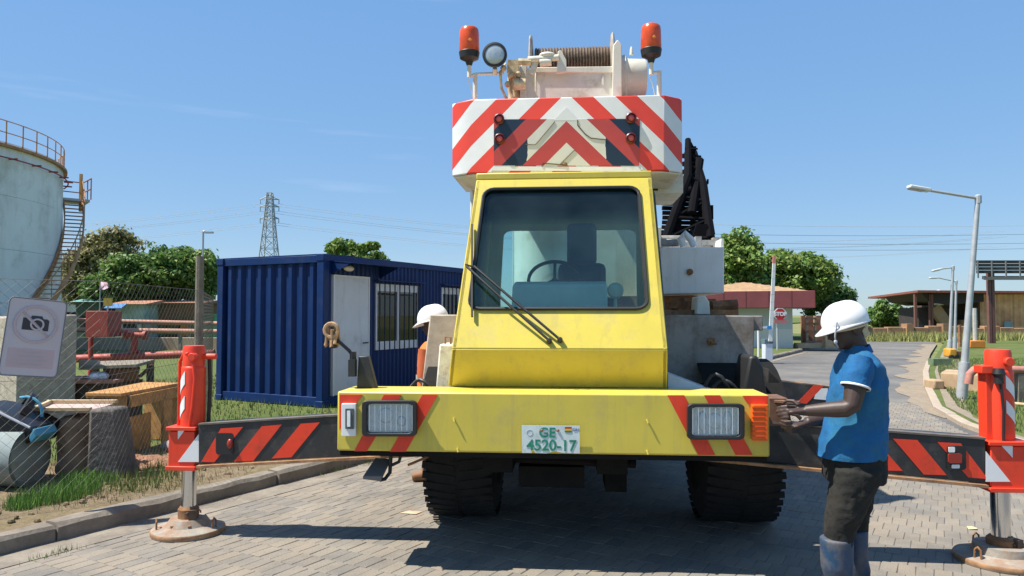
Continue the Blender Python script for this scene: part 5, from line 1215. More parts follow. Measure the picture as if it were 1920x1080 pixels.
# spiral stair climbing to the right
s0, s1 = ang0 + R(35), ang0 + R(86); NT = 34
b1, b2 = MB(), MB(); 
pin = [(s0 + (s1 - s0) * k / NT, .3 + 6.6 * k / NT) for k in range(NT + 1)]
for bb, rr in ((b1, TR + .04), (b2, TR + .80)):
    for (a, z), (a2, z2) in zip(pin, pin[1:]): bb.bar(tc_(a, rr, z), tc_(a2, rr, z2), .05, .26)
b1.build('stair_stringer', orange_s, tank); b2.build('stair_stringer', orange_s, tank)
for a, z in pin: 
    b = MB(); b.bar(tc_(a, TR + .05, z), tc_(a, TR + .79, z), .22, .035); b.build('tread', rl_, tank)
b = MB(); b.tube([tc_(a, TR + .82, z + 1.0) for a, z in pin], .025, 5); b.build('stair_handrail', orange_s, tank)
for a, z in pin[::3]: b = MB(); b.tube([tc_(a, TR + .82, z), tc_(a, TR + .82, z + 1.0)], .02, 5); b.build('stair_post', orange_s, tank)
b = MB(); b.box(tc_(s1 + R(4), TR + .6, 7.0), (1.1, 1.3, .12), rz=s1); b.build('landing', galv, tank)
b = MB(); c = tc_(s1 + R(4), TR + 1.2, 7.05)
for dz in (.5, 1.0): b.tube([tc_(s1 + R(-1), TR + 1.15, 7.05 + dz), tc_(s1 + R(9), TR + 1.15, 7.05 + dz), tc_(s1 + R(9), TR + .2, 7.05 + dz)], .03, 6)
for a_ in (-1, 4, 9): b.tube([tc_(s1 + R(a_), TR + 1.15, 7.05), tc_(s1 + R(a_), TR + 1.15, 8.05)], .03, 6)
b.build('landing_rail', rl_, tank)
b = MB(); b.bar(tc_(s1 + R(2), TR + .80, 6.5), tc_(s1 + R(2), TR + .80, 8.3), .10, .12); b.build('landing_column', M('yellow_column', (.48, .24, .06), .6), tank)
b = MB(); q = ang0 + R(22); b.box(tc_(q, TR + .02, 2.4), (.1, .8, 1.7), rz=q); b.build('shell_door', M('shell_door_grey', (.08, .09, .11), .6), tank)

# ================================================================== trees
def leaf_mat(name, c, isl=.5):
    m = M(name, c, .55, var=.1, vs=1.5, island=isl, spec=.3)
    n, l = m.node_tree.nodes, m.node_tree.links; bs = n['Principled BSDF']; tr = n.new('ShaderNodeBsdfTranslucent'); mx = n.new('ShaderNodeMixShader'); mx.inputs['Fac'].default_value = .3
    gi = n.new('ShaderNodeNewGeometry'); wn_ = n.new('ShaderNodeTexWhiteNoise'); wn_.noise_dimensions = '1D'; l.new(gi.outputs['Random Per Island'], wn_.inputs['W']); hv = n.new('ShaderNodeHueSaturation'); mh_ = n.new('ShaderNodeMapRange'); mh_.inputs['To Min'].default_value = .455; mh_.inputs['To Max'].default_value = .525; l.new(wn_.outputs['Value'], mh_.inputs['Value']); l.new(mh_.outputs['Result'], hv.inputs['Hue']); l.new(bs.inputs['Base Color'].links[0].from_socket, hv.inputs['Color']); l.new(hv.outputs['Color'], bs.inputs['Base Color'])
    src = hv.outputs['Color']; l.new(src, tr.inputs['Color']); l.new(bs.outputs[0], mx.inputs[1]); l.new(tr.outputs[0], mx.inputs[2]); l.new(mx.outputs[0], n['Material Output'].inputs['Surface']); return m
leafA, leafB, leafC, leafD = leaf_mat('leaf_green', (.10, .19, .042)), leaf_mat('leaf_olive', (.24, .235, .09)), leaf_mat('leaf_bright', (.135, .225, .045)), leaf_mat('leaf_deep', (.08, .16, .05))
def crown_mesh(name, clumps, per, leaf, mat, parent):
    cs = np.array([c[:3] for c in clumps]); rs = np.array([c[3] for c in clumps]); n = len(clumps) * per
    cc = np.repeat(cs, per, 0); rr = np.repeat(rs, per)
    d = rng.normal(size=(n, 3)); d /= np.linalg.norm(d, axis=1)[:, None]; rad = rr * np.minimum(rng.uniform(.4, 1.08, n) + (rng.random(n) < .08) * .35, 1.4)
    p = cc + d * rad[:, None] * np.array([1, 1, .72])
    nn = d + rng.normal(size=(n, 3)) * .75 + np.array([0, 0, .45]); nn /= np.linalg.norm(nn, axis=1)[:, None]
    t = np.cross(nn, rng.normal(size=(n, 3))); t /= np.linalg.norm(t, axis=1)[:, None]; bt = np.cross(nn, t)
    s = leaf * rng.uniform(.45, 1.5, n)[:, None]
    v = np.empty((n, 4, 3)); v[:, 0] = p - t * s; v[:, 1] = p + bt * s * .55; v[:, 2] = p + t * s; v[:, 3] = p - bt * s * .55
    me = bpy.data.meshes.new(name); me.vertices.add(n * 4); me.loops.add(n * 4); me.polygons.add(n)
    inv = np.array(WM[parent.name].inverted())
    vv = v.reshape(-1, 3) @ inv[:3, :3].T + inv[:3, 3]
    me.vertices.foreach_set('co', vv.ravel()); me.loops.foreach_set('vertex_index', np.arange(n * 4)); me.polygons.foreach_set('loop_start', np.arange(n) * 4); me.update(); me.materials.append(mat)
    o = bpy.data.objects.new(name, me); col.objects.link(o); o.parent = parent; WM[o.name] = WM[parent.name]; return o
barkm = M('tree_bark', (.16, .12, .085), .95, var=.3, vs=3, bump=.4, bs=8)
def tree(label, base, lobes, nclump, per, leaf, mat, group=None, crad=(.4, 1.0), cat='tree', trunk_r=.28, name='broadleaf_tree'):
    t = thing(name, label, cat, tuple(base), group=group); clumps = []
    for k in range(nclump):
        lx, ly, lz, rx, ry, rz = random.choices(lobes, [a[3] * a[5] for a in lobes])[0]
        d = V((random.gauss(0, 1), random.gauss(0, 1) - .25, random.gauss(0, 1) + .25)).normalized(); f = random.uniform(.35, 1.0) ** .5 * random.choice((1, 1, 1, 1.14, .9))
        clumps.append((lx + d.x * rx * f, ly + d.y * ry * f, lz + d.z * rz * f, random.uniform(*crad)))
    crown_mesh('crown', clumps, per, leaf, mat, t)
    b = MB(); base = V(base); fork = V((lobes[0][0], lobes[0][1], lobes[0][2])); h = (min(l[2] - l[5] for l in lobes) + .5) if name != 'bush' else base.z + .3
    h = max(h, base.z + .4); m = V((base.x, base.y, h)); b.tube([base - V((0, 0, .1)), base.lerp(m, .5) + V((.08, 0, 0)), m], [trunk_r, trunk_r * .8, trunk_r * .65], 9); b.build('trunk', barkm, t)
    for k, c in enumerate(random.sample(clumps, min(14, len(clumps)))):
        c = V(c[:3]); mm = m.lerp(c, .5) + V((0, 0, .3)); b = MB(); b.tube([m - V((0, 0, .2)), mm, c], [trunk_r * .42, trunk_r * .25, trunk_r * .08], 6); b.build('limb', barkm, t)
    return t
def lobe(px0, py0, px1, py1, D, deep=None):
    a, c = P(px0, py1, D), P(px1, py0, D); rx, rz = (c.x - a.x) / 2, (c.z - a.z) / 2
    return ((a.x + c.x) / 2, D, (a.z + c.z) / 2, rx, deep or rx, rz)
random.seed(31)
GL = 'trees beyond the field on the left'
tree('feathery olive brown tree rising highest beyond the field', (P(190, 590, 55).x, 55, 0), [lobe(125, 462, 270, 560, 55, 3), lobe(165, 430, 262, 510, 55, 2), lobe(114, 495, 180, 578, 55, 2)], 150, 120, .15, leafB, GL, (.45, .9))
tree('broad dark green tree in the middle beyond the wooden shack', (P(290, 590, 52).x, 52, 0), [lobe(205, 478, 320, 575, 52, 3), lobe(262, 465, 365, 560, 52, 3), lobe(165, 510, 250, 578, 52, 2)], 170, 130, .15, leafA, GL, (.45, .95))
tree('green tree standing just left of the blue container', (P(370, 590, 54).x, 54, 0), [lobe(325, 470, 400, 565, 54, 3), lobe(352, 478, 412, 575, 54, 3)], 110, 130, .15, leafC, GL, (.45, .9))
tree('small green treetop showing above the blue container', (P(665, 590, 40).x, 40, 0), [lobe(612, 452, 668, 505, 40, 1.2), lobe(655, 455, 718, 505, 40, 1.2), lobe(625, 470, 710, 530, 40, 1.4)], 60, 130, .12, leafC, None, (.25, .5))
GR = 'trees behind the gatehouse'
tree('tall tree close behind the crane, left of the gatehouse roof', (P(1385, 640, 46).x, 46, 0), [lobe(1330, 446, 1420, 545, 46, 3), lobe(1340, 500, 1430, 590, 46, 3)], 130, 140, .15, leafC, GR, (.45, .9))
tree('dense green tree directly over the gatehouse roof', (P(1470, 640, 48).x, 48, 0), [lobe(1400, 478, 1500, 560, 48, 3), lobe(1475, 484, 1552, 560, 48, 3)], 150, 140, .15, leafC, GR, (.45, .9))
tree('lower dark tree trailing off right of the gatehouse roof', (P(1545, 640, 50).x, 50, 0), [lobe(1500, 520, 1572, 590, 50, 2), lobe(1555, 540, 1592, 575, 50, 1.2)], 80, 130, .14, leafD, GR, (.35, .7))
tree('bushy tree behind the mud wall right of the white helmet', (P(1665, 620, 70).x, 70, 0), [lobe(1636, 572, 1685, 622, 70, 2), lobe(1665, 582, 1716, 622, 70, 2)], 80, 130, .17, leafA, None, (.5, .9))
tree('thin leafy shoot rising from the right bushy tree', (P(1650, 620, 68).x, 68, 0), [lobe(1642, 565, 1660, 610, 68, .8)], 16, 90, .15, leafA, None, (.3, .5), name='bush', cat='bush', trunk_r=.08)

# ================================================================== pylon, cables, lamps, houses far left
steel_far = M('far_grey_steel', (.34, .37, .39), .6, .2)
PD = 150.; pc = P(503, 600, PD); pyl = thing('lattice_pylon', 'grey lattice power pylon behind the blue container', 'pylon', (pc.x, PD, 0)); ptop = P(503, 362, PD).z
def pyw(z): t = z / ptop; return 2.3 * (1 - t) ** 1.1 + .45
b = MB(); lv = [ptop * f for f in (0, .14, .27, .38, .48, .57, .66, .74, .82, .90, 1.0)]
cor = lambda z, i: V((pc.x + (pyw(z) if i in (0, 1) else -pyw(z)), PD + (pyw(z) if i in (0, 3) else -pyw(z)), z))
for z0, z1 in zip(lv, lv[1:]):
    for i in range(4):
        j = (i + 1) % 4; b.tube([cor(z0, i), cor(z1, i)], .14, 4, False); b.tube([cor(z0, i), cor(z1, j)], .07, 3, False); b.tube([cor(z0, j), cor(z1, i)], .07, 3, False); b.tube([cor(z1, i), cor(z1, j)], .07, 3, False)
b.build('tower_body', steel_far, pyl, smooth=0)
arms = []
for py in (374, 388, 410):
    z = P(503, py, PD).z; b = MB(); w_ = 1.9
    for s in (-1, 1):
        tip = V((pc.x + s * w_, PD, z)); b.tube([V((pc.x, PD - .4, z + .8)), tip], .10, 4); b.tube([V((pc.x, PD - .4, z)), tip], .10, 4); b.tube([tip, tip - V((0, 0, .9))], .09, 4); arms.append(tip - V((0, 0, .9)))
    b.build('cross_arm', steel_far, pyl)
cabm = M('cable_grey', (.34, .37, .40), .7)
def cable(a, c, sag, r, label, cat='cable', group=None):
    pts = [a.lerp(c, t / 24) - V((0, 0, 4 * sag * (t / 24) * (1 - t / 24))) for t in range(25)]
    b = MB(); b.tube(pts, r, 4, False); o = b.build('power_cable', cabm); return tag(o, label, cat, group)
for k, t in enumerate(arms):
    o = cable(t, V((t.x - 130, 118, t.z - 9 + .4 * k)), 4, .028, '%s power cable running left from the pylon, tied to its %s arm tip' % (('uppermost', 'middle', 'lowest')[k // 2], ('left', 'right')[k % 2]), group='cables left of the pylon')
    o = cable(t, V((t.x + 175, 190, t.z - 1)), 5, .028, '%s power cable running right from the pylon, tied to its %s arm tip' % (('uppermost', 'middle', 'lowest')[k // 2], ('left', 'right')[k % 2]), group='cables right of the pylon')
for k, py in enumerate((428, 446, 461, 473)):
    cable(P(1290, py - 8, 100), P(2020, py - 7 - 2 * (k % 2), 112), .35, .026, '%s thin power cable crossing the sky beside the nearest street lamp' % ('highest', 'second highest', 'second lowest', 'lowest')[k], group='cables over the shed')
ll = thing('street_lamp', 'thin far street lamp just left of the blue container', 'street lamp', (P(380, 600, 45).x, 45, 0))
b = MB(); q = P(381, 434, 45); b.tube([V((q.x, 45, 0)), q], .06, 6); b.tube([q, P(384, 433, 45)], .045, 6); b.build('pole', galv, ll)
b = MB(); b.box(P(392, 436, 45), (.5, .2, .10)); b.build('lamp_head', galv, ll)
def hut(name, label, px0, px1, pyr, pye, pyb, D, wallm, roofm, depth=4., overh=.3):
    o = thing(name, label, 'hut', (P((px0 + px1) / 2, 600, D).x, D, 0)); x0, x1 = P(px0, 600, D).x, P(px1, 600, D).x; ze, zr = P(px0, pye, D).z, P(px0, pyr, D).z
    b = MB(); b.box2((x0, D, -.05), (x1, D + depth, ze)); b.build('wall', wallm, o)
    b = MB(); b.prism([V((x0 - overh, D - overh, ze)), V((x0 - overh, D + depth + overh, ze)), V((x0 - overh, D + depth / 2, max(zr, ze + .1)))], (x1 - x0 + 2 * overh, 0, 0)); b.build('roof', roofm, o)
    return o, x0, x1, ze
rf_ = M('rusty_red_roof', (.36, .17, .10), .8, var=.25, vs=.8); wl_w = M('limewash_white', (.62, .60, .54), .85, var=.1, vs=.6); teal = M('teal_sheet', (.12, .30, .28), .7, var=.2, vs=.6)
shackw = M('patchwork_boards', (.24, .10, .05), .9, var=.4, vs=1.2, dirt=(.10, .13, .06), dirt_amt=.6, ds=.9)
dkop = M('dark_opening', (.02, .02, .02), .9)
o, x0, x1, ze = hut('house', 'white walled house with brick orange roof by the tank', 96, 150, 543, 553, 595, 60, wl_w, rf_)
for f in (.3, .7): b = MB(); b.box2((x0 + (x1 - x0) * f - .4, 59.95, .9), (x0 + (x1 - x0) * f + .4, 60.02, 1.8)); b.build('window', dkop, o)
o, x0, x1, ze = hut('kiosk', 'small kiosk with teal sheet roof behind the red hose box', 142, 188, 557, 566, 596, 50, M('dark_green_boards', (.06, .09, .06), .9, var=.3), teal)
b = MB(); b.box2((x0 + .3, 49.94, .7), (x1 - .3, 50.02, 1.5)); b.build('hatch', dkop, o)
o, x0, x1, ze = hut('market_shack', 'pale turquoise fronted shack with blue awning left of the brown shack', 216, 268, 562, 570, 600, 47, M('pale_turquoise_boards', (.32, .40, .36), .85, var=.3, vs=1.5), rf_)
b = MB(); b.box2((x0 + .5, 46.94, .1), (x1 - .4, 47.02, 1.3)); b.build('doorway', dkop, o)
b = MB(); b.prism([V((x0 - .2, 46.7, ze)), V((x0 + .9, 46.7, ze)), V((x0 + .9, 46.0, ze - .3)), V((x0 - .2, 46.0, ze - .3))], (0, 0, .04)); b.build('awning', M('blue_tarp', (.05, .16, .36), .6), o)
o, x0, x1, ze = hut('wooden_shack', 'long brown patchwork shack under the dark green tree', 268, 376, 562, 568, 600, 49, shackw, M('brown_tin_roof', (.26, .13, .08), .8, var=.3, vs=.8))
for f, w_, cm in ((.06, .7, (.45, .32, .05)), (.22, .6, (.05, .16, .07)), (.42, .9, (.07, .10, .04)), (.62, .7, (.40, .16, .04)), (.82, .8, (.06, .09, .05))):
    b = MB(); xx = x0 + (x1 - x0) * f; b.box2((xx, 48.93, .2), (xx + w_, 48.99, 1.2)); b.build('painted_panel', M('panel_%02d' % int(f * 100), cm, .85, var=.3, vs=3), o)
bs = thing('yellow_board', 'small yellow advertising board on a post before the shacks', 'sign', (P(206, 600, 44).x, 44, 0))
b = MB(); q0, q1 = P(194, 574, 44), P(211, 559, 44); b.box2((q0.x, 43.97, q0.z), (q1.x, 44.03, q1.z)); b.build('board', M('sign_yellow', (.42, .28, .04), .6), bs); b = MB(); b.tube([((q0.x + q1.x) / 2, 44, 0), ((q0.x + q1.x) / 2, 44, q0.z)], .05, 6); b.build('post', steel_far, bs)
fg = thing('flag', 'faded pinkish flag on a thin pole near the big tree', 'flag', (P(190, 600, 43).x, 43, 0))
b = MB(); q = P(188, 528, 43); b.tube([(q.x, 43, 0), q], .035, 6); b.build('pole', steel_far, fg)
b = MB(); b.add([q + V((.0, 0, 0)), q + V((.35, .1, -.05)), q + V((.55, 0, -.35)), q + V((.25, -.08, -.5)), q + V((.02, 0, -.45))], [(0, 1, 2, 3, 4)]); cl_ = b.build('cloth', M('flag_pink', (.45, .30, .36), .8), fg, fixn=False); sm = cl_.modifiers.new('t', 'SOLIDIFY'); sm.thickness = .01
b = MB(); q0, q1 = P(383, 603, 46), P(402, 592, 46); b.box2((q0.x, 46, 0), (q1.x, 47, q1.z)); b.box2((q0.x - .05, 45.95, q1.z + .002), (q1.x + .05, 47.05, q1.z + .1)); single(b.build('green_bin', M('bin_green', (.02, .22, .09), .5)), 'small green bin far off beside the container', 'bin')

# ================================================================== right: gatehouse
GD = 34.0; gh = thing('gatehouse', 'small white gatehouse with maroon fascia and tiled hip roof', 'gatehouse', tuple(G(1487, 655)))
ghw = M('gatehouse_shaded_wall', (.54, .60, .60), .85, var=.08, vs=1); ghd = M('gatehouse_plinth_white', (.72, .70, .64), .85, var=.06, vs=1); maroon = M('maroon_fascia', (.19, .046, .048), .6, var=.15, vs=1.5); tile = M('clay_tile', (.37, .24, .13), .85, var=.25, vs=4, bump=.4, bs=9)  # blue-green tint of the upper wall carries its shade
cA = G(1487, 657); gx = V((-.96, .28, 0)).normalized(); gy = V((-gx.y, gx.x, 0)) * -1
if gy.y < 0: gy = -gy
def gp(a, d, z): return cA + gx * a + gy * d + V((0, 0, z))
zw = P(1487, 578, cA.y).z + .25; zm = P(1487, 617, cA.y).z; LW, DW = 4.3, 3.2
def gbox(name, mat, a0, a1, d0, d1, z0, z1, parent=gh, bevel=0.):
    b = MB(); b.hexa([gp(a, d, z) for a in (a0, a1) for d in (d0, d1) for z in (z0, z1)]); return b.build(name, mat, parent, bevel=bevel)
gbox('plinth_wall', ghd, 0, LW, 0, DW, 0, zm - .003); gbox('upper_wall', ghw, 0.003, LW - .003, .003, DW - .003, zm, zw)
gbox('roof_fascia', maroon, -.85, LW + .8, -1.0, DW + .8, P(1487, 577, cA.y).z - .02, P(1487, 545, cA.y).z - .03, bevel=.02)
for k in range(7): gbox('fascia_seam', M('maroon_dark', (.15, .03, .035), .6), -.85 + k * .95, -.82 + k * .95, -1.012, -1.0, P(1487, 577, cA.y).z - .015, P(1487, 545, cA.y).z - .035)
zr = P(1487, 545, cA.y).z - .028; b = MB(); q = [gp(-.6, -.8, zr), gp(LW + .6, -.8, zr), gp(LW + .6, DW + .6, zr), gp(-.6, DW + .6, zr)]; ap = gp(LW / 2 - .1, DW / 2, zr + .5); b.add(q + [ap], [(0, 1, 4), (1, 2, 4), (2, 3, 4), (3, 0, 4), (3, 2, 1, 0)]); rf2 = b.build('tiled_roof', tile, gh, smooth=0)
b = MB()
for i, j in ((0, 1), (3, 0), (1, 2)):
    for t in range(1, 7):
        f = t / 7; b.tube([q[i].lerp(ap, f), q[j].lerp(ap, f)], .03, 4)
b.build('tile_course', tile, rf2); rf2.children[0]['kind'] = 'stuff'
gbox('window', dkop, 2.35, 3.05, -.02, .01, zm + .62, zm + .92)
gbox('door', M('dark_door', (.035, .03, .028), .7), -.02, .01, .35, .95, .05, zw - .45)
gbox('window', dkop, -.02, .01, 1.4, 1.85, zm, zw - .45); gbox('door_leaf', M('dark_leaf', (.05, .045, .04), .7), -.03, -.021, .98, 1.2, .05, zw - .7)
gbox('door_step', concrete, -.6, -.01, .2, 1.2, 0, .12)
sh_ = thing('timber_shelter', 'rickety timber shelter with rusty sheets right of the gatehouse', 'shelter', tuple(G(1530, 655)))
D = 37.; xs = [P(x, 600, D).x for x in (1513, 1528, 1546)]
for x in xs: b = MB(); b.box2((x - .05, D - .05, 0), (x + .05, D + .05, P(0, 592, D).z)); b.build('post', plank, sh_)
for py in (597, 607, 622, 640): b = MB(); z = P(0, py, D).z; b.box2((xs[0] - .1, D - .10, z - .05), (xs[2] + .1, D - .052, z + .05)); b.build('rail', M('rusty_slat', (.30, .17, .10), .85, var=.3), sh_)
b = MB(); b.box2((xs[0] - .2, D + .2, .0), (xs[2] + .2, D + .3, P(0, 592, D).z)); b.build('back_sheet', M('rust_sheet', (.30, .13, .08), .85, var=.3, vs=2), sh_)
b = MB(); c = G(1505, 657); b.box2((c.x - .2, c.y, .1), (c.x + 1.9, c.y + .5, .32)); b.box2((c.x + .9, c.y - .3, .1), (c.x + 1.5, c.y - .003, .62)); single(b.build('timber_pile', plank), 'low pile of timber in front of the shelter', 'timber')
b = MB(); c = G(1460, 652)
for k in range(26): b.ball(c + V((random.uniform(-.6, .6), random.uniform(-.1, .1), .2 + random.uniform(-.1, .12))), .10, 6, 4)
single(b.build('flower_bush', M('yellow_green_shrub', (.26, .24, .05), .8, var=.3, vs=6)), 'little yellow green shrub at the foot of the stop sign', 'shrub')
# barrier
bd = thing('road_barrier', 'raised white road barrier arm on a pale grey cabinet', 'barrier', tuple(G(1442, 676, .1)))
D = G(1442, 676, .1).y; cabm_ = M('cabinet_grey', (.56, .60, .66), .5, var=.05)
b = MB(); x0, x1 = P(1435, 660, D).x, P(1449, 660, D).x; z0, z1 = .1, P(0, 644, D).z; b.box2((x0, D, z0), (x1, D + .35, z1)); b.build('cabinet', cabm_, bd, bevel=.01)
b = MB(); b.box2((x0 - .015, D - .015, z1 + .002), (x1 + .015, D + .365, P(0, 636, D).z)); b.build('cabinet_head', M('dark_slate', (.10, .15, .18), .5), bd)
a0, a1 = P(1444.5, 640, D - .05), P(1452, 479, D - .05); N = 11
for k in range(N):
    b = MB(); b.bar(a0.lerp(a1, k / N), a0.lerp(a1, (k + 1) / N - .002), .13 - .04 * k / N, .05, up=(0, 1, 0)); b.build('arm_section', M('barrier_red', (.60, .22, .17), .5) if k == 10 else offwhite, bd)
b = MB(); q = P(1437, 614, D - .05); b.box((q.x + .08, D - .05, q.z), (.13, .12, .10)); b.build('blue_motor', M('motor_blue', (.03, .22, .55), .5), bd); b = MB(); b.box((q.x - .06, D - .05, q.z), (.13, .08, .06)); b.build('counterpoise', offwhite, bd)
b = MB(); q = P(1422, 640, D + 2); b.tube([(q.x, D + 2, .1), (q.x, D + 2, P(0, 617, D + 2).z)], .04, 8); single(b.build('white_post', offwhite), 'slim white post left of the barrier cabinet', 'post')
# stop sign
D = 31.; ss_ = thing('stop_sign', 'red octagonal STOP sign with a red plate below on a grey post', 'sign', (P(1457, 640, D).x, D, .1))
c = P(1463, 589, D); r = 12.2 * D / FPX; oc = [V((c.x + r * math.cos(R(22.5 + 45 * k)), D, c.z + r * math.sin(R(22.5 + 45 * k)))) for k in range(8)]
b = MB(); b.prism(oc, (0, .03, 0)); b.build('sign_rim', whitefilm, ss_)
b = MB(); b.prism([c + (p - c) * .90 + V((0, -.003, 0)) for p in oc], (0, -.005, 0)); b.build('sign_face', M('stop_red', (.55, .015, .02), .45), ss_)
text_mesh('STOP', r * .80, c + V((0, -.014, -.0)), (1, 0, 0), (0, 0, 1), 'sign_letters', whitefilm, ss_, depth=.004, bold=.012)
b = MB(); q0, q1 = P(1452, 606, D), P(1475, 598, D); b.box2((q0.x, D - .005, q0.z), (q1.x, D + .02, q1.z)); b.build('lower_plate', M('faded_red_plate', (.45, .16, .15), .55), ss_)
b = MB(); q = P(1458, 603, D); b.tube([(q.x, D + .06, .05), (q.x, D + .06, c.z)], .05, 8); b.build('post', galv, ss_)

# ================================================================== right: mud wall, rusty works building, billboard
D = 47.; mud = thing('mud_wall', 'long low crumbling brown wall at the far end of the road', 'wall', (P(1700, 640, D).x, D, 0)); mudm = M('mud_block', (.36, .21, .11), .95, var=.3, vs=1.2, dirt=(.22, .14, .08), dirt_amt=.5, ds=.8, bump=.4, bs=6)
random.seed(41); px = 1560
while px < 1960:
    w_ = random.uniform(20, 30); y0 = 613 + random.uniform(-2, 3); b = MB(); x0, x1 = P(px, 600, D).x, P(px + w_ - .3, 600, D).x; b.box2((x0, D + random.uniform(0, .1), -.1), (x1, D + .5, P(0, y0, D).z)); b.build('wall_panel', mudm, mud, bevel=.03); px += w_
for pp in (1705, 1773): b = MB(); q = P(pp, 600, D); b.box2((q.x - .22, D - .12, -.1), (q.x + .22, D + .62, P(0, 607, D).z)); b.build('wall_pier', mudm, mud)
def wv():
    x = random.uniform(P(1560, 640, 46).x, P(1960, 640, 46).x); y = random.uniform(44.2, 46.8); return (x, y, -.02)
blades('tall_weeds', [wv() for _ in range(5000)], .55, .03, M('pale_weeds', (.24, .25, .08), .85, island=.45), 'tall pale weeds along the foot of the mud wall')
D = 58.; wk = thing('rusty_works', 'rust streaked corrugated works building with open canopy', 'building', (P(1800, 640, D).x, D, 0)); rs = M('rust_streaked_sheet', (.56, .36, .20), .85, var=.3, vs=.8, dirt=(.30, .12, .06), dirt_amt=.45, ds=.5, streak=((.26, .09, .04), .8, 1.4))
def corr_sheet(x0, x1, y, z0, z1, per=.5, dep=.10):
    n = int((x1 - x0) / per * 4) + 1; vs = []
    for i in range(n + 1):
        x = x0 + (x1 - x0) * i / n; d = dep * (1 if i % 4 in (1, 2) else 0); vs += [V((x, y - d, z0)), V((x, y - d, z1))]
    b = MB(); b.add(vs, [(2 * i, 2 * i + 2, 2 * i + 3, 2 * i + 1) for i in range(n)]); return b
X = lambda px: P(px, 600, D).x
Z = lambda py: P(960, py, D).z
for k in range(9):
    corr_sheet(X(1838) + k * 1.25, X(1838) + (k + 1) * 1.25 - .03, D + random.uniform(-.04, .04), -.05, Z(552)).build('wall_sheet', rs, wk, smooth=0)
b = MB(); b.box2((X(1836), D + .1, -.05), (X(1838) + 11, D + 9, Z(553))); b.build('wall_core', M('dark_inside', (.10, .06, .04), .9), wk)
b = MB(); b.hexa([V(v) for v in ((X(1706), D - 1.2, Z(549)), (X(1706), D - 1.2, Z(545)), (X(1720), D + 8, Z(556)), (X(1720), D + 8, Z(552)), (X(1960), D - 1.2, Z(551)), (X(1960), D - 1.2, Z(547)), (X(1960), D + 8, Z(556)), (X(1960), D + 8, Z(552)))]); b.build('canopy_roof', M('maroon_rust_roof', (.22, .07, .05), .8, var=.3), wk)
b = MB(); b.prism([V((X(1722), D - .5, Z(550))), V((X(1838), D - .5, Z(551))), V((X(1838), D - .5, Z(566))), V((X(1770), D - .5, Z(572))), V((X(1735), D - .5, Z(565)))], (0, 6, 0)); b.build('canopy_truss', M('black_truss', (.025, .022, .022), .8), wk)
for pp, t_ in ((1710, .08), (1740, .10), (1737, .06)): b = MB(); b.box2((X(pp) - t_, D - .6, -.05), (X(pp) + t_, D - .4, Z(552))); b.build('canopy_post', M('brown_post', (.14, .06, .045), .8), wk)
b = MB(); b.prism([V((X(1736), D + 1, -.05)), V((X(1806), D + 1, -.05)), V((X(1792), D + 1, Z(575))), V((X(1735), D + 1, Z(577)))], (0, 3, 0)); b.build('hopper', M('dark_hopper', (.035, .028, .028), .8, var=.3), wk)
b = MB(); b.bar(V((X(1758), D + .5, Z(575))), V((X(1782), D + .5, Z(610))), .8, .5, up=(0, 1, 0)); b.build('conveyor_chute', M('chute_tan', (.30, .21, .12), .8), wk)
b = MB(); b.lathe([(.35, 0), (.35, 1.0), (.1, 1.2)], V((X(1761), D, Z(572))), n=12); b.build('dust_collector', M('collector_pale', (.45, .47, .50), .6), wk)
b = MB(); b.box2((X(1800), D + 2, Z(600)), (X(1818), D + 3, Z(578))); b.build('red_drum', M('brick_red_drum', (.33, .11, .08), .8), wk)
b = MB(); b.box2((X(1815), D + .2, -.05), (X(1836), D + 4, Z(600))); b.build('low_bin', rs, wk)
b = MB(); b.box2((X(1880), D - .2, Z(617)), (X(1895), D - .12, Z(602))); b.build('blue_panel', M('blue_grey_panel', (.17, .26, .30), .6), wk)
D = 40.; bb_ = thing('billboard', 'back of a dark slatted billboard on brown steel posts', 'billboard', (P(1865, 655, D).x, D, 0)); bbm = M('billboard_brown', (.14, .065, .055), .7, var=.2)
for pp in (1857.5, 1864): b = MB(); x = P(pp, 600, D).x; b.box2((x - .075, D, 0), (x + .075, D + .2, P(0, 512, D).z)); b.build('post', bbm, bb_)
dk_ = M('billboard_black', (.03, .03, .028), .7, var=.3, vs=1)
zt5, zb5 = P(0, 488, D).z, P(0, 513, D).z; x0, x1 = P(1829, 500, D).x, P(1990, 500, D).x
for k in range(4): b = MB(); z = zb5 + (zt5 - zb5) * k / 4; b.box2((x0, D - .10, z + .01), (x1, D - .05, z + (zt5 - zb5) / 4 - .01)); b.build('slat', dk_, bb_)
for k in range(7): b = MB(); x = x0 + .05 + (x1 - x0 - .1) * k / 6; b.box2((x - .03, D - .16, zb5 - .25), (x + .03, D - .102, zt5 - .05)); b.build('strut', M('strut_grey', (.16, .16, .15), .6), bb_)
b = MB(); b.box2((x0 + .3, D - .2, zb5 - .35), (x1, D - .17, zb5 - .18)); b.build('catwalk', M('strut_grey', (.16, .16, .15), .6), bb_)
b = MB(); b.box2((P(1850, 520, D).x, D + .21, P(0, 523, D).z), (x1, D + .4, P(0, 517, D).z)); b.build('cross_beam', dk_, bb_)
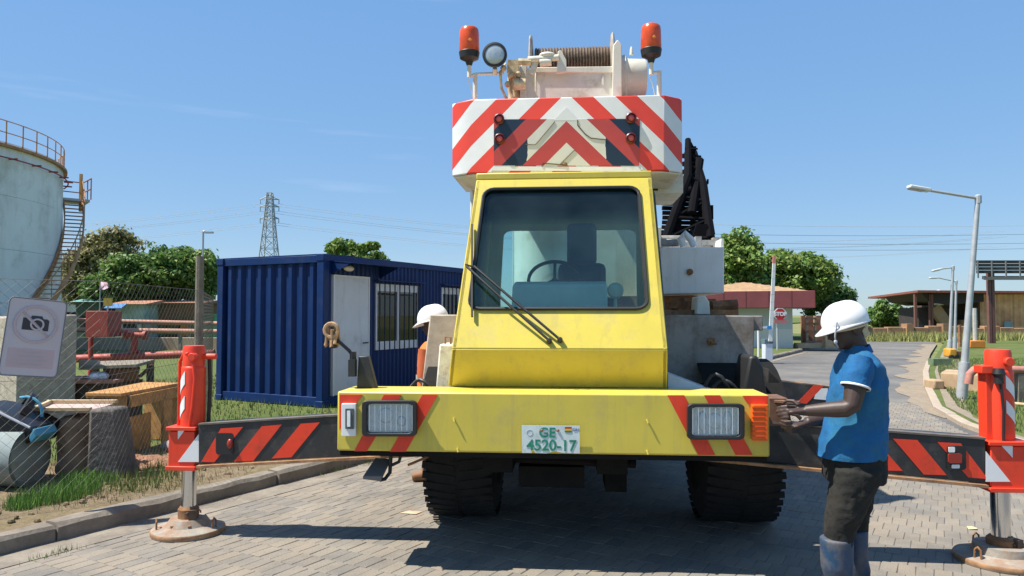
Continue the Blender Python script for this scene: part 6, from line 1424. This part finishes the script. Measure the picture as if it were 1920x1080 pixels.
# street lamps on the right
def lamp(label, base, top, head0, head1, D, r):
    o = thing('street_lamp', label, 'street lamp', tuple(G(*base, .05)), group='street lamps along the right of the road'); g0 = G(*base, .05); D = g0.y; t = P(*top, D)
    b = MB(); b.tube([g0, g0.lerp(t, .18), g0.lerp(t, .181), t], [r * 1.5, r * 1.5, r, r * .7], 12); b.build('pole', galv, o)
    h0, h1 = P(*head0, D), P(*head1, D); b = MB(); b.tube([t + V((0, 0, -.03)), h0], r * .45, 8); b.lathe([(r * .95, -.12), (r * .95, .02), (r * .5, .04)], t, n=10); b.build('arm', galv, o)
    b = MB(); d = (h1 - h0); m = h0.lerp(h1, .5); b.bar(h0, h1, r * 2.6, r * 1.1); b.build('lamp_head', M('lamp_head_pale', (.55, .56, .54), .5), o, bevel=r * .3)
    b = MB(); b.bar(h0.lerp(h1, .3) - V((0, 0, r * .6)), h0.lerp(h1, .95) - V((0, 0, r * .6)), r * 2, r * .25); b.build('lamp_glass', M('lamp_glass_grey', (.30, .31, .30), .3), o); return o
lamp('nearest street lamp, tall and leaning right beside the red jack', (1803, 748), (1834, 369), (1743, 357), (1703, 350), 0, .062)
lamp('middle street lamp, upright with a drooping head before the works', (1780, 668), (1787, 500), (1766, 504), (1748, 508), 0, .06)
lamp('farthest street lamp, shortest, behind the middle one', (1790, 655), (1793, 527), (1760, 521), (1743, 521), 0, .06)
# yard things on the right verge
o = thing('yellow_compactor', 'small yellow machine by the foot of the middle street lamp', 'machine', tuple(G(1790, 672, .05))); g = G(1790, 674, .05)
b = MB(); b.box2((g.x - .17, g.y, .13), (g.x + .10, g.y + .4, .42)); b.build('housing', M('machine_yellow', (.62, .30, .03), .5, var=.2), o, bevel=.04); b = MB(); b.box2((g.x + .103, g.y + .05, .1), (g.x + .34, g.y + .35, .34)); b.build('engine', M('machine_brown', (.20, .10, .06), .7), o, bevel=.02)
for dx in (-.12, .05): b = MB(); b.lathe([(.08, -.05), (.08, .05)], (g.x + dx, g.y - .02, .13), (0, 1, 0), 14); b.build('wheel', blackplastic, o)
o = thing('orange_pump', 'small orange pump set on the grass left of the billboard posts', 'pump', tuple(G(1834, 653, .05))); g = G(1834, 653, .05)
b = MB(); b.box2((g.x - .35, g.y, .06), (g.x + .35, g.y + .5, .40)); b.build('base', M('pump_orange', (.62, .22, .03), .6), o, bevel=.03); b = MB(); b.tube([(g.x, g.y + .2, .4), (g.x, g.y + .2, 1.9)], .10, 8); b.build('standpipe', M('pale_pipe', (.40, .39, .36), .7), o)
b = MB(); g = G(1800, 650, .05); b.tube([(g.x, g.y, 0), (g.x, g.y, 1.1)], .09, 6); single(b.build('rusty_bollard', rust), 'thin rusty stake between the street lamps', 'stake')
b = MB(); g = G(1766, 686, .05); b.box2((g.x - .25, g.y, .05), (g.x + .3, g.y + .3, .26)); single(b.build('green_block', M('mossy_block', (.12, .17, .09), .85, var=.3)), 'mossy green block at the kerb by the yellow machine', 'block')
pl_ = thing('concrete_chamber', 'low tan concrete chamber behind the nearest street lamp', 'chamber', tuple(G(1800, 745, .05))); tanc = M('tan_concrete', (.40, .28, .165), .9, var=.2, vs=4, dirt=(.30, .21, .13), dirt_amt=.5, bump=.2)
g = G(1752, 733, .05) + V((.42, 0, 0)); x1 = P(1822, 748, g.y).x; b = MB(); b.hexa([V(v) for v in ((g.x, g.y + .5, .04), (g.x, g.y + .5, .38), (g.x + .7, g.y + 1.5, .04), (g.x + .7, g.y + 1.5, .38), (x1, g.y - .35, .04), (x1, g.y - .35, .40), (x1 + .8, g.y + .7, .04), (x1 + .8, g.y + .7, .40))]); b.build('chamber_wall', tanc, pl_, bevel=.02)
b = MB(); b.box2((g.x - .25, g.y + .3, .04), (g.x - .03, g.y + .7, .24)); b.build('broken_end', tanc, pl_, bevel=.03)
o = thing('bent_pipe', 'rusty pink bent pipe rising beside the right red jack', 'pipe', tuple(G(1818, 715, .05))); D = 13.2; pk_ = M('rusty_pink_pipe', (.40, .17, .13), .7, var=.25, vs=6)
b = MB(); b.tube([P(1816, 720, D), P(1818, 702, D), P(1826, 694, D), P(1840, 691, D), P(1990, 697, D)], .07, 12); b.build('pipe_run', pk_, o); b = MB(); q = P(1912, 716, D); b.box2((q.x - .06, D - .06, .04), (q.x + .06, D + .06, P(1912, 700, D).z)); b.build('pipe_support', concrete, o)
b = MB(); b.tube([G(1890, 758, .06) + V((0, 0, .02)), G(1990, 768, .06) + V((0, 0, .02))], .03, 8); single(b.build('ground_pipe', plank), 'thin pale pipe lying on the grass at the right edge', 'pipe')
b = MB(); g = G(1823, 992); b.add([g + V((-.04, -.02, .004)), g + V((.02, -.03, .010)), g + V((.045, .02, .006)), g + V((-.02, .035, .012)), g + V((0, 0, .022))], [(0, 1, 4), (1, 2, 4), (2, 3, 4), (3, 0, 4), (3, 2, 1, 0)]); single(b.build('dry_leaf', M('leaf_tan', (.62, .42, .24), .8), smooth=0), 'curled tan leaf on the paving near the right float', 'leaf')
b = MB(); g = G(770, 962); b.add([g + V((-.09, -.01, .003)), g + V((.05, -.05, .006)), g + V((.09, .03, .004)), g + V((-.02, .05, .008)), g + V((0, 0, .012))], [(0, 1, 4), (1, 2, 4), (2, 3, 4), (3, 0, 4), (3, 2, 1, 0)]); single(b.build('paper_scrap', M('scrap_tan', (.55, .36, .24), .85), smooth=0), 'flat tan scrap on the paving left of the front tyre', 'scrap')

# ================================================================== people
skin = M('dark_skin', (.055, .032, .024), .52, var=.1, vs=20)
def remeshed(b, name, mat, parent, vox=.007, it=3):
    o = b.build(name, mat, parent, smooth=180); m = o.modifiers.new('remesh', 'REMESH'); m.mode = 'VOXEL'; m.voxel_size = vox; m.use_smooth_shade = True
    s = o.modifiers.new('sm', 'SMOOTH'); s.factor = .5; s.iterations = it; return o
def cloth(o, amp=.012, scale=.12, sub=2):
    s = o.modifiers.new('s', 'SUBSURF'); s.levels = s.render_levels = sub
    for am, sc_ in ((amp, scale), (amp * .5, scale * .45)):
        t = bpy.data.textures.new('fold', 'CLOUDS'); t.noise_scale = sc_; d = o.modifiers.new('fold', 'DISPLACE'); d.texture = t; d.texture_coords = 'LOCAL'; d.strength = am; d.mid_level = .5
    return o
def hand(b, wrist, d, up, s=1.0, curl=1.0):
    """palm and five fingers; d along the hand, up towards the thumb's side"""
    d, up = V(d).normalized(), V(up).normalized(); n = d.cross(up).normalized(); up = n.cross(d)
    c = wrist + d * .055 * s; b.tube([wrist - d * .02, wrist + d * .03 * s, wrist + d * .075 * s, wrist + d * .095 * s], [.026 * s, .034 * s, .040 * s, .034 * s], 10, ry=[.020 * s, .017 * s, .016 * s, .012 * s])
    for k, (o, L) in enumerate(((.030, .070), (.010, .080), (-.010, .074), (-.030, .058))):
        p = wrist + d * .088 * s + up * o * s; a = [0, .7 * curl, 1.6 * curl, 2.3 * curl]; pts = [p]
        for i, seg in enumerate((.42, .33, .25)):
            q = d * math.cos(a[i + 1] * .8) + n * math.sin(a[i + 1] * .8); pts.append(pts[-1] + q * L * seg * s * 1.15)
        b.tube(pts, [.0105 * s, .010 * s, .009 * s, .007 * s], 7)
    p = wrist + d * .03 * s + up * .03 * s; b.tube([p, p + up * .028 * s + d * .02 * s + n * .012 * s, p + up * .035 * s + d * .05 * s + n * .03 * s, p + up * .025 * s + d * .07 * s + n * .045 * s], [.013 * s, .012 * s, .0105 * s, .008 * s], 7)
def head_geo(b, c, f, s=1.0):
    """head centred at c looking along f"""
    f = V(f).normalized(); u = V((0, 0, 1)); l = u.cross(f).normalized(); u = f.cross(l); rot = Matrix((f, l, u)).transposed()
    at = lambda a, bb, z: c + (f * a + l * bb + u * z) * s
    b.ball(at(-.01, 0, .03), (.098 * s, .076 * s, .098 * s), 18, 12, rot=rot); b.ball(at(.02, 0, -.05), (.070 * s, .060 * s, .075 * s), 16, 10, rot=rot); b.ball(at(.055, 0, -.095), (.030 * s, .036 * s, .025 * s), 12, 8, rot=rot)
    b.tube([at(.075, 0, .02), at(.098, 0, -.018), at(.112, 0, -.04), at(.09, 0, -.05)], [.010 * s, .013 * s, .017 * s, .014 * s], 8); b.ball(at(.082, 0, -.068), (.017 * s, .028 * s, .009 * s), 10, 6, rot=rot); b.ball(at(.080, 0, -.082), (.017 * s, .026 * s, .009 * s), 10, 6, rot=rot); b.ball(at(.078, 0, .022), (.016 * s, .055 * s, .012 * s), 10, 6, rot=rot)
    for sd in (-1, 1): b.ball(at(-.01, .076 * sd, -.015), (.022 * s, .010 * s, .033 * s), 10, 8, rot=rot); b.ball(at(.075, .033 * sd, .002), (.012 * s, .014 * s, .009 * s), 8, 6, rot=rot)
    return at, rot
def helmet(parent, c, f, tilt, s=1.0, hm=None):
    f = V(f).normalized(); l = V((0, 0, 1)).cross(f).normalized(); f = (f * math.cos(tilt) - V((0, 0, 1)) * math.sin(tilt)); u = f.cross(l); at = lambda a, bb, z: c + (f * a + l * bb + u * z) * s
    b = MB(); n, k = 32, 10; vs = []
    for i in range(k):
        t = R(90) * i / (k - 1)
        for j in range(n):
            a = 2 * math.pi * j / n; rr = math.cos(t) ** .75 if i < k - 1 else 0.0
            ridge = .006 * math.exp(-(math.sin(a) * 6 * max(rr, .2)) ** 2)
            vs.append(at(.148 * rr * math.cos(a), .116 * rr * math.sin(a), .135 * math.sin(t) + ridge))
    fs = [(i * n + j, i * n + (j + 1) % n, (i + 1) * n + (j + 1) % n, (i + 1) * n + j) for i in range(k - 1) for j in range(n)]
    m0 = len(vs)
    for j in range(n):
        a = 2 * math.pi * j / n; br = .012 + .055 * max(0, math.cos(a)) ** 2.2; vs.append(at((.148 + br) * math.cos(a), (.116 + min(br, .016)) * math.sin(a), -.014 - .022 * max(0, math.cos(a)) ** 2))
    fs += [(j, (j + 1) % n, m0 + (j + 1) % n, m0 + j) for j in range(n)]
    b.add(vs, fs); o = b.build('helmet', hm or M('helmet_white', (.80, .80, .78), .35, var=.03), parent, smooth=60, fixn=False); sd = o.modifiers.new('t', 'SOLIDIFY'); sd.thickness = .005; sd.offset = 1
    return at, o
# --- man in blue polo at the levers, seen from his left side, facing the crane
MD = 4.2; mf = G(1590, 1124); man = thing('person', 'person in blue polo shirt, white helmet and rubber boots working the outrigger levers', 'person', (P(1592, 900, MD).x, MD, 0))
mp_ = lambda px, py, dy=0.: P(px, py, MD + dy)
S_ = MD / FPX
b = MB(); hc = mp_(1588, 613); at, rot = head_geo(b, hc, (-1, -.05, -.22), 1.0)
b.tube([mp_(1596, 628), mp_(1606, 648), mp_(1612, 672)], [.058, .058, .05], 14)
shL, elL, wrL = mp_(1612, 684, -.175), mp_(1596, 766, -.215), mp_(1510, 770, -.10)
shR, elR, wrR = mp_(1608, 688, .165), mp_(1584, 778, .17), mp_(1512, 792, .08)
for sh0, el, wr in ((shL, elL, wrL), (shR, elR, wrR)):
    b.tube([sh0, sh0.lerp(el, .5), el + (sh0 - el) * .06, el.lerp(wr, .12), el.lerp(wr, .35), wr], [.062, .056, .047, .047, .045, .029], 14)
hand(b, wrL, (-1, .12, -.08), (.05, .25, 1), 1.0, .8); hand(b, wrR, (-1, -.15, -.25), (0, -.2, 1), 1.0, 1.0)
b.tube([mp_(1612, 665), mp_(1612, 720), mp_(1608, 800), mp_(1604, 850)], [.07, .12, .12, .12], 14, ry=[.08, .13, .12, .13]); b.tube([mp_(1600, 850, -.06), mp_(1584, 945, -.085), mp_(1572, 1020, -.085)], [.06, .04, .035], 12); b.tube([mp_(1600, 850, .06), mp_(1604, 945, .09), mp_(1603, 1020, .09)], [.06, .035, .03], 12)
b.tube([shL + V((0, .03, -.02)), mp_(1612, 684), shR + V((0, -.03, -.02))], [.05, .07, .05], 12)
body = remeshed(b, 'body', skin, man, .0055, 2)
shirt_m = M('blue_polo', (.003, .095, .25), .85, var=.2, vs=6, dirt=(.03, .15, .17), dirt_amt=.4, ds=2.2, bump=.7, bs=11)
b = MB(); rs_ = []
for py, x0, x1, hy in ((856, 1536, 1655, 0.166), (845, 1537, 1656, 0.170), (820, 1544, 1658, 0.168), (790, 1552, 1658, 0.166), (755, 1559, 1657, 0.173), (725, 1563, 1655, 0.188), (698, 1568, 1650, 0.200), (680, 1574, 1643, 0.193), (666, 1581, 1634, 0.153), (655, 1588, 1625, 0.093), (649, 1591, 1619, 0.063)):
    p0, p1 = mp_(x0, py), mp_(x1, py); rs_.append(((p0.x + p1.x) / 2, MD, p0.z, (p1.x - p0.x) / 2, hy))
b.rings(rs_, 28, cap=False); sh1 = b.build('shirt', shirt_m, man, smooth=180); cloth(sh1, .030, .13)
for sh0, el in ((shL, elL), (shR, elR)):
    e = sh0.lerp(el, .50); d = (el - sh0).normalized(); b = MB(); b.tube([sh0 - d * .04, sh0 + d * .02, sh0.lerp(el, .28), e], [.062, .078, .076, .074], 18, cap=False); sl_ = b.build('sleeve', shirt_m, sh1, smooth=180); cloth(sl_, .010, .08)
    b = MB(); b.tube([e - d * .006, e + d * .006], .0765, 24, cap=False); o = b.build('sleeve_trim', whitefilm, sh1); q = o.modifiers.new('t', 'SOLIDIFY'); q.thickness = .004
b = MB(); cc_ = mp_(1606, 652); ring = []
for k in range(25):
    a = 2 * math.pi * k / 24; ring.append((cc_ + V((.068 * math.cos(a) , .078 * math.sin(a), .022 * math.cos(a))), cc_ + V((.085 * math.cos(a), .094 * math.sin(a), .020 * math.cos(a) - .038))))
b.add([p for r_ in ring for p in r_], [(2 * i, 2 * i + 1, 2 * i + 3, 2 * i + 2) for i in range(24)]); o = b.build('collar', M('collar_blue', (.006, .11, .30), .8), sh1, fixn=False); q = o.modifiers.new('t', 'SOLIDIFY'); q.thickness = .006
tro = M('muddy_dark_trousers', (.010, .010, .008), .9, var=.3, vs=6, dirt=(.038, .028, .017), dirt_amt=.3, ds=3.5, bump=.6, bs=16)
b = MB(); rs_ = []
for py, x0, x1, hy in ((835, 1556, 1655, .150), (855, 1550, 1656, .165), (880, 1548, 1655, .178), (900, 1549, 1652, .178)):
    p0, p1 = mp_(x0, py), mp_(x1, py); rs_.append(((p0.x + p1.x) / 2, MD, p0.z, (p1.x - p0.x) / 2, hy))
b.rings(rs_, 20)
for dy, rows in ((-.085, ((872, 1550, 1640, .105), (900, 1548, 1630, .105), (930, 1542, 1616, .10), (960, 1537, 1602, .095), (985, 1535, 1588, .082), (1004, 1535, 1584, .078), (1025, 1540, 1578, .065))), (.09, ((872, 1570, 1655, .10), (900, 1578, 1655, .10), (930, 1585, 1650, .095), (960, 1590, 1646, .09), (985, 1597, 1640, .076), (1004, 1598, 1638, .072), (1025, 1602, 1632, .060)))):
    rs_ = []
    for py, x0, x1, hy in rows:
        p0, p1 = mp_(x0, py), mp_(x1, py); rs_.append(((p0.x + p1.x) / 2, MD + dy, p0.z, (p1.x - p0.x) / 2, hy))
    b.rings(rs_, 18)
o = remeshed(b, 'trousers', tro, man, .010, 4)
for am, sc_ in ((.014, .07), (.007, .035)):
    t = bpy.data.textures.new('fold', 'CLOUDS'); t.noise_scale = sc_; d = o.modifiers.new('fold', 'DISPLACE'); d.texture = t; d.strength = am; d.texture_coords = 'LOCAL'
boot_m = M('dusty_blue_boot', (.010, .045, .10), .5, var=.12, vs=7, dirt=(.15, .12, .095), dirt_amt=.5, ds=5)
for dy, x0, x1 in ((-.085, 1528, 1584), (.09, 1596, 1638)):
    b = MB(); pa, pb_ = mp_(x0, 1003), mp_(x1, 1003); cx, rx = (pa.x + pb_.x) / 2, (pb_.x - pa.x) / 2; zt6 = pa.z
    b.tube([(cx, MD + dy, zt6 + .012), (cx, MD + dy, zt6 * .6), (cx + .01, MD + dy, .14), (cx + .01, MD + dy, .07)], [rx * 1.06, rx * 1.0, .072, .068], 18, ry=[.088, .080, .062, .05]); b.tube([(cx + .07, MD + dy, .055), (cx, MD + dy, .06), (cx - .10, MD + dy, .05), (cx - .19, MD + dy, .038)], [.05, .055, .05, .034], 14)
    o = remeshed(b, 'rubber_boot', boot_m, man, .008, 3); b = MB(); b.tube([(cx + .105, MD + dy, .012), (cx, MD + dy, .012), (cx - .20, MD + dy, .012), (cx - .222, MD + dy, .012)], [.03, .052, .05, .03], 14, ry=[.012] * 4); b.build('sole', blackplastic, o)
ha, hl = helmet(man, mp_(1585, 606), (-1, -.05, 0), R(14), .87)
b = MB(); b.tube([mp_(1569, 604, -.09), mp_(1566, 628, -.085), mp_(1566, 642, -.06), mp_(1572, 652, -.02), mp_(1568, 645, .05)], .005, 6); b.ball(mp_(1567, 641, -.072), (.011, .008, .014), 8, 6); b.build('chin_strap', M('strap_grey', (.45, .47, .50), .6), man)
b = MB(); pts = []
for k in range(25):
    a = 2 * math.pi * k / 24; pts.append(ha(.112 * math.cos(a) - .01, .092 * math.sin(a), -.030))
b.tube(pts, .009, 6, False, ry=[.009] * 25); b.build('helmet_headband', M('band_cream', (.60, .50, .32), .7), man)
b = MB(); b.box(mp_(1618, 622), (.035, .07, .05), rot=Matrix.Rotation(R(-20), 3, 'Y')); b.tube([mp_(1612, 612, -.02), mp_(1624, 612), mp_(1622, 630), mp_(1616, 636)], .012, 8); b.build('helmet_cradle', M('band_cream', (.60, .50, .32), .7), man, bevel=.006)
# --- worker in orange vest behind the left fender
WD = 7.2; wk2 = thing('person', 'person in orange vest and white helmet half hidden behind the left fender cover', 'person', (P(815, 900, WD).x, WD, 0)); wp = lambda px, py, dy=0.: P(px, py, WD + dy)
b = MB(); hc = wp(813, 607); head_geo(b, hc, (-.9, .3, -.15), 1.05); b.tube([wp(815, 620), wp(820, 640)], [.06, .075], 12)
shl, ell, wrl = wp(800, 655, -.10), wp(795, 712, -.10), wp(806, 742, -.25); shr, elr, wrr = wp(850, 655, .10), wp(862, 712, .1), wp(850, 745, -.1)
for a, e, w_ in ((shl, ell, wrl), (shr, elr, wrr)): b.tube([a, a.lerp(e, .5), e, e.lerp(w_, .4), w_], [.062, .056, .048, .046, .03], 12)
hand(b, wrl, (.3, -.8, -.3), (0, 0, 1), 1.0, .6); hand(b, wrr, (-.3, -.8, -.3), (0, 0, 1), 1.0, .6)
b.tube([wp(824, 645), wp(824, 720), wp(824, 755)], [.15, .16, .15], 12); b.tube([wp(814, 755), wp(812, 830), wp(808, 885)], [.09, .07, .05], 12); b.tube([wp(836, 755, .08), wp(838, 830, .08), wp(836, 880, .08)], [.09, .07, .05], 12); remeshed(b, 'body', skin, wk2, .009, 2)
b = MB(); rs_ = [(wp(824, py).x, WD, wp(824, py).z, hw, hy) for py, hw, hy in ((765, .20, .15), (735, .215, .15), (700, .215, .16), (670, .22, .16), (650, .20, .14), (640, .13, .10), (634, .08, .075))]
b.rings(rs_, 22, cap=False); ov = b.build('vest', M('hi_vis_orange', (.72, .17, .025), .75, var=.12, vs=8), wk2, smooth=180); cloth(ov, .014, .1)
for a, e in ((shl, ell), (shr, elr)): b = MB(); b.tube([a, a.lerp(e, .5), a.lerp(e, .95)], [.082, .076, .07], 14, cap=False); cloth(b.build('sleeve', M('rust_orange_sleeve', (.45, .10, .03), .8), ov, smooth=180), .008, .08)
b = MB(); z_ = wp(824, 706).z; b.rings([(wp(824, 700).x, WD, z_ - .022, .228, .170), (wp(824, 700).x, WD, z_ + .022, .228, .170)], 24, cap=False); b.build('reflective_band', M('band_silver', (.40, .40, .38), .4), ov)
jm = M('navy_work_trousers', (.014, .022, .06), .85, var=.2, vs=8); b = MB(); b.rings([(wp(824, 750).x, WD, wp(824, 745).z, .19, .14), (wp(824, 780).x, WD, wp(824, 785).z, .20, .15)], 18)
for cx, cy in (((814, 812, 806), -.02), ((838, 838, 836), .08)):
    b.tube([wp(cx[0], 770, cy), wp(cx[1], 830, cy), wp(cx[2], 893, cy)], [.105, .092, .08], 14)
remeshed(b, 'trousers', jm, wk2, .012, 3)
for cx, cy in ((804, -.02), (835, .08)):
    b = MB(); x = wp(cx, 890, cy).x; y = WD + cy; b.tube([(x, y, .2), (x, y, .09)], [.065, .07], 12); b.tube([(x + .05, y + .02, .055), (x - .05, y, .055), (x - .16, y - .02, .042)], [.05, .055, .038], 12); remeshed(b, 'work_boot', M('tan_work_boot', (.24, .115, .05), .7, var=.2), wk2, .01, 2)
helmet(wk2, wp(812, 600), (-.9, .3, 0), R(10), 1.05)
